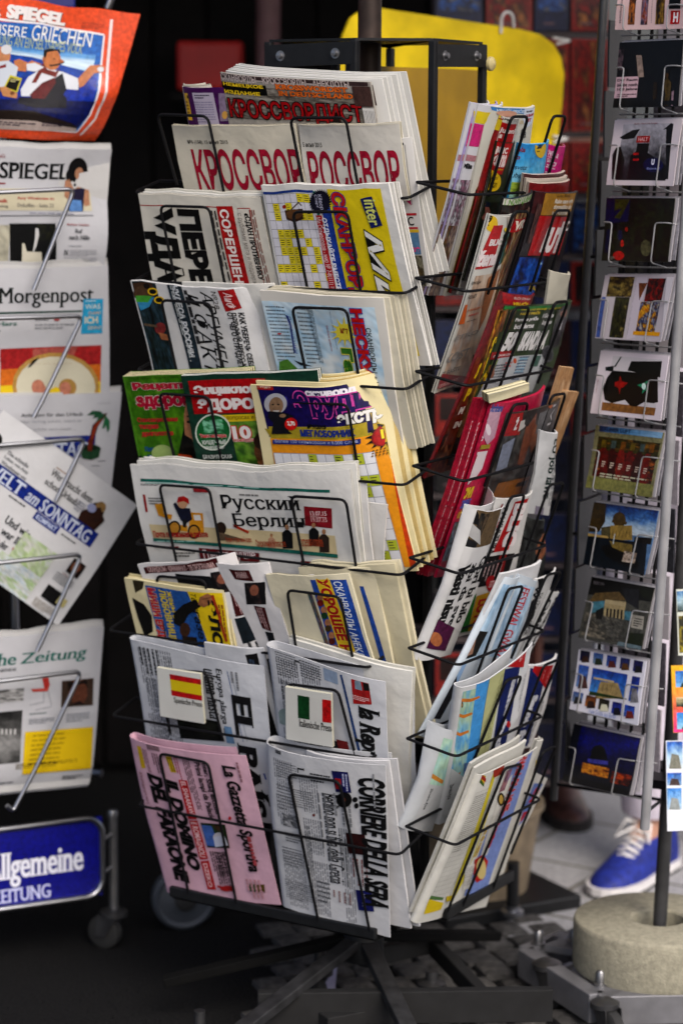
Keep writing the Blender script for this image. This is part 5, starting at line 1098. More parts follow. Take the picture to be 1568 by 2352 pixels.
for i in range(5):
    stack(1, (4.2 * (i + 1), -2.0 * (i + 1)), .0046 * (i + 1), 'magazine', 'further copy of the curled purple crossword magazine, fourth row right', MG, ZB, [(705, 562), (1215, 588), (1490, 1474), (850, 1450)], FP[3], 'copies of the curled purple crossword magazine', bgs=[('d2c69a',), ('b09a62',)][i % 2], n0=.014, th=.0030, bend=lambda S, T, i=i: cb(S + .016 * (i + 1), T), maxlen=.018)
mag('curled purple and orange crossword magazine, fourth row right, front of its stack', ZB, [(690, 572), (1205, 600), (1485, 1480), (850, 1460)], FP[3], 'd2c69a', [
    p([(692, 575), (1110, 590), (1230, 850), (758, 840)], '24185c'), pic(730, 640, 850, 700, ['2a2068', '3c348a', '241a5a'], 67, n=6), p([(735, 800), (1180, 850), (1250, 850), (1270, 900), (770, 850)], '9a8a28'), p([(752, 790), (1185, 800), (1200, 865), (768, 845)], 'a3922c'), p([(1150, 640), (1290, 735), (1400, 980), (1225, 870)], 'b79a2c'), p([(762, 846), (1230, 862), (1420, 990), (1490, 1480), (800, 1480), (790, 1000)], 'd6901c'), p([(1370, 1000), (1430, 1010), (1486, 1480), (1425, 1480)], 'c2481a'),
    r(692, 578, 776, 616, 'a8281c'), t('ЭРУДИТ', 700, 588, 765, 610, 'd8c0a8', b=.04), t('„Erudit Extra“ Russisches Sammelheft', 908, 588, 1085, 608, 'a8a4c8', i=.2), t('сканворды', 920, 622, 1165, 668, 'd8d4dc', b=.05, serif=True), t('Эрудит', 852, 622, 1250, 765, '24185c', b=.02, out='c04a9a', ow=.045, serif=True), t('№7/2015', 934, 780, 1032, 806, '1a1a18', b=.05, i=.2), t('экстра', 1066, 742, 1275, 815, 'd6d4d0', b=.05, out='5a5418', ow=.03, i=.1), t('МЕГАСБОРНИК', 900, 806, 1155, 848, '203c8c', b=.04, serif=True),
    e(787, 680, 54, 50, 'a7a7ae'), e(790, 690, 34, 42, '8a7058'), e(775, 684, 6, 4, '181410'), e(800, 684, 6, 4, '181410'), p([(775, 712), (808, 712), (800, 722), (780, 722)], 'b0aca8'), p([(755, 715), (825, 722), (875, 740), (850, 760), (850, 810), (868, 825), (770, 825), (778, 770), (752, 745)], '202028'), e(822, 738, 16, 9, '8a7058'), e(862, 778, 30, 30, 'c8201c'), t('2,70', 842, 764, 884, 790, 'e0d8d0', b=.05),
    p([(775, 852), (1175, 866), (1178, 888), (778, 872)], '24387e'), t('Более 150 сканвордов и 8.000 слов', 785, 855, 1165, 880, 'a8b0d0'), grid(.11, .355, .915, 1.0, 11, 11, 'c9cacf', '8d8f98', 'a3ad2e', d=.22, z='st', lw=.06),
    *[p([(1272 + 82 * math.cos(a), 868 + 66 * math.sin(a)), (1272 + 44 * math.cos(a + .3), 868 + 40 * math.sin(a + .3)), (1272 + 44 * math.cos(a - .3), 868 + 40 * math.sin(a - .3))], '14100c') for a in np.arange(0, 6.28, .45)], e(1272, 868, 58, 52, '8c1216'), e(1274, 870, 52, 46, 'a8161a'), t('132', 1238, 846, 1314, 890, 'e0c41c', b=.05, out='5a0c0c'), t('стр.', 1288, 896, 1322, 912, 'e0c41c'), *[e(1230 + (i % 8) * 13, 930 + (i // 8) * 11, 4, 3.5, '7a5a14') for i in range(24)]], n0=.015, th=.003, bend=cb, maxlen=.018)
# row 5
news('plain white inner newspaper sheet standing highest in the fifth row', ZB, [(125, 952), (1190, 1095), (1255, 1520), (250, 1520)], FP[4], 'c9c7c4', [bt(1160, 1300, 1180, 1460, 2, '9a9a98', rot=90)], n0=-.008, th=.003, group='blank sheets behind the teal striped paper', wav=.012)
news('plain white newspaper sheet sticking out farthest right in the fifth row', ZB, [(140, 960), (1282, 1205), (1285, 1520), (260, 1520)], FP[4], 'c6c4c0', [bt(1195, 1240, 1208, 1440, 1, '9a9a98', rot=90)], n0=-.014, th=.003, group='blank sheets behind the teal striped paper')
sil = lambda x, y, k, c: [e(x, y, 9 * k, 12 * k, 'a07858'), p([(x - 20 * k, y + 95 * k), (x - 22 * k, y + 25 * k), (x - 8 * k, y + 12 * k), (x + 8 * k, y + 12 * k), (x + 24 * k, y + 28 * k), (x + 26 * k, y + 95 * k)], c)]
stack(2, (2, -4), .004, 'newspaper', 'wavy upper edge of a further copy behind the teal striped paper', NP, ZB, [(95, 975), (1140, 1012), (1215, 1520), (210, 1520)], FP[4], 'copies of the teal striped paper', n0=-.001, th=.003, wav=.018)
news('white paper with black serif title, teal stripes and a toy cyclist, fifth row', ZB, [(78, 975), (1128, 1020), (1215, 1520), (205, 1520)], FP[4], 'cccbc7', [
    p([(130, 1044), (1040, 1104), (1041, 1118), (131, 1058)], '1d6a60'), bt(140, 1046, 1030, 1116, 1, '9ac0b8', fill=.1), bt(130, 1066, 250, 1082, 2, '4a4a48'), t('Русский', 508, 1118, 908, 1218, '17171a', serif=True), t('Берлин', 570, 1212, 935, 1300, '17171a', serif=True), bt(608, 1112, 770, 1134, 1, '7a7a78'), p([(920, 1178), (1052, 1190), (1058, 1286), (926, 1272)], '8c1a2a'), t('13.07.15', 948, 1202, 1030, 1226, 'd0b0b0', b=.03), t('19.07.15', 952, 1232, 1034, 1256, 'c89a9a', b=.03), ln([(950, 1228), (1028, 1234)], .001, 'd0b0b0'), p([(146, 1118), (158, 1120), (174, 1202), (163, 1202)], '9a2424'), bt(172, 1130, 245, 1170, 3, '6a6a68'), r(388, 1088, 462, 1110, 'a02c34'),
    p([(180, 1260), (1070, 1320), (1085, 1430), (200, 1330)], 'c3b38c'), p([(205, 1165), (240, 1160), (250, 1210), (290, 1215), (285, 1240), (225, 1220)], 'c48a1c'), p([(378, 1205), (435, 1210), (440, 1310), (365, 1295)], 'c48a1c'), r(390, 1218, 428, 1245, 'd0cfca'), p([(280, 1260), (360, 1270), (362, 1300), (275, 1290)], 'c48a1c'), e(300, 1280, 30, 36, '181818'), e(300, 1280, 22, 27, 'b08030'), e(392, 1300, 30, 36, '181818'), e(392, 1300, 22, 27, 'b08030'), p([(325, 1180), (375, 1185), (385, 1240), (350, 1262), (330, 1240), (295, 1165), (305, 1155)], '1a2038'), e(340, 1160, 24, 26, 'b89070'), p([(312, 1158), (318, 1132), (345, 1126), (368, 1140), (372, 1165), (345, 1150)], 'b0201c'), p([(340, 1240), (360, 1240), (355, 1280), (340, 1275)], '202020'),
    e(520, 1285, 26, 32, '3a2a20'), p([(500, 1300), (600, 1330), (640, 1345), (510, 1345)], '6a5a48'), p([(580, 1265), (655, 1300), (650, 1312), (580, 1278)], 'a83a1c'), p([(575, 1262), (600, 1280), (590, 1284)], '14140f'), *sil(762, 1320, .75, 'b08a70'), *sil(838, 1280, 1.1, '14141a'), *sil(968, 1270, 1.05, '17171c'), *sil(1018, 1300, 1.05, '3a2c24'), t('Почта пенсионная в работе', 196, 1292, 462, 1336, 'a02424', serif=True, b=.03), t('Истории по стране: новый порядок', 540, 1325, 670, 1360, 'a04a2c', serif=True), t('Средиземное безвластие', 684, 1340, 836, 1384, 'a04a2c', serif=True), t('Как встретились и полюбили', 888, 1325, 1020, 1385, 'a04a2c', serif=True),
    p([(200, 1326), (1086, 1408), (1088, 1426), (202, 1342)], '1d6a60'), bt(215, 1330, 480, 1360, 1, '9ac0b8', fill=.15), bt(205, 1360, 390, 1385, 1, '8a2a20', fill=.3), bt(300, 1395, 400, 1425, 2, '4a4a48'), p([(414, 1378), (702, 1405), (706, 1450), (420, 1430)], '6a141e'), t('Греция: лучше', 428, 1388, 690, 1446, 'd0c0c0', serif=True), p([(905, 1440), (1092, 1455), (1094, 1480), (908, 1470)], '7a1a24')], n0=.003, th=.004, wav=.014, pages=3)
# row 6
BRW = '4c1418'
def brown(label, cs, n0, strip, photo, box, pan, **k):
    x0, y0, x1, y1 = photo
    return news(label, ZC, cs, FP[5], 'c5c3c3', [p(strip[0], BRW), t(strip[1], *strip[2], 'b89a98', b=.03), p(photo_q(photo), '171418'), pic(x0 + 8, y0, x1 - 8, y1, ['141216', '2a2226', '4a3a36', '181418'], 68, n=8), e((x0 + x1) / 2, y0 + (y1 - y0) * .35, (x1 - x0) * .22, (y1 - y0) * .25, '8a5a48'), p(box, BRW), *pan], n0=n0, th=.003, group='copies of the brown headed paper', wav=.006, **k)
def photo_q(f): x0, y0, x1, y1 = f; return [(x0, y0), (x1, y0), (x1 + 10, y1), (x0 + 10, y1)]
brown('brown headed paper showing farthest right of its fan, sixth row', [(640, 226), (948, 258), (1080, 700), (800, 700)], .000, ([(765, 262), (866, 272), (872, 308), (780, 300)], 'ГРАММА', (785, 275, 862, 302)), (818, 328, 892, 418), [(846, 448), (905, 455), (940, 575), (880, 575)], [bt(855, 455, 925, 560, 3, 'a88a8a', rot=90)])
brown('brown headed paper in the middle of its fan, sixth row', [(440, 178), (742, 190), (895, 640), (600, 640)], .005, ([(560, 212), (658, 222), (680, 275), (590, 262)], 'РАММА', (590, 225, 655, 258)), (635, 280, 730, 385), [(680, 390), (735, 400), (768, 516), (722, 500)], [bt(690, 400, 755, 505, 3, 'a88a8a', rot=90), p([(735, 515), (775, 520), (790, 580), (760, 580)], '141c24')])
brown('brown headed paper with black and red boxes, foremost of its fan, sixth row', [(135, 180), (562, 152), (762, 640), (330, 640)], .010, ([(148, 208), (490, 170), (505, 212), (160, 238)], 'СКАНДАЛЫ · КРИМИНАЛ · ТВ ПРОГРАММА', (165, 190, 490, 232)), (470, 232, 575, 330), [(555, 328), (605, 330), (640, 442), (590, 446)], [p([(300, 235), (470, 250), (490, 320), (320, 300)], '161a20'), bt(563, 335, 625, 440, 3, 'a88a8a', rot=90), p([(585, 455), (640, 450), (695, 560), (630, 575)], '16242c'), bt(640, 570, 720, 620, 2, '18181a', rot=90)], bend=lambda S, T: -.03 * np.clip(S - .84, 0, 1) * 3)
stack(2, (2, -2), .003, 'newspaper', 'folded copy behind the yellow and blue gossip paper, sixth row', NP, ZC, [(88, 238), (550, 300), (625, 640), (170, 620)], FP[5], 'copies of the yellow and blue gossip paper', n0=.014, th=.003, bgs=('cbbf94', 'b8ad84'))
news('cream gossip paper with blue and yellow panels and a raised fist, sixth row left', ZC, [(84, 236), (548, 306), (625, 640), (165, 620)], FP[5], 'c9bf98', [
    p([(155, 292), (375, 325), (470, 600), (225, 600)], '2a5c9a'), p([(360, 322), (515, 340), (610, 630), (480, 620)], 'd0b410'), p([(95, 270), (150, 275), (145, 310), (110, 330)], '3a3420'), t('МИШИ ЕВДОКИ', 158, 304, 275, 640, 'b0242a', rot=90, b=.06, out='c8b89a', ow=.025), t('ЛЮБОВНИЦЫ', 213, 312, 310, 580, 'd0b81c', rot=90, b=.03), t('жены и', 258, 318, 310, 460, 'd0b81c', rot=90, b=.02), p([(95, 350), (150, 385), (185, 440), (190, 520), (150, 540), (120, 450)], '0c0b0a'), p([(290, 430), (340, 385), (400, 360), (425, 395), (360, 440), (330, 500), (290, 480)], '16140f'), p([(420, 350), (455, 335), (478, 352), (476, 380), (440, 400), (412, 385)], '9a6a48'), ln([(430, 362), (470, 355)], .001, '5a3a28'), e(345, 510, 26, 34, '4a3020'), pic(330, 540, 420, 620, ['14100c', '3a2a1c'], 70, n=5),
    t('Тёща', 370, 330, 420, 420, '14120c', rot=90, i=.2), t('газета', 385, 415, 458, 620, '14120c', rot=90, b=.02, i=.15), t('ЭЛСИ', 442, 365, 560, 660, '0e0c0a', rot=90, b=.06), p([(470, 345), (482, 345), (560, 560), (548, 560)], '9a3a18'), bt(500, 390, 565, 560, 2, '8a4a20', rot=90)], n0=.017, th=.004, wav=.006)
stack(3, (23, -2), .008, 'newspaper', 'further cream copy of the blue joke paper, reaching low on the right', NP, ZC, [(850, 238), (1180, 250), (1385, 1080), (1040, 1060)], FP[5], 'copies of the blue joke paper', n0=-.012, th=.006, bgs=('c8c0a4', 'bdb598'), wav=.006, items=[p([(1188, 300), (1206, 302), (1340, 720), (1312, 720)], '27509a')])
news('blue joke paper with red letters on yellow, sixth row right', ZC, [(742, 236), (1128, 244), (1310, 760), (900, 740)], FP[5], 'c9c2a8', [
    p([(952, 262), (1115, 275), (1275, 720), (1075, 690)], '27509a'), p([(978, 262), (1045, 268), (1205, 700), (1120, 690)], 'cfae1c'), t('ХОРОШЕЕ НАСТР', 985, 262, 1210, 780, 'a81c20', rot=90, b=.06, out='d8bb30', ow=.04), t('СКАНВОРДЫ АНЕКДОТЫ', 1062, 280, 1240, 720, 'c9d0d8', rot=90, b=.01, i=.15), pic(982, 335, 1040, 700, ['2a5a8a', '8a4a2a', '3a6a3a', '2a5a9a', '6a2a1c'], 71, n=14, f=6), *[e(1000 + i * 18, 350 + i * 62, 15, 18, 'a07050') for i in range(5)], *[e(1002 + i * 18, 378 + i * 62, 16, 16, ['7a2018', '1c4a28', '4a3a1a', '5a1c14', '6a2a18'][i]) for i in range(5)]], n0=.004, th=.005, wav=.006, pages=2)
# row 7
news('second paper with a black margin behind the Spanish paper, seventh row', ZC, [(420, 585), (690, 625), (812, 1060), (480, 1060)], FP[6], 'b9bbbf', [p([(640, 628), (690, 625), (812, 1060), (770, 1060)], '121214'), pic(655, 650, 705, 760, ['20242c', '4a5a70'], 72, n=5)], n0=-.012, th=.004)
news('Spanish broadsheet with sideways serif title and open fold, seventh row left', ZC, [(95, 552), (722, 688), (ZD, 832, 540), (ZD, 225, 430)], FP[6], 'b9bcc2', [bt(.03, .04, .13, .40, 6, '707278', rot=90, z='st', fill=.4), bt(.15, .03, .30, .30, 8, '74767c', rot=90, z='st', fill=.4), bt(.03, .44, .30, .96, 16, '74767c', rot=90, z='st', fill=.4, ws=.8), bt(.33, .60, .60, .96, 14, '74767c', rot=90, z='st', fill=.4, ws=.8),
    bt(115, 590, 235, 740, 5, '3a3c40', rot=90, fill=.45), bt(150, 740, 270, 900, 7, '5a5c60', rot=90, fill=.4, ws=.7), bt(240, 640, 320, 900, 5, '6a6c70', rot=90, fill=.35, ws=.7), bt(180, 890, 330, 1300, 8, '55575c', rot=90, fill=.4, ws=.7), t('Europa alarga el', 490, 690, 575, 1010, '24262a', rot=90, serif=True), t('ultima hasta', 436, 690, 540, 945, '24262a', rot=90, serif=True), ln([(555, 705), (640, 1040)], .0012, '4a6a9a'), ln([(572, 705), (660, 1040)], .0008, '7a8a9a'),
    p([(300, 905), (520, 945), (550, 1040), (330, 1030)], '171a16'), pic(310, 915, 520, 1020, ['0e100e', '2a2e24', '1a1c18'], 73, n=10), p([(545, 965), (580, 970), (600, 1050), (560, 1045)], '6a8aa8'), t('EL PAÍS', .745, .20, .925, .97, '1c1d20', rot=90, serif=True, b=.03, z='st'), p([(ZD, 735, 288), (ZD, 742, 288), (ZD, 752, 318), (ZD, 745, 318)], '2a4a9a'), bt(565, 705, 620, 800, 2, '7a7c80', rot=90)], n0=.004, fold=(.016, .84, .012))
stack(2, (2, -5), .004, 'newspaper', 'further copy of the Italian paper in the seventh row', NP, ZC, [(800, 600), (1385, 770), (ZD, 1395, 590), (ZD, 900, 500)], FP[6], 'copies behind the Italian paper of the seventh row', n0=-.022, th=.004)
news('Italian paper with a red masthead box and sideways serif title, seventh row right', ZC, [(762, 590), (1308, 764), (ZD, 1375, 600), (ZD, 860, 480)], FP[6], 'bcbec3', [bt(.03, .05, .24, .30, 9, '74767c', rot=90, z='st', fill=.4), bt(.03, .36, .20, .95, 9, '74767c', rot=90, z='st', fill=.4), bt(.26, .04, .44, .30, 8, '74767c', rot=90, z='st', fill=.4), bt(.24, .62, .52, .95, 14, '74767c', rot=90, z='st', fill=.4),
    bt(778, 610, 890, 760, 10, '4a4c50', fill=.45, ws=.6), bt(895, 650, 1010, 770, 7, '5a5c60', fill=.4), r(1015, 690, 1090, 770, '8a9ab0'), t('L', 870, 650, 900, 690, '3a3c40', serif=True, rot=90), bt(800, 750, 870, 1000, 5, '5a5c60', rot=90, fill=.4), p([(1098, 722), (1108, 722), (1240, 1220), (1225, 1220)], '2a4a7a'), p([(1152, 742), (1232, 768), (1250, 868), (1165, 860)], '9e2224'), p([(1168, 750), (1195, 755), (1205, 800), (1172, 790)], '7a8a98'), p([(1205, 760), (1232, 770), (1238, 805), (1212, 800)], '1c1214'), bt(1160, 815, 1240, 862, 3, 'd0a8a8'),
    t('la Repubblica', 1160, 862, 1325, 1320, '18191c', rot=90, serif=True, b=.03, i=.12), p([(940, 1010), (1090, 1040), (1105, 1120), (960, 1100)], '20262e'), t('Ide', 1010, 1020, 1040, 1090, 'b8bcc0', serif=True, rot=90), p([(1085, 1030), (1140, 1040), (1160, 1120), (1105, 1110)], '7a2a2c'), e(830, 930, 45, 40, '8a9a98'), bt(885, 800, 1000, 1000, 6, '60646a', rot=90, fill=.4)], n0=.004, fold=(.022, 1.13, .012))
# row 8
news('pink Italian sports paper with bold black headlines, bottom row left', ZD, [(85, 128), (636, 216), (818, 925), (278, 868)], FP[7], 'bf98a8', [
    p([(112, 165), (136, 168), (162, 268), (138, 272)], 'b89a1c'), p([(262, 205), (292, 208), (318, 285), (290, 282)], 'b89a1c'), bt(266, 210, 315, 280, 3, '3a3018', rot=90), r(165, 150, 238, 184, '8a7078'), *[r(168 + i * 7, 152, 171 + i * 7, 182, '3a2a30') for i in range(9)], bt(140, 175, 195, 290, 3, '8a6870', rot=90), bt(190, 190, 250, 290, 3, '6a5058', rot=90), bt(130, 290, 175, 440, 3, '8a6870', rot=90), bt(300, 210, 350, 320, 2, 'a05060', rot=90), bt(345, 220, 440, 470, 4, '4a3a40', rot=90, fill=.4),
    t('DEL FARAONE', 168, 290, 380, 828, '100c0e', rot=90, b=.07, i=.18), t('IL DOMINO', 258, 312, 432, 765, '100c0e', rot=90, b=.07, i=.18), p([(328, 318), (368, 322), (412, 512), (372, 512)], 'a8262a'), p([(374, 518), (414, 518), (465, 705), (425, 708)], 'a8262a'), p([(428, 716), (468, 712), (505, 852), (465, 850)], 'a8262a'), t('EL SHAARAWY', 338, 325, 405, 505, 'd8b0b4', rot=90, b=.02), t('E ROMAGNOLI', 383, 525, 455, 698, 'd8b0b4', rot=90, b=.02), t('DZEKO', 440, 725, 490, 840, 'd8b0b4', rot=90, b=.02),
    t('Inter, Shaq escluso', 438, 232, 515, 492, '1c1418', rot=90, b=.03), t('Primi lampi da Palacio', 400, 232, 495, 520, '1c1418', rot=90, b=.03), p([(430, 528), (545, 540), (568, 655), (462, 648)], '1c3018'), pic(440, 535, 560, 645, ['1c3018', '2a4a24', '5a4030'], 75, n=8), p([(436, 540), (480, 545), (505, 600), (500, 645), (460, 640)], '4a6aa8'), e(515, 600, 26, 22, 'b8b4b8'), p([(490, 600), (540, 590), (560, 640), (500, 648)], 'b8bccc'), bt(470, 665, 580, 835, 6, '4a3a40', rot=90), t('Per la panchina', 520, 670, 585, 785, '241a1e', rot=90, b=.02), t('il Toro alla fine', 495, 670, 560, 790, '241a1e', rot=90, b=.02), e(560, 845, 34, 14, 'a02424'), p([(510, 828), (600, 850), (595, 862), (515, 840)], 'a02424'),
    t('La Gazzetta Sportiva', 512, 252, 722, 778, '120e10', rot=90, b=.04, i=.15), e(568, 510, 7, 9, 'b02030'), bt(590, 245, 640, 400, 1, '8a6870', rot=90), bt(640, 600, 720, 790, 1, 'a04a50', rot=90), e(672, 840, 8, 22, '2a4a24'), e(690, 842, 8, 22, '2a4a24'), p([(700, 830), (735, 828), (740, 870), (720, 855), (705, 872)], '5a4a18'), bt(640, 800, 740, 900, 4, 'b0848c', rot=90)], n0=.004, fold=(.018, .86, .010))
stack(2, (9, 1), .007, 'newspaper', 'loose inner sheets of the white Italian paper, bottom row right', NP, ZD, [(900, 210), (1290, 262), (1415, 1062), (950, 960)], FP[7], 'inner sheets of the bottom Italian paper', n0=-.004, th=.004, bgs=('c4c4c6', 'b4b4b6'))
news('white Italian paper with long black italic title, bottom row right', ZD, [(752, 165), (1310, 262), (1345, 1082), (842, 938)], FP[7], 'c0c1c4', [bt(.03, .06, .22, .24, 9, '7a7c82', rot=90, z='st', fill=.4), bt(.03, .27, .22, .46, 9, '7a7c82', rot=90, z='st', fill=.4), bt(.03, .62, .24, .97, 11, '7a7c82', rot=90, z='st', fill=.4), bt(.27, .14, .44, .34, 8, '7a7c82', rot=90, z='st', fill=.4), bt(.27, .38, .44, .60, 8, '7a7c82', rot=90, z='st', fill=.4), bt(.27, .64, .46, .97, 9, '7a7c82', rot=90, z='st', fill=.4), bt(.58, .40, .70, .97, 6, '7a7c82', rot=90, z='st', fill=.4),
    bt(765, 180, 830, 215, 1, '3a3c40', rot=90), bt(785, 230, 900, 330, 7, '6a6c70', fill=.4, ws=.6), bt(790, 340, 880, 480, 8, '6a6c70', fill=.4, ws=.6), t('L', 898, 256, 935, 290, '2a2c30', serif=True, rot=90), bt(880, 360, 980, 470, 8, '6a6c70', fill=.4, ws=.6), bt(960, 280, 1060, 345, 3, '4a4c50'), pic(820, 480, 905, 560, ['8a8c90', '4a4c50', 'b4b5b8'], 76, n=7), bt(835, 570, 925, 640, 4, '7a7c80'), bt(820, 640, 925, 760, 7, '7a7c80', fill=.4), bt(830, 800, 975, 930, 9, '6c6e72', fill=.4, ws=.6), bt(930, 540, 975, 760, 3, '7a7c80', rot=90), bt(985, 800, 1060, 930, 5, '6c6e72', fill=.4), e(978, 490, 7, 7, '7a2a24'),
    t('Berlino non si fida della Grecia', 1018, 380, 1128, 838, '17181c', rot=90, serif=True), bt(985, 380, 1080, 830, 2, '7a7c80', rot=90, fill=.3), bt(1060, 380, 1170, 560, 3, '8a8c90', rot=90, fill=.3), p([(1064, 274), (1140, 284), (1156, 386), (1085, 378)], '1d2160'), r(1080, 310, 1112, 368, '9a2428'), bt(1110, 290, 1145, 378, 2, 'a8acc8', rot=90), e(1122, 418, 36, 38, '111114'), e(1120, 420, 9, 13, '7a4a38'), e(1172, 420, 12, 13, '111114'), e(1178, 450, 10, 14, '111114'), p([(1126, 578), (1215, 592), (1230, 692), (1140, 680)], '3c1214'), bt(1150, 700, 1240, 850, 4, '8a5a58', rot=90, fill=.3), bt(1090, 600, 1150, 850, 2, '6a6c70', rot=90, fill=.3),
    p([(1174, 855), (1248, 864), (1264, 962), (1190, 952)], '20266a'), t('LINEA', 1205, 875, 1222, 938, 'b0b4d8', rot=90), t('CORRIERE DELLA SERA', 1186, 312, 1335, 962, '111215', rot=90, serif=True, b=.035, i=.15), bt(1240, 300, 1280, 560, 1, '8a8c90', rot=90, fill=.3), bt(1060, 850, 1165, 930, 4, '8a6a68', rot=90, fill=.3)], n0=.004, fold=(.03, .95, .010))
# cards that say whose press it is
for lb, cs, flag, txt in (('white card with a red and yellow striped flag hung on the wire', [(250, 660), (463, 690), (480, 929), (268, 893)], [p([(274, 720), (440, 747), (449, 850), (286, 823)], 'b81c20'), p([(277, 746), (442, 773), (446, 825), (283, 797)], 'd6bd14')], ('Spanische Presse', 297, 838, 442, 880)),
                          ('white card with a green white red flag hung on the wire', [(868, 752), (1090, 785), (1098, 1041), (873, 1003)], [p([(892, 822), (950, 831), (952, 940), (895, 932)], '17502a'), p([(950, 831), (1012, 841), (1014, 950), (952, 940)], 'd0cfc8'), p([(1012, 841), (1068, 849), (1070, 957), (1014, 950)], 'b81c1e')], ('Italienische Presse', 900, 945, 1066, 990))):
    paper('flag_card', lb, 'sign card', ZC, cs, FP[6], 'd2d2cb', flag + [t(*txt, '24241e', serif=True)], n0=.022, th=.005, m=CARDM, group='flag cards on the rack', edge='b8b6a4')
# ------------------------------------------------------------------ papers on the right-hand face
# row 1
stack(3, (-9, 1), .004, 'magazine', 'slim white magazine with a pink and yellow band, edge on in the top right pocket', MG, ZE, [(655, 148), (860, 142), (520, 1545), (245, 1548)], RP[0], 'slim pink banded magazines', n0=-.004, th=.003, m=GLOS, bgs=('c6c6cc', '9c90c0'), items=[p([(560, 185), (690, 180), (670, 270), (560, 270)], 'd2bc12'), p([(530, 275), (680, 272), (640, 430), (500, 440)], 'c01c78'), p([(400, 500), (600, 505), (590, 545), (400, 545)], 'a87880'), t('Mia', 470, 560, 540, 600, '18181c', b=.05), pic(0, .38, .3, .62, ['c8c8d0', '3a3a44', '8a5a70', 'b8b4c0'], 120, z='st', n=16, f=8), pic(0, .62, .3, 1, ['4a5a3a', '8a5a2a', '2a2a5a', 'b8a48a', '3a1a3a'], 121, z='st', n=16, f=8)])
mag('white magazine with a pale blue header and shield, rearmost top right', ZE, [(690, 150), (1046, 158), (800, 1500), (340, 1545)], RP[0], 'c6c4b8', [p([(692, 150), (930, 142), (915, 192), (700, 175)], '3a86c4'), t('VRUĆE PRIČE', 720, 152, 920, 185, 'c8d8e4', i=.2, b=.03), p([(918, 150), (1042, 160), (1010, 270), (930, 300), (905, 230)], 'c9d2e0'), bt(930, 165, 1030, 190, 1, '38383c'), t('LJUBAVNI', 922, 195, 1015, 225, 'b02430', b=.05), t('HIT', 930, 228, 985, 255, 'b02430', b=.05), e(790, 190, 70, 22, 'c89a84'), r(700, 205, 740, 380, 'c8b020'), t('la', 885, 300, 945, 370, '18181a'), t('DVD', 880, 240, 910, 265, 'b89a1c')], n0=-.002, th=.004)
stack(2, (-7, 1), .004, 'magazine', 'red magazine filed behind the red and yellow novel, top right pocket', MG, ZE, [(735, 225), (870, 218), (620, 1500), (370, 1510)], RP[0], 'red novels in the top right pocket', n0=.006, th=.003, m=GLOS, bgs=('7a1416', '6a5a20'), items=[pic(0, .4, .4, 1, ['2a1010', '6a4a20', '1c1c14', '8a1c18', '3a3a2a'], 122, z='st', n=16, f=8), p([(690, 240), (760, 240), (735, 320), (675, 320)], 'c0a820'), p([(620, 330), (720, 330), (640, 620), (560, 620)], '8a1416')])
mag('red and white novel magazine standing tall behind the blue one, top right', ZE, [(758, 212), (882, 212), (600, 1500), (395, 1510)], RP[0], 'b8b4ae', [r(760, 215, 880, 262, 'c2c0ba'), t('APRIL', 780, 235, 825, 250, '2c2c2c', b=.03), p([(742, 268), (858, 268), (765, 640), (640, 640)], 'a3141a'), t('Ljubavni', 745, 300, 850, 350, 'd2c0bc', rot=0, b=.04, i=.2), t('i', 740, 350, 770, 380, 'd2c0bc', b=.05)], n0=.008, th=.003)
mag('red novel with a yellow oval, left of the blue cover, top right pocket', ZE, [(702, 388), (838, 380), (590, 1400), (420, 1400)], RP[0], '1c2214', [p([(702, 390), (838, 382), (750, 640), (640, 640)], 'a8161c'), t('žena', 690, 460, 800, 590, 'd4c4c0', b=.04, i=.2), t('BLIC', 725, 440, 800, 490, 'd4c4c0', b=.05), t('Ljubav', 705, 592, 760, 615, 'c8a81c', i=.2), e(680, 690, 62, 75, 'c9a818'), t('ljubavni', 640, 650, 725, 690, '3a240c', i=.2), t('roman', 640, 700, 715, 740, '3a240c', i=.2), pic(0, .42, 1, 1, ['0c140c', '1c3018', '2a1c14', '0a0a0c'], 80, z='st'), e(625, 920, 36, 60, '8a5a50'), e(640, 860, 26, 20, '1a2438')], n0=.012, th=.004, pages=3)
mag('sky blue novel with red and navy title and a yellow disc, top right pocket', ZE, [(835, 388), (1078, 372), (850, 1260), (610, 1280)], RP[0], '3f9ed2', [pic(0, 0, 1, .5, ['2a8ac8', '4aa8d8', '8ac8e0', '9ab84a'], 81, z='st', mode='g'), t('Anabela', 818, 446, 936, 488, '8a1430', i=.15, b=.03), t('Basalo', 803, 502, 905, 544, '8a1430', i=.15, b=.03), t('Od osvete', 786, 570, 940, 614, '16204a', i=.15), t('do ljubavi', 764, 626, 925, 684, '16204a', i=.15), pic(720, 690, 980, 790, ['6a9a2a', 'a8b84a', '4a7a20'], 82, n=8), e(1036, 445, 44, 72, 'cfae14'), t('20', 1005, 400, 1052, 450, '141410', b=.05), bt(1005, 460, 1035, 475, 1, '2a2410')], n0=.017, th=.003)
mag('magenta magazine with a white sideways scrawl, rightmost in the top right pocket', ZE, [(1085, 410), (1208, 414), (1040, 1180), (900, 1180)], RP[0], 'b3146c', [r(1085, 411, 1206, 420, 'c8b03a'), t('7 BLIC', 1055, 480, 1170, 700, 'd8b8cc', rot=90, i=.2), t('žena', 1100, 470, 1150, 560, 'd8b8cc', rot=90), e(1080, 710, 55, 60, 'c8c0c4'), e(1090, 730, 22, 30, 'b07a68'), t('Z', 1010, 590, 1050, 640, '201018', rot=90)], n0=.012, th=.003)
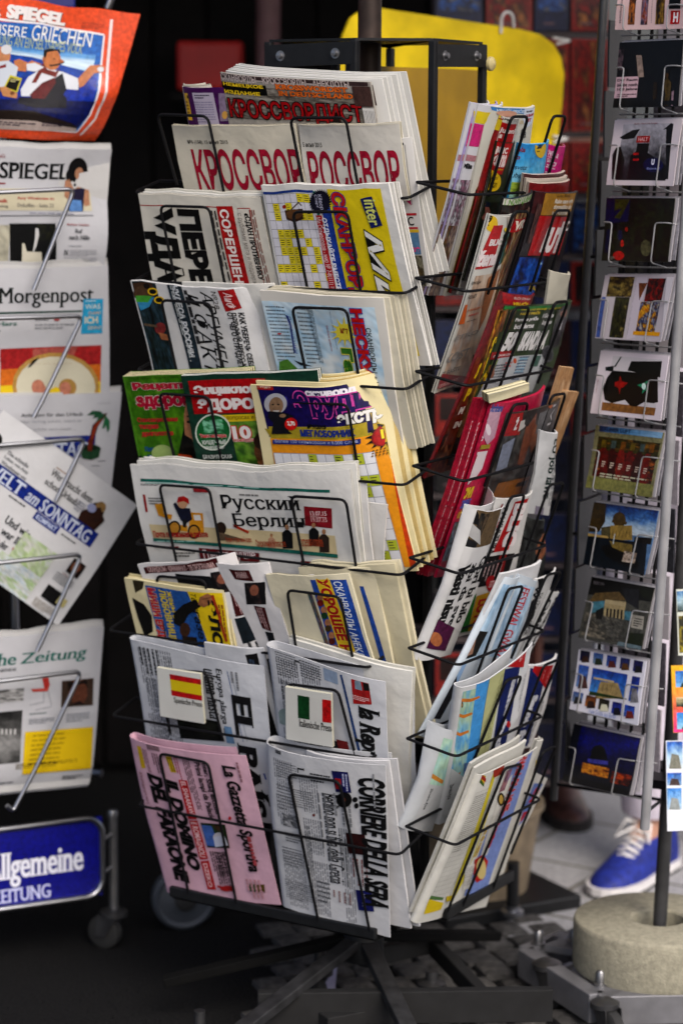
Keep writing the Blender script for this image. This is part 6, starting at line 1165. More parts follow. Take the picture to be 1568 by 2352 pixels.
# row 2
stack(3, (3.5, -5), .006, 'magazine', 'copy with a white page block behind the red football magazine, second row', MG, ZE, [(1030, 750), (1318, 728), (1130, 1575), (850, 1530)], RP[1], 'copies of the red football magazine', n0=-.006, th=.004, bgs=('6a1216', 'b8b0a4', '3a1014'), edge='a89a90', m=GLOS)
mag('red football magazine with a gold header, second row right, foremost', ZE, [(1005, 768), (1322, 768), (1080, 1540), (760, 1520)], RP[1], '181418', [p([(1092, 752), (1320, 768), (1260, 945), (1040, 942)], 'a17a30'), p([(1005, 775), (1090, 760), (1040, 940), (950, 930)], '4a1a1c'), t('Luka Bona', 1160, 785, 1260, 808, '30241a', i=.1), t('Rako sam vrh', 1140, 820, 1285, 855, 'd0c8bc', b=.03), t('domašilo da', 1130, 862, 1275, 895, 'd0c8bc', b=.03), t('se Azione', 1118, 902, 1240, 938, 'd0c8bc', b=.03), p([(1030, 944), (1262, 955), (1165, 1245), (945, 1242)], 'ae141a'), t('BLIC', 1180, 985, 1265, 1060, 'd8d0d0', b=.05, i=.15), t('FUT', 1030, 1030, 1225, 1225, 'dcd4d4', b=.07, i=.12), pic(.02, .62, .6, 1, ['1a4aa0', '2a68c0', '14347a', '1c2030'], 83, z='st', n=10), p([(1110, 1230), (1170, 1235), (1080, 1530), (1000, 1530), (1060, 1360)], '141012'), e(1040, 1300, 14, 10, '8ab0d8'), pic(950, 860, 1040, 1150, ['2a2224', '6a4a44', '1a1416', '3a3040'], 84, n=8), t('LA', 950, 1460, 1010, 1500, 'b8a02a', b=.04)], n0=.006, th=.004)
mag('dark glossy celebrity magazine between the white and red ones, second row', ZE, [(790, 830), (1010, 772), (760, 1700), (500, 1740)], RP[1], '14120f', [pic(0, 0, 1, 1, ['0c0a0c', '2a2228', '4a2a24', '15181c', '3a3428'], 85, z='st', n=16, f=6), p([(720, 800), (1000, 770), (960, 840), (700, 900)], 'bab8ae'), t('DESET NOVIH LJUBAVI', 735, 800, 985, 890, '5a8a30', b=.03)], n0=.002, th=.004)
mag('white women magazine with a red logo and yellow circle, second row left', ZE, [(655, 932), (842, 925), (ZF, 470, 200), (ZF, 215, 300)], RP[1], 'c3c2bb', [
    pic(.08, .33, 1, 1, ['b8b2a8', 'c8b09a', 'a08878', 'b0aca8'], 86, z='st', n=10), p([(655, 935), (672, 933), (ZF, 240, 290), (ZF, 215, 300)], '8a908c'), e(684, 1000, 40, 70, 'd0ae14'), t('29', 662, 955, 708, 1010, '14120c', b=.05), bt(662, 1020, 690, 1035, 1, '2a2410'), p([(700, 1020), (760, 1012), (680, 1320), (548, 1350)], 'b01a20'), t('BLIC', 655, 1110, 760, 1170, 'd8cccc', b=.06), t('žena', 556, 1190, 735, 1330, 'd8cccc', b=.06, i=.15), p([(790, 940), (870, 935), (860, 1010), (795, 1060)], 'b4aca4'), t('Kikin', 800, 950, 860, 1040, '8a1c24', rot=90), p([(765, 1080), (825, 1060), (770, 1290), (700, 1330)], '2a4a30'), pic(720, 1080, 800, 1300, ['4a8ab0', '3a6a38', '1a2a1c', '6aa8c0'], 87, n=6), e(775, 1045, 10, 15, 'd8c030'),
    t('Lipstje', 510, 1415, 600, 1465, '2a2a2a'), t('TREND', 480, 1520, 565, 1565, '2c2c2c'), p([(440, 1610), (495, 1600), (470, 1740), (415, 1750)], 'c4641a'), t('4 NAJLEPŠA', 495, 1615, 615, 1645, 'b8602a', b=.03), t('NAKIT', 500, 1655, 580, 1690, 'b03a2a', b=.03), t('OD KOŽE', 485, 1700, 560, 1730, '302c28', b=.03), p([(650, 1400), (740, 1330), (690, 1500), (620, 1700), (570, 1800)], '9a6a4a'), t('RETRO', 350, 1780, 580, 1880, '8c8a88', b=.03, i=.1), t('KOST', 320, 1910, 520, 2040, '8c8a88', b=.03, i=.1), t('Z BAŠTE', 305, 2060, 440, 2110, '6a6866', b=.02), p([(ZF, 255, 190), (ZF, 480, 190), (ZF, 470, 230), (ZF, 225, 300)], '8a1418'), bt(262, 215, 420, 270, 3, 'c89a98', z=ZF)], n0=.010, th=.006, pages=3)
mag('slim magazine with mixed red and green pictures, between the white and dark ones, second row', ZE, [(852, 920), (960, 872), (ZF, 520, 90), (ZF, 400, 150)], RP[1], '3a2a24', [pic(0, 0, 1, 1, ['1a1c14', '7a2a1c', '2a4a2a', 'b08a60', '14101a', '8a8a78'], 130, z='st', n=20, f=8), r(0, .04, 1, .12, 'a01820', z='st'), t('VRT', .1, .05, .9, .11, 'd8d0c0', z='st', b=.05)], n0=.007, th=.003)
# row 3
mag('slim yellow lettered magazine beside the green headed one, third row', ZE, [(742, 1650), (812, 1628), (ZF, 520, 610), (ZF, 415, 640)], RP[2], '4a3018', [pic(0, 0, 1, 1, ['2a1a10', '9a5a34', '3a4a20', 'c0883a', '1a1410'], 131, z='st', n=20, f=8), t('SREĆA', .15, .2, .8, .75, 'd0b01c', z='st', rot=90, b=.05)], n0=.003, th=.003)
mag('slim dark green magazine hanging low behind the raspberry ones, third row', ZF, [(590, 60), (670, 40), (470, 830), (360, 860)], RP[2], '122416', [pic(0, 0, 1, 1, ['0c1a10', '2a5a2a', '1a2a4a', '8a8a2a', '0a0f0a'], 132, z='st', n=20, f=8), bt(.1, .2, .5, .9, 2, 'a8b02a', z='st', rot=90)], n0=-.002, th=.003)
news('grey newsprint sheet rolled open at the right of the fifty women cover, third row', ZE, [(1195, 1395), (1352, 1416), (1205, 1965), (1060, 1900)], RP[2], 'b7b4a6', [bt(1215, 1470, 1330, 1560, 6, '9a988c', fill=.3), bt(1160, 1600, 1290, 1850, 14, '9a988c', fill=.3)], n0=-.014, th=.004)
mag('long red edged magazine with yellow letters, reaching low, third row left', ZE, [(780, 1525), (1042, 1545), (ZF, 470, 850), (ZF, 180, 950)], RP[2], '5a1216', [p([(785, 1520), (985, 1530), (960, 1610), (775, 1600)], 'a01a22'), t('RUĆA STRAVA', 840, 1540, 970, 1570, 'd0b0a8', b=.02), t('VRUĆE', 825, 1575, 955, 1612, 'd4b41c', b=.05), pic(.1, .08, 1, .55, ['2a0c0c', '8a4a30', '3a1a14', 'a86a48'], 88, z='st', n=12), p([(ZF, 560, 35), (ZF, 580, 40), (ZF, 270, 760), (ZF, 250, 755)], 'b02014'), pic(.05, .5, 1, 1, ['3a0c0c', '8a4a2c', '1a1010', '9a6a4a', '5a1014', '14200f'], 123, z='st', n=18, f=7), p([(ZF, 520, 60), (ZF, 600, 60), (ZF, 400, 700), (ZF, 330, 700)], '7a3a24'),
    t('S', 545, 95, 610, 215, 'd0b01c', z=ZF, b=.06), t('P', 465, 280, 540, 380, 'd0b01c', z=ZF, b=.06), r(415, 400, 495, 490, '7a1016', z=ZF), t('M', 425, 415, 485, 480, 'd0c8c0', z=ZF, b=.06), r(380, 505, 470, 590, '7a1016', z=ZF), t('IN', 390, 520, 460, 580, 'd0c8c0', z=ZF, b=.06), p([(ZF, 430, 600), (ZF, 500, 600), (ZF, 420, 850), (ZF, 340, 850)], '0f2414'), p([(ZF, 270, 650), (ZF, 340, 620), (ZF, 320, 700), (ZF, 280, 760)], '0e0c0c'), t('STRAŠNE PRIČE', 210, 790, 300, 830, 'b89a9a', z=ZF)], n0=.000, th=.004)
mag('green headed magazine about fifty women with a portrait in a suit, third row', ZE, [(778, 1612), (1288, 1580), (ZF, 1010, 330), (ZF, 520, 380)], RP[2], '2a3a20', [
    r(790, 1600, 1285, 1650, '2a7a38'), t('SPECIJALNO IZDANJE · LETNJE PRIČE · IGRE', 900, 1618, 1270, 1645, 'c8b01c', b=.02), p([(790, 1650), (1150, 1640), (1100, 1810), (740, 1810)], '33472a'), t('NOVE PRIČE', 890, 1650, 1040, 1680, 'c8b01c', b=.04), t('Pamtite priče', 850, 1690, 1030, 1735, 'd4d4d4', b=.05, out='1a2414', ow=.02), t('božidarne', 842, 1738, 1000, 1785, 'd4d4d4', b=.05, out='1a2414', ow=.02), t('i Gorana', 1048, 1660, 1140, 1700, 'd4d4d4', b=.05), t('knjižno', 1040, 1710, 1125, 1760, 'd4d4d4', b=.05), p([(740, 1810), (1110, 1790), (1060, 1950), (690, 1960)], '39502e'), t('50', 742, 1800, 888, 1955, 'dcdcdc', b=.07, i=.15, out='141a10', ow=.03), t('SKANDALA', 868, 1788, 1110, 1950, 'dcdcdc', b=.07, i=.15, out='141a10', ow=.03),
    p([(680, 1955), (850, 1945), (835, 2000), (660, 2010)], 'a8161c'), t('JOŠ JEDNOM UŽIVO', 685, 1962, 835, 1995, 'd8c0c0', b=.03), pic(775, 1640, 870, 1790, ['3a2a1c', '6a5a40', '1c2418'], 89, n=6), p([(1150, 1640), (1282, 1600), (1220, 1900), (1100, 1940)], '3c4630'), e(1212, 1660, 32, 48, '9a6a50'), p([(1180, 1640), (1200, 1605), (1250, 1610), (1250, 1650), (1225, 1630), (1190, 1655)], '181210'), p([(1150, 1740), (1220, 1690), (1250, 1720), (1170, 1900), (1090, 1930)], '1c1a1c'), p([(1180, 1720), (1212, 1712), (1190, 1790), (1165, 1790)], 'b8b8c0'), p([(730, 2000), (1100, 1960), (ZF, 960, 300), (ZF, 560, 360)], 'aeb4b8'),
    r(850, 1990, 950, 2110, '8ab0c4'), e(855, 2020, 12, 20, 'c05a28'), r(955, 1975, 1040, 2060, '4a6a60'), bt(760, 2020, 840, 2100, 3, 'b03a3a'), bt(860, 2010, 940, 2100, 4, 'c8d0d4'), pic(650, 2010, 730, 2110, ['2a5a34', '6a8a4a', '8a5a40'], 90, n=6), bt(640, 100, 800, 260, 7, '6a7278', z=ZF), bt(820, 40, 960, 230, 8, '5a6a80', z=ZF), e(680, 160, 22, 50, '8a6048', z=ZF), e(1085, 1960, 40, 60, '5a5c60'), e(1085, 1960, 30, 46, '3a3c40')], n0=.006, th=.005, pages=3)
# row 4
for i, (lb, cs) in enumerate((('upper of two pale wooden boards beside the dark cover, fourth row right', [(1178, 118), (1275, 130), (1120, 760), (1000, 700)]), ('lower of two pale wooden boards beside the dark cover, fourth row right', [(1185, 288), (1296, 300), (1010, 1075), (890, 1060)]))):
    paper('board_strip', lb, 'board', ZF, cs, RP[3], 'b8946e', [pic(0, 0, 1, 1, ['b8946e', 'a8825c', 'c4a380'], 91 + i, z='st', n=10)], n0=.002 + i * .004, th=.004, group='pale wooden boards')
stack(4, (-6.5, 1.5), .0042, 'magazine', 'further copy of the raspberry red crossword magazine, fourth row', MG, ZF, [(665, 385), (1000, 300), (640, 1560), (215, 1672)], RP[3], 'copies of the raspberry red crossword magazine', n0=.002, th=.0034, m=GLOS, bgs=('98122c', 'a8142e'), edge='8a1028', items=[t('UHAHAHA SKANDI 100 UHAHAHA', .012, .12, .030, .93, 'd8b0b8', rot=90, z='st', b=.05)])
mag('raspberry red crossword magazine with white blobs and yellow words, fourth row', ZF, [(672, 392), (1110, 285), (700, 1560), (235, 1665)], RP[3], 'a8143a', [
    p([(690, 370), (1110, 265), (1105, 300), (680, 410)], '9a1420'), *[p([(790 + i * 45, 350 - i * 10), (812 + i * 45, 345 - i * 10), (802 + i * 45, 372 - i * 10), (780 + i * 45, 378 - i * 10)], 'd8b8bc') for i in range(8)], t('100', 628, 500, 680, 545, 'd8c0c8', b=.06), t('100', 575, 640, 625, 685, 'd8c0c8', b=.06), p([(680, 440), (745, 430), (690, 640), (640, 700), (620, 640)], 'b894a4'), e(655, 590, 14, 40, 'd8c8d0'), p([(560, 760), (640, 740), (600, 870), (560, 930), (470, 1000), (500, 880)], 'd0c4c8'), p([(555, 780), (575, 775), (530, 880), (510, 880)], 'a8143a'),
    t('Ukrštene', 670, 390, 765, 470, '3a5a9a', b=.03, i=.2), t('NOVI', 415, 1000, 545, 1110, 'd6b820', b=.07, i=.1), t('OSMOSMERKE', 400, 1090, 520, 1180, '3a6ab8', b=.04), t('100 UKRŠTENIH', 380, 1170, 480, 1250, 'd0b02a', b=.04), pic(290, 1250, 480, 1560, ['3a5a78', '4a7a48', '6a4a58', '8aa0b0', '2a3a4a'], 92, n=10), r(590, 690, 660, 735, '9a8a2a')], n0=.006, th=.004)
paper('cream_pad', 'cream block of pages resting on the red crossword magazine, fourth row', 'pad', ZF, [(632, 318), (945, 240), (940, 300), (645, 385)], RP[3], 'cfc7a4', [r(640, 300, 940, 260, 'cdccc8')], n0=.003, th=.012, edge='cfc7a4', pages=4)
mag('dark film wrapped magazine with a red letter badge and faces, fourth row', ZF, [(752, 445), (1205, 335), (ZF, 900, 1380), (430, 1500)], RP[3], '2c2a26', [
    pic(0, 0, 1, 1, ['1a1a1a', '3a3630', '5c5a58', '232024', '4a3a30'], 93, z='st', n=18, f=6), p([(752, 446), (1203, 338), (1190, 380), (740, 480)], '8a8278'), p([(900, 420), (1200, 345), (1195, 362), (890, 440)], 'a89a70'), p([(820, 480), (905, 445), (870, 620), (770, 640)], '9a1a1e'), t('Ž', 830, 490, 880, 590, 'c8c4c4', b=.06), p([(880, 520), (930, 500), (910, 560), (860, 600)], 'b0aca8'), p([(940, 470), (1000, 440), (985, 600), (940, 720), (900, 860), (860, 840), (900, 640)], '7a4a34'), p([(990, 540), (1010, 560), (1000, 700), (960, 760), (950, 690)], '8a5a40'), p([(930, 430), (1010, 400), (1000, 450), (930, 560), (905, 540)], '1c1816'), p([(1020, 460), (1080, 440), (1040, 580), (990, 620)], '6a6a6c'), t('IVI', 1085, 400, 1160, 560, 'b8b4b8', rot=90), e(1105, 400, 20, 28, 'b0601c'), p([(760, 700), (840, 640), (780, 860), (700, 900)], '7a8090'), p([(720, 980), (960, 930), (920, 1060), (660, 1110)], '8a5a24'), p([(860, 980), (940, 960), (920, 1000), (840, 1010)], '1a1412'), t('Ze', 600, 1070, 650, 1120, '1c2444', b=.05), p([(560, 1100), (650, 1050), (560, 1300), (470, 1400)], '4a4a58')], n0=.014, th=.003, m=GLOS, maxlen=.02)
# row 5
news('white law newspaper with a sideways green title, fifth row far right', ZF, [(1135, 648), (1262, 656), (1155, 1255), (985, 1240)], RP[4], 'c4c6c8', [t('EU job laws', .48, .06, .93, .80, '23403c', rot=90, serif=True, b=.01, z='st'), bt(1090, 720, 1170, 1150, 3, '8a8c90', rot=90), p([(1000, 1150), (1060, 1160), (1050, 1230), (985, 1230)], '8a8494')], n0=-.016, th=.004)
news('dark newspaper photo page with a tattooed arm, fifth row right', ZF, [(985, 1265), (1135, 1285), (1080, 1700), (840, 1700)], RP[4], '35393a', [pic(0, 0, 1, .95, ['2a2c2c', '4a4e4e', '3a3a38', '1c1e1e'], 94, z='st', n=10), p([(1060, 1360), (1110, 1370), (1080, 1480), (1030, 1560), (1000, 1500), (1020, 1420)], 'a06a4c'), ln([(1080, 1390), (1040, 1500)], .003, '2a1c18'), e(1050, 1340, 30, 20, '14100e')], n0=-.008, th=.004)
news('white tabloid with sideways letters on a red strip, fifth row middle', ZF, [(728, 1108), (1008, 1052), (700, 2040), (420, 2110)], RP[4], 'c6c5c3', [
    p([(850, 1122), (955, 1092), (800, 1480), (690, 1500)], 'b01c22'), t('BLIC', 745, 1115, 950, 1470, 'dcd4d4', rot=90, b=.07, i=.1), t('TV I KULTURA', 655, 1150, 805, 1520, '1c1c1e', rot=90, b=.03), bt(700, 1150, 760, 1400, 1, 'b02a30', rot=90), p([(640, 1530), (850, 1500), (770, 1720), (560, 1760)], '1a1416'), p([(740, 1520), (790, 1510), (750, 1700), (690, 1710)], '8a1c1c'), bt(590, 1540, 780, 1720, 5, 'b8a0a0', rot=90, fill=.3), e(682, 1730, 42, 62, 'b01c28'), t('samo', 655, 1700, 710, 1760, 'd8b8b8', i=.1), p([(520, 1840), (570, 1800), (500, 2080), (440, 2090)], '2a7a2c'), p([(570, 1820), (690, 1780), (600, 2060), (500, 2080)], 'b8901c'), t('LOTO', 520, 1830, 660, 2060, 'a81c18', rot=90, b=.06)], n0=.004, th=.004, pages=2)
roll = lambda k, w_: (lambda S, T: -k * np.clip(w_ - S, 0, 1) ** 2 / w_ ** 2)
news('rolled newspaper with big black sideways words and a shoe photo, fifth row left', ZF, [(575, 1182), (770, 1120), (ZG, 325, 190), (ZG, 122, 248)], RP[4], 'c4c4c4', [
    p([(538, 1200), (760, 1135), (690, 1430), (415, 1505)], '6a5a44'), pic(540, 1220, 640, 1500, ['15151a', '4a4640', '2a2624', '6a5a48'], 95, n=8), p([(490, 1260), (620, 1240), (600, 1310), (480, 1340)], '1c1c20'), p([(455, 1350), (600, 1340), (590, 1440), (440, 1430)], 'a8a8a8'), p([(415, 1450), (570, 1430), (545, 1510), (410, 1500)], '26262a'), p([(405, 1505), (690, 1440), (500, 2060), (195, 2050)], 'c6c6c6'), t('Vasti nisu', .02, .34, .33, .75, '121214', rot=90, serif=True, b=.04, z='st'), t('zbi da sve', .38, .35, .60, .78, '1a1a1c', rot=90, serif=True, b=.02, z='st'), t('Gori bi bilo', .65, .32, .90, .77, '1a1a1c', rot=90, serif=True, b=.02, z='st'),
    p([(ZG, 195, 0), (ZG, 400, 20), (ZG, 330, 190), (ZG, 140, 200)], '5a1c4a'), pic(160, 70, 240, 190, ['3a3a40', '8a4a38', '2a1c20'], 96, n=6, z=ZG), e(270, 110, 38, 50, 'b07048', z=ZG), e(172, 90, 18, 20, '9a6a50', z=ZG)], n0=.012, fold=(.016, 1.30, .004), maxlen=.018, bend=roll(.004, .3))
# row 6
news('white newspaper back sheet at the top of the sixth row, right face', ZF, [(775, 1672), (1085, 1578), (ZG, 830, 300), (ZG, 420, 420)], RP[5], 'c8c9cb', [], n0=-.004, th=.004)
for i, (lb, cs) in enumerate((('pale blue rolled Polish paper with a dark photo, left roll in the sixth row', [(800, 1686), (890, 1660), (ZG, 340, 850), (ZG, 175, 830)]), ('pale blue rolled Polish paper with a dark photo, right roll in the sixth row', [(885, 1662), (1010, 1700), (ZG, 640, 760), (ZG, 400, 800)]))):
    news(lb, ZF, cs, RP[5], 'b9c3cc', [pic(0, .04, .8, .5, ['9ab4cc', 'b0c8dc', '84a4c0'], 97 + i, z='st', n=10), p([(530 + i * 90, 2090), (650 + i * 90, 2080), (ZG, 560 + i * 80, 230), (ZG, 430 + i * 90, 260)], '2a2826'), p([(ZG, 500 + i * 100, 130), (ZG, 560 + i * 100, 110), (ZG, 540 + i * 90, 220), (ZG, 480 + i * 90, 240)], '9a7a68'), p([(ZG, 390, 300), (ZG, 500, 290), (ZG, 330, 650), (ZG, 220, 680)], '8aa8cc'), p([(ZG, 330, 380), (ZG, 420, 480), (ZG, 300, 700), (ZG, 250, 700)], '2c2c30')] +
         ([t('FESTIWAL GWIAZD', 700, 1760, 945, 2330, 'b83038', rot=90, b=.02)] if i else []), n0=.004 + i * .004, fold=(.010, .8), maxlen=.018, bend=roll(.004, .5), group='pale blue rolled papers')
news('white Polish paper with black ink script and sideways letters, sixth row right', ZF, [(1000, 1694), (1168, 1618), (ZG, 880, 330), (ZG, 690, 400)], RP[5], 'c4c5c6', [p([(975, 1850), (1020, 1810), (990, 1960), (900, 2110), (840, 2100), (900, 2000)], '141416'), p([(1030, 1680), (1060, 1670), (1050, 1760), (1020, 1780)], '202022'), t('wyborcza', 830, 1750, 1010, 2240, '1c1c1e', rot=90, i=.2, b=.02), t('DUŻY WYBÓR', 940, 1800, 1030, 2100, '3a3a3c', rot=90, b=.02)], n0=.003, th=.003)
news('short white Polish paper with a bold sideways name, sixth row far right', ZF, [(1085, 1765), (1165, 1782), (ZG, 920, 200), (ZG, 820, 280)], RP[5], 'c8c9ca', [t('Kaczyński', .50, .06, .95, .95, '18181a', rot=90, b=.05, z='st'), t('OMIZM', .05, .10, .40, .80, '2a2a2c', rot=90, b=.03, z='st')], n0=.008, th=.003)
# row 7
news('tilted copy of the bracelet paper, its rolled foot hanging left, seventh row', ZG, [(385, 800), (490, 760), (235, 1525), (88, 1532)], RP[6], 'b4b8bc', [pic(0, .08, 1, .55, ['8ab8c0', 'a8c8b0', '98b8a8'], 99, z='st', n=8), p([(215, 1120), (320, 1150), (310, 1175), (205, 1150)], 'c88a3a'), p([(200, 1190), (340, 1190), (260, 1530), (78, 1530)], 'b9bbbe'), t('Zbrodnia życia', 170, 1210, 250, 1370, '2a2a2c', rot=90, b=.02), t('Prawda o nas', 140, 1200, 200, 1400, '3a3a3c', rot=90)], n0=.000, fold=(.020, .9), maxlen=.018, bend=roll(.004, .5))
news('blue and white paper with a red corner flash, tilted right in the seventh row', ZG, [(968, 310), (1198, 240), (960, 900), (760, 940)], RP[6], 'c9c9cb', [p([(980, 330), (1085, 330), (940, 900), (830, 890)], '1a2f6c'), p([(988, 350), (1000, 310), (1140, 300), (1085, 495)], 'b01a1e'), t('TYLKO', 1085, 320, 1110, 430, 'd8b0b0', rot=90), t('3,20', 1045, 330, 1075, 400, 'd8b0b0', rot=90), t('Samo życie', 820, 520, 1000, 1000, 'd0d2da', rot=90, b=.07), bt(930, 560, 1060, 880, 2, '4a4a50', rot=90, fill=.3)], n0=.002, th=.004)
fl = lambda x, y: [p([(x - 60, y + 18), (x, y + 35), (x + 60, y + 12), (x + 110, y - 18), (x + 112, y - 4), (x + 60, y + 34), (x, y + 56), (x - 62, y + 40)], 'c07a30'), e(x, y + 60, 18, 34, '6a4a24'), e(x + 2, y + 66, 10, 18, 'b89a5a')]
news('open folded paper with a picture of gold bracelets on blue, seventh row left', ZG, [(480, 470), (1000, 140), (690, 1180), (275, 1460)], RP[6], 'c8cacc', [
    pic(0, .03, .45, .72, ['5a9ac8', '88b8c4', 'a8c0a0', '90b8a8', '4a94d0'], 100, z='st', n=14), p([(580, 440), (660, 400), (560, 980), (470, 1100)], '4a98d4'), *fl(480, 545), *fl(430, 670), *fl(400, 800), p([(335, 1080), (370, 1130), (420, 1110), (445, 1080), (430, 1125), (370, 1150), (325, 1130)], 'c07a30'), e(358, 985, 16, 30, '5a4020'), p([(255, 1160), (520, 1170), (400, 1440), (250, 1465)], 'c0c2c4'), t('Zbrodnia życia', 345, 1170, 400, 1300, '2a2a2c', rot=90, b=.02), bt(300, 1180, 350, 1300, 2, '4a4a4c', rot=90), p([(470, 1020), (560, 1000), (500, 1200), (440, 1260)], '5a7aa8'),
    p([(660, 390), (780, 320), (640, 970), (555, 1000)], 'b4b684'), bt(640, 380, 740, 900, 5, '6a6c40', rot=90, fill=.3), p([(775, 330), (900, 310), (760, 960), (660, 1000)], '1a2f6c'), t('samo życie', 680, 395, 862, 990, 'd0d2da', rot=90, b=.07), e(800, 735, 16, 24, 'b01a1e'), p([(968, 158), (930, 325), (798, 300)], 'b01a1e'), t('3,20', 880, 215, 925, 285, 'd8b0b0', rot=90, b=.02), t('NUMER', 930, 190, 958, 260, 'd8a0a0', rot=90), bt(880, 380, 940, 640, 2, '5a5a60', rot=90, fill=.3)], n0=.008, fold=(.015, .82, .010), maxlen=.02, bend=roll(.005, .35))
# row 8
news('white sheet with a blue and red title, tilted far right in the bottom row', ZG, [(1005, 1095), (1108, 1150), (850, 1600), (730, 1720)], RP[7], 'c9c8c4', [p([(985, 1170), (1055, 1175), (900, 1460), (820, 1560)], '6a80b8'), t('Oh la', 880, 1190, 1035, 1460, 'b0202c', rot=90, b=.06)], n0=.000, th=.004)
news('plain white block of newsprint beside the puzzle paper, bottom row right', ZG, [(1010, 855), (1068, 850), (730, 1930), (600, 1930)], RP[7], 'c6c4bc', [p([(1000, 1000), (1035, 1000), (1025, 1080), (995, 1080)], 'c8b020')], n0=.001, th=.008, pages=3)
stack(2, (-5, -6), .006, 'newspaper', 'further copy of the puzzle paper with yellow bands, bottom row', NP, ZG, [(570, 1095), (980, 900), (560, 2060), (130, 2200)], RP[7], 'copies of the yellow banded puzzle paper', n0=.002, th=.004, bgs=('c2c1ba', 'b2b1aa'))
news('puzzle paper with yellow bands, blue strip and red sideways words, bottom row', ZG, [(585, 1095), (1000, 890), (600, 2060), (125, 2198)], RP[7], 'c5c4bd', [
    p([(538, 1140), (640, 1120), (625, 1180), (525, 1200)], 'b89418'), p([(545, 1150), (640, 1140), (635, 1165), (540, 1175)], '9a2a1c'), p([(525, 1185), (625, 1180), (620, 1200), (520, 1205)], '4a6a2a'), grid(.02, .12, .27, .85, 6, 22, 'c0bfb8', '93928c', None, lw=.05, z='st'), bt(.03, .14, .26, .52, 26, '80807a', fill=.4, ws=.8, z='st'), p([(135, 2060), (190, 2050), (330, 2060), (310, 2110), (190, 2150), (120, 2110)], 'cdb414'), p([(150, 2040), (330, 2020), (325, 2040), (150, 2065)], '5a7a4a'), p([(690, 1100), (760, 1060), (560, 1700), (480, 1900), (420, 2010), (380, 2050)], 'c2b42a') , p([(700, 1130), (740, 1110), (520, 1800), (480, 1860)], 'b8b8b0'),
    p([(820, 1050), (985, 930), (860, 1330), (640, 1950), (480, 2010)], '7a8cc0'), p([(740, 1230), (830, 1100), (760, 1400), (650, 1700), (590, 1760)], 'c6c4bc'), t('CHWILA DLA MNIE', 735, 905, 965, 1400, 'b0262c', rot=90, b=.06, out='c8b8c0', ow=.03), t('Moje', 650, 1370, 770, 1660, 'b0262c', rot=90, b=.05, serif=True), p([(700, 1060), (780, 1020), (760, 1100), (690, 1130)], 'a03a28'), pic(730, 1060, 830, 1240, ['6a5a8a', 'a87a78', '4a3a58'], 101, n=7), e(745, 1290, 26, 50, '3a3424'), e(745, 1290, 14, 34, 'b89a4a'),
    p([(560, 1740), (620, 1700), (655, 1750), (620, 1880), (570, 1910), (550, 1850)], 'b02a24'), e(605, 1805, 34, 78, 'c9b678'), p([(495, 1785), (560, 1770), (525, 1950), (470, 1970)], 'c6c4be'), *[r(482 + 0 * i, 1800 + i * 12, 545, 1804 + i * 12 + i % 3, '26262a') for i in range(11)], t('złota dla rodziny', 560, 1480, 650, 1720, 'b89a1c', rot=90, b=.04), p([(350, 2010), (410, 2000), (400, 2040), (345, 2050)], 'c8b014')], n0=.008, fold=(.016, .80, .008), maxlen=.022, bend=roll(.004, .3))

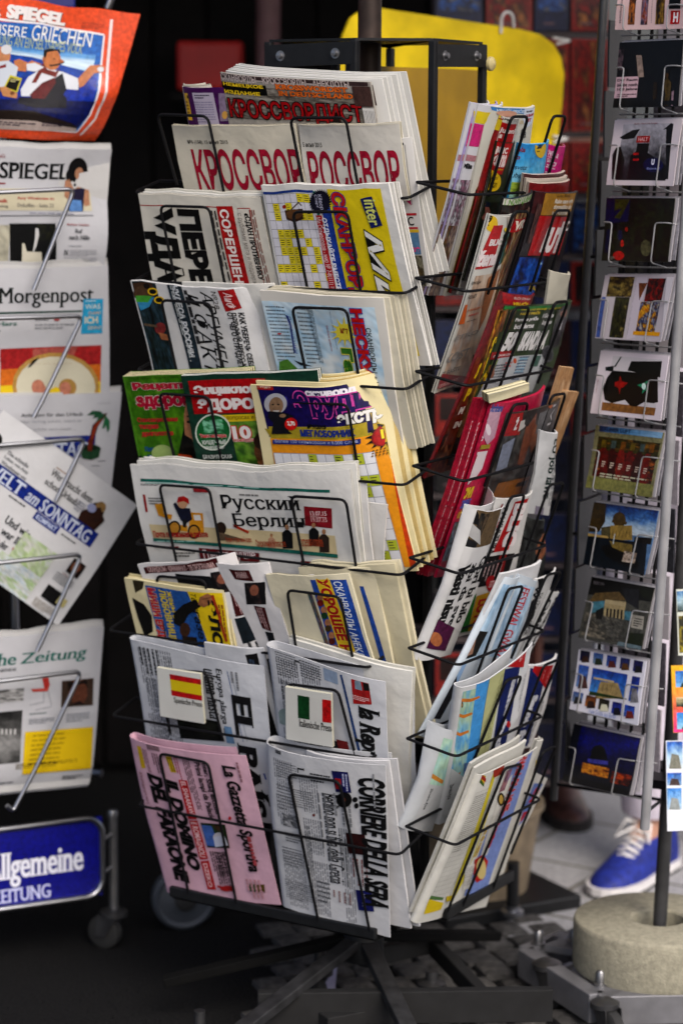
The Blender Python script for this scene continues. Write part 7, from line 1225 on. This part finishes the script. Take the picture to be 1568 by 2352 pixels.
# ------------------------------------------------------------------ papers on the chrome stand
def lp_(c, off, tan=.10):
    z_ = on(PLv, *U(*c), .1).z; return LPl(off, z_, tan)
bagb = lambda S, T: .012 * np.sin(S * 7 + T * 3) * np.clip(T, 0, 1) - .05 * np.clip(T - .78, 0, 1) ** 2 * 8 + .012 * np.exp(-((S - .93) ** 2 / .004 + (T - .62) ** 2 / .01)) * 1.5
paper('poster_bag', 'wrinkled orange plastic poster bag with two dancing men, top of the chrome stand', 'poster', ZL, [(-700, -150), (1256, 132), (905, 1275), (-700, 1215)], lp_((ZL, 300, 700), .10), 'c8421c', [
    t('SPIEGEL', 60, 52, 606, 206, 'd8d4d4', serif=True, b=.05, sh='4a4038'), t('DER', -230, 28, 22, 140, 'd8d4d4', serif=True, b=.05, sh='4a4038'), ln([(-600, 130), (-100, 160), (380, 210), (930, 312), (880, 700), (800, 1020), (700, 1182), (300, 1150), (-600, 1140)], .004, 'd8d4d8'), p([(-600, 135), (0, 190), (380, 216), (925, 318), (872, 700), (795, 1015), (700, 1175), (0, 1130), (-600, 1130)], '2a6ab0'),
    pic(-600, 330, 860, 640, ['1f5fa8', '6aa0d0', 'b8cede', 'c8d8e4', '9ac0dc'], 102, n=12, mode='g'), p([(-600, 560), (80, 480), (300, 510), (870, 660), (850, 720), (-600, 720)], '2450a0'), p([(-600, 700), (860, 690), (790, 1020), (690, 1160), (-600, 1120)], '123a9c'), p([(-600, 880), (830, 900), (790, 1020), (690, 1160), (-600, 1110)], '0a1c5a'), p([(-600, 970), (300, 990), (640, 1100), (690, 1140), (690, 1170), (-600, 1120)], '2a1e18'), p([(-600, 1060), (300, 1080), (690, 1150), (690, 1178), (-600, 1150)], 'a89a94'),
    t('GRIECHEN', 285, 232, 838, 408, 'dcdcd8'), t('UNSERE', -150, 205, 250, 326, 'dcdcd8'), t('ANNÄHERUNG AN EIN SELTSAMES VOLK', -260, 300, 752, 440, 'a8b48a'), bt(-100, 1078, 330, 1140, 2, '40384a'), bt(370, 1090, 620, 1140, 2, '40384a'), ln([(1000, 175), (940, 690), (850, 1060), (740, 1215)], .005, 'd8cccc'), bt(730, 190, 940, 270, 3, 'a0442c', fill=.3),
    # right-hand dancer
    p([(260, 690), (400, 600), (560, 640), (700, 700), (690, 800), (560, 790), (480, 720), (300, 860), (200, 860), (195, 800)], 'c8ccd4'), p([(500, 690), (560, 650), (590, 800), (560, 840), (590, 880), (580, 960), (300, 960), (170, 920), (180, 870), (270, 870), (400, 780)], '14142a'), p([(380, 740), (490, 690), (500, 740), (400, 880), (300, 880), (270, 850)], '6a1c24'), p([(390, 560), (430, 620), (500, 640), (540, 610), (500, 690), (380, 650), (330, 740), (290, 740)], '7a3028'), e(470, 530, 78, 95, 'b8784c'), p([(395, 500), (400, 445), (450, 432), (540, 440), (545, 480), (520, 450), (430, 465), (415, 520)], '18141a'), p([(440, 580), (520, 568), (580, 540), (575, 560), (520, 585), (450, 592)], '14100e'), e(545, 545, 26, 16, 'b06a44'), e(490, 525, 12, 4, '2a1810'), e(400, 530, 14, 24, 'a86a44'), p([(690, 700), (800, 580), (880, 575), (930, 590), (910, 640), (830, 650), (740, 760), (700, 780)], 'b87a54'), e(890, 615, 28, 24, 'c8ccd4'), p([(130, 540), (180, 525), (260, 560), (290, 540), (380, 570), (330, 600), (250, 600), (240, 640), (150, 630)], 'b87a54'), p([(245, 570), (320, 560), (400, 600), (330, 640), (250, 630)], 'c8ccd4'),
    # left-hand dancer and the packet he carries
    e(10, 500, 90, 90, 'b88460'), e(60, 440, 50, 44, 'c8c8cc'), p([(-100, 560), (80, 540), (170, 600), (150, 700), (60, 780), (-100, 780)], 'bcc4d0'), p([(0, 590), (60, 570), (60, 600), (0, 615)], '8a1c24'), p([(100, 670), (205, 700), (165, 830), (45, 780)], 'c0b82a'), p([(105, 690), (190, 715), (155, 815), (60, 778)], '16140f'), bt(100, 700, 185, 740, 2, 'c8c08a'), p([(0, 780), (60, 775), (165, 840), (160, 880), (40, 860)], 'b8865c'), e(120, 835, 20, 18, '7a5030')], th=.003, m=GLOS, maxlen=.022, bend=bagb, wav=.01)
def left(label, Z, corners, off, items, zc, bg='abacb1', tan=.10, **k):
    k.setdefault('group', 'German papers on the chrome stand')
    stack(2, (2, -6), .004, 'newspaper', 'further copy tucked behind the ' + k.pop('short'), NP, Z, corners, lp_(zc, off, tan), 'copies on the chrome stand', n0=-.002, th=.003, bgs=('b0b0b0', 'a0a0a0'), wav=.008)
    return news(label, Z, corners, lp_(zc, off, tan), bg, items, n0=.002, th=.004, **k)
wave = lambda S, T: -.012 * np.sin(T * 6.0) * S
left('newspaper with black serif title, a dark haired woman and poured milk, second on the stand', ZL, [(-560, 1285), (1022, 1350), (912, 2420), (-560, 2420)], .085, [
    t('SPIEGEL', 0, 1448, 640, 1618, '101416', serif=True, b=.01), t('TAGES', -480, 1440, -12, 1608, '101416', serif=True, b=.01), t('SONNTAG', -200, 1372, 52, 1412, '8a2a2a', serif=True), r(-200, 1630, 58, 1652, '8a2430'), p([(-560, 1680), (830, 1700), (832, 1890), (-560, 1880)], 'b9b39c'), t('Amy Winehouse im', 162, 1762, 500, 1800, '9a2a2c', b=.04), t('Dokufilm – Seite 23', 162, 1820, 490, 1860, '6a6864', serif=True), t('Rock', -60, 1778, 78, 1816, '9a2a2c', b=.04), t('Sonntag', -60, 1830, 78, 1865, '6a6864', serif=True), bt(270, 1900, 830, 1925, 1, '7a7c90', fill=.4), ln([(-500, 1934), (836, 1928)], .0012, '5a5c60'),
    e(715, 1530, 90, 115, '100c12'), e(640, 1580, 35, 60, '100c12'), e(790, 1590, 30, 70, '120e14'), e(728, 1560, 40, 56, 'a07860'), p([(600, 1620), (640, 1610), (680, 1700), (760, 1650), (820, 1660), (815, 1840), (770, 1850), (740, 1760), (640, 1810), (590, 1760)], 'a07860'), p([(640, 1700), (740, 1690), (790, 1640), (770, 1760), (750, 1890), (620, 1890)], '2a2440'), p([(640, 1790), (740, 1800), (745, 1892), (625, 1892)], '5a80b0'), e(690, 1660, 12, 14, '14101a'),
    p([(82, 2000), (495, 1998), (498, 2420), (92, 2420)], '101214'), pic(320, 2000, 495, 2150, ['101214', '2a2c1c', '14161a'], 103, n=6), p([(315, 2040), (340, 2045), (345, 2100), (320, 2200), (300, 2250), (290, 2250), (310, 2130)], 'b8b8b8'), p([(195, 2180), (215, 2175), (235, 2250), (365, 2255), (380, 2420), (195, 2420)], 'bcb8a8'), pic(-300, 2010, 85, 2400, ['b0ad9c', '9a988a', 'bcb8a4'], 104, n=6), t('Berliner Schulen', 596, 1996, 792, 2018, '9a4a48', serif=True), t('Ruf', 662, 2045, 730, 2080, '4a4c50', serif=True), t('nach Hilfe', 606, 2098, 790, 2140, '4a4c50', serif=True), bt(600, 2185, 790, 2205, 1, '8a8c90', fill=.4), t('N', 560, 2230, 600, 2280, '2a2c30', serif=True), bt(610, 2225, 850, 2290, 4, '7a7c82', fill=.4, ws=.7), bt(555, 2295, 850, 2420, 8, '7a7c82', fill=.4, ws=.7)], (ZL, 400, 1850), bend=wave, wav=.006, short='paper with the dark haired woman')
left('newspaper with green rule, cyan sticker and rainbow coloured photo, third on the stand', ZM, [(-560, 175), (984, 150), (972, 1330), (-560, 1360)], .088, [
    t('Morgenpost', -12, 325, 852, 525, '15201f', serif=True), t('Berliner', -540, 330, -60, 470, '15201f', serif=True), p([(-560, 570), (738, 540), (739, 556), (-560, 590)], '14463c'), p([(752, 438), (935, 440), (918, 748), (728, 752)], '2a90b4'), t('WAS', 768, 485, 905, 530, 'c8cabc', b=.0), t('DARF', 800, 550, 910, 582, 'c0a070'), t('ICH', 762, 595, 880, 660, 'c8bfa0', b=.02), t('SEIN?', 790, 680, 910, 712, 'c0b090'), bt(770, 448, 925, 466, 1, 'b8d0d8'), t('ein Herz', -150, 640, 160, 682, '2a6a5c', serif=True), bt(-200, 715, 160, 735, 1, '6a6c6e'), bt(318, 618, 500, 634, 1, '2a2a2a'), r(488, 618, 534, 634, 'a02c2c'), bt(318, 650, 680, 715, 2, '8a8c90', fill=.4),
    pic(12, 880, 905, 1000, ['a02c30', '8c2428', 'b05048'], 105, n=8), p([(12, 888), (908, 850), (902, 1020), (12, 1075)], '9c2a2c'), p([(300, 890), (700, 860), (640, 1000), (300, 1000)], 'a05850'), p([(10, 1075), (902, 1020), (896, 1175), (8, 1220)], 'c06c24'), p([(8, 1220), (896, 1175), (892, 1330), (6, 1360)], 'd0b41c'), e(500, 1220, 385, 300, 'a8874a'), e(500, 1225, 350, 270, 'bcb8a4'), p([(250, 1060), (300, 990), (360, 960), (340, 990), (280, 1050)], '1c1814'), e(345, 1230, 58, 68, 'b07864'), e(355, 1250, 60, 60, 'b07864'), e(605, 1230, 78, 78, 'a08048'), e(585, 1240, 50, 60, 'b07864'), bt(200, 1010, 800, 1030, 1, 'a88a80', fill=.2)], (ZM, 400, 700), wav=.004, short='paper with the rainbow photo')
left('newspaper with a green inflatable palm and blue title box, fourth on the stand', ZM, [(-560, 1330), (1096, 1280), (995, 2130), (-560, 2130)], .080, [
    t('Anleitung für den Urlaub', 190, 1455, 748, 1502, '4a4c50', b=.02), t('Nur richtig schön, wenn er', 190, 1515, 742, 1562, '8c8e92'), t('schön sein muss ...', 300, 1585, 690, 1622, '8c8e92'), p([(390, 1680), (860, 1658), (855, 1740), (700, 1880), (640, 1850)], '16307e'), t('SONNTAG', 100, 1720, 800, 1860, 'a8b0c0', serif=True), bt(880, 1365, 1050, 1385, 1, '9a9ca0', fill=.4), p([(930, 1470), (960, 1460), (960, 1475), (880, 1580), (845, 1700), (825, 1810), (790, 1810), (800, 1700), (830, 1570)], '5a2418'), p([(925, 1480), (940, 1478), (860, 1600), (830, 1700), (815, 1700), (845, 1580)], '8a3a20'),
    p([(940, 1480), (900, 1445), (830, 1440), (780, 1480), (850, 1480), (830, 1510), (880, 1500), (860, 1545), (920, 1510)], '2a5a40'), p([(945, 1480), (985, 1530), (985, 1600), (965, 1635), (950, 1570), (935, 1600), (915, 1600), (930, 1540)], '2a6a48'), e(812, 1785, 95, 42, '20402c'), p([(717, 1790), (905, 1775), (890, 1860), (820, 1885), (740, 1870)], '284c34'), e(812, 1775, 70, 24, '15301f'), p([(790, 1700), (832, 1700), (826, 1805), (788, 1805)], '6a2a18'), ln([(880, 1895), (945, 1890)], .0012, '5a5c60'), bt(820, 1925, 940, 1945, 1, '7a7c80', fill=.4)], (ZM, 400, 1700), wav=.004, short='paper with the inflatable palm')
news('newspaper set askew with a blue title band, fifth on the chrome stand', ZM, [(40, 1440), (1250, 2300), (520, 3370), (-690, 2510)], lp_((ZN, 300, 200), .108), 'babbbe', [
    r(-.02, .318, .888, .432, '14307e', z='st'), t('WELT', .08, .332, .36, .424, 'b4bccc', z='st', serif=True), t('am', .385, .36, .47, .42, 'b4bccc', z='st', serif=True, i=.2), t('SONNTAG', .49, .332, .85, .424, 'b4bccc', z='st', serif=True), r(.49, .436, .665, .495, '14307e', z='st'), t('KOMPAKT', .505, .448, .65, .485, 'b0bad0', z='st', b=.03), bt(.3, .445, .47, .475, 1, '4a4c50', z='st', fill=.4), bt(.69, .455, .85, .48, 1, '3a3c40', z='st', fill=.4),
    t('Wer braucht denn', .43, .128, .735, .178, '3a3c40', z='st', serif=True), t('schon Urlaub?', .43, .205, .68, .252, '3a3c40', z='st', serif=True), r(.44, .108, .51, .114, '9a7a5a', z='st'), t('Die schnelle', .155, .205, .30, .232, '6a6c70', z='st', serif=True), t('Leben von Amy', .15, .245, .32, .275, '6a6c70', z='st', serif=True), t('Winehouse uns', .15, .285, .33, .312, '6a6c70', z='st', serif=True), e(.04, .20, .055, .055, '0c0a0c', z='st'), e(.05, .21, .025, .025, 'a8846c', z='st'), p([(-.02, .25), (.09, .25), (.12, .318), (-.02, .318)], '121014', z='st'), e(.79, .19, .05, .05, '2a1c14', z='st'), e(.80, .16, .035, .04, '8a7048', z='st'), p([(.71, .25), (.80, .16), (.87, .22), (.85, .318), (.72, .318)], '3a2014', z='st'), e(.755, .20, .03, .03, '8a90b0', z='st'), bt(.66, .2, .72, .28, 4, '8a8c98', z='st'),
    t('Und wie', .36, .575, .54, .63, '2a3038', z='st', serif=True), t('war Ihrs', .38, .655, .56, .71, '2a3038', z='st', serif=True), t('in der', .38, .735, .47, .785, '2a3038', z='st', serif=True), t('WM?', .49, .735, .585, .785, 'a03020', z='st', serif=True, b=.03), pic(.30, .80, .74, 1.0, ['b4b6b0', '8aa86a', 'c0c2c0', 'a8b8c4', 'b8bab4'], 106, z='st', n=14, f=6), pic(.5, .60, .74, .80, ['b6b7b4', '9ab07a', 'b4b8ba'], 107, z='st', n=8), p([(.32, .93), (.42, .98), (.53, .985), (.53, 1.0), (.40, .998), (.32, .96)], '141214', z='st'), r(.84, .55, .93, .66, '2a1814', z='st'), e(.88, .6, .03, .04, '7a5038', z='st'), r(.83, .68, .88, .685, '7a3a38', z='st'), bt(.80, .69, .93, .76, 4, '6a6c70', z='st', fill=.4), r(.80, .80, .93, .90, '101012', z='st'), r(.90, .82, .96, .88, 'a8a070', z='st'), bt(.78, .92, .94, .985, 5, '8a8070', z='st', fill=.4)], th=.006, group='German papers on the chrome stand', wav=.0)
left('newspaper with teal title, red chair, portrait and yellow panel, lowest on the stand', ZN, [(-560, 1285), (946, 1148), (ZO, 560, 238), (ZO, -390, 345)], .088, [
    t('Zeitung', 180, 1330, 792, 1492, '1d6a60', serif=True, i=.12), t('tsche', -230, 1372, 152, 1510, '1d6a60', serif=True, i=.12), t('WOCHENENDE', -210, 1520, 152, 1556, '303438', serif=True), bt(750, 1560, 850, 1580, 1, '9a9ca0', fill=.4), pic(-400, 1690, 222, 1870, ['4a4a4a', '8a8a8a', 'b4b4b4', '2c2c2c', '6a6a6a'], 108, n=14, f=6), pic(-400, 1890, 205, 2420, ['2a2a2a', '5a5a5a', '8a8a8a', '4a4a4a'], 109, n=12, mode='g'), *[r(-60 + i * 38, 2060, -40 + i * 38, 2110, 'b0b0b0') for i in range(6)], p([(380, 1595), (435, 1590), (450, 1660), (430, 1710), (400, 1700)], 'a83a34'), p([(280, 1700), (400, 1690), (440, 1695), (430, 1718), (300, 1725)], 'b05048'), ln([(395, 1720), (395, 1820)], .0018, '9a9ca0'), ln([(435, 1715), (465, 1850)], .0018, '9a9ca0'), ln([(270, 1845), (395, 1815)], .0018, '9a9ca0'), ln([(320, 1890), (465, 1855)], .0018, '9a9ca0'),
    p([(556, 1625), (845, 1600), (832, 1840), (548, 1860)], '4a3a30'), e(700, 1720, 85, 115, '6a4434'), p([(600, 1640), (780, 1620), (790, 1690), (760, 1650), (650, 1660), (620, 1720)], '1c1412'), p([(640, 1830), (720, 1800), (750, 1835)], '14141a'), bt(270, 1900, 480, 1930, 1, '3a5a58', fill=.5), bt(260, 1945, 490, 2020, 4, '6a7078', fill=.4), bt(590, 1895, 800, 2000, 4, '6a7078', fill=.4), p([(228, 2085), (828, 2028), (ZO, 565, 115), (ZO, 140, 158)], 'c9ab0c'), *[bt(300 - i * 8, 2085 + i * 42, 720 - i * 4, 2112 + i * 42, 1, '5a4c10', fill=.55) for i in range(7)], bt(100, 55, 480, 120, 3, '6a5a14', z=ZO, fill=.4), bt(-100, 205, 160, 230, 1, '2a2c30', z=ZO), bt(390, 150, 520, 195, 2, '2a2c30', z=ZO, fill=.5)], (ZN, 400, 1900), bend=lambda S, T: -.025 * np.clip(T - .86, 0, 1) * 4, wav=.004, short='paper with the red chair')
bb_ = on(PLv, *U(ZL, 420, 10), .0); b = MB(); b.box((bb_.x, bb_.y + .02, bb_.z + .02), (.09, .02, .06), rz=.3, bev=.004); tag(b.build('blue_tin_sign', mat('navy enamel', (.008, .012, .14), rough=.3)), 'navy enamel tin sign above the orange bag', 'sign')
cp_ = on(PLv, *U(ZL, 1040, 30), .0); b = MB(); b.tube([cp_ + Vector((-.015, 0, -.008)), cp_ + Vector((0, 0, .03)), cp_ + Vector((-.01, 0, .16))], .007, 10); o_ = b.build('top_hook', CHROME, stand)
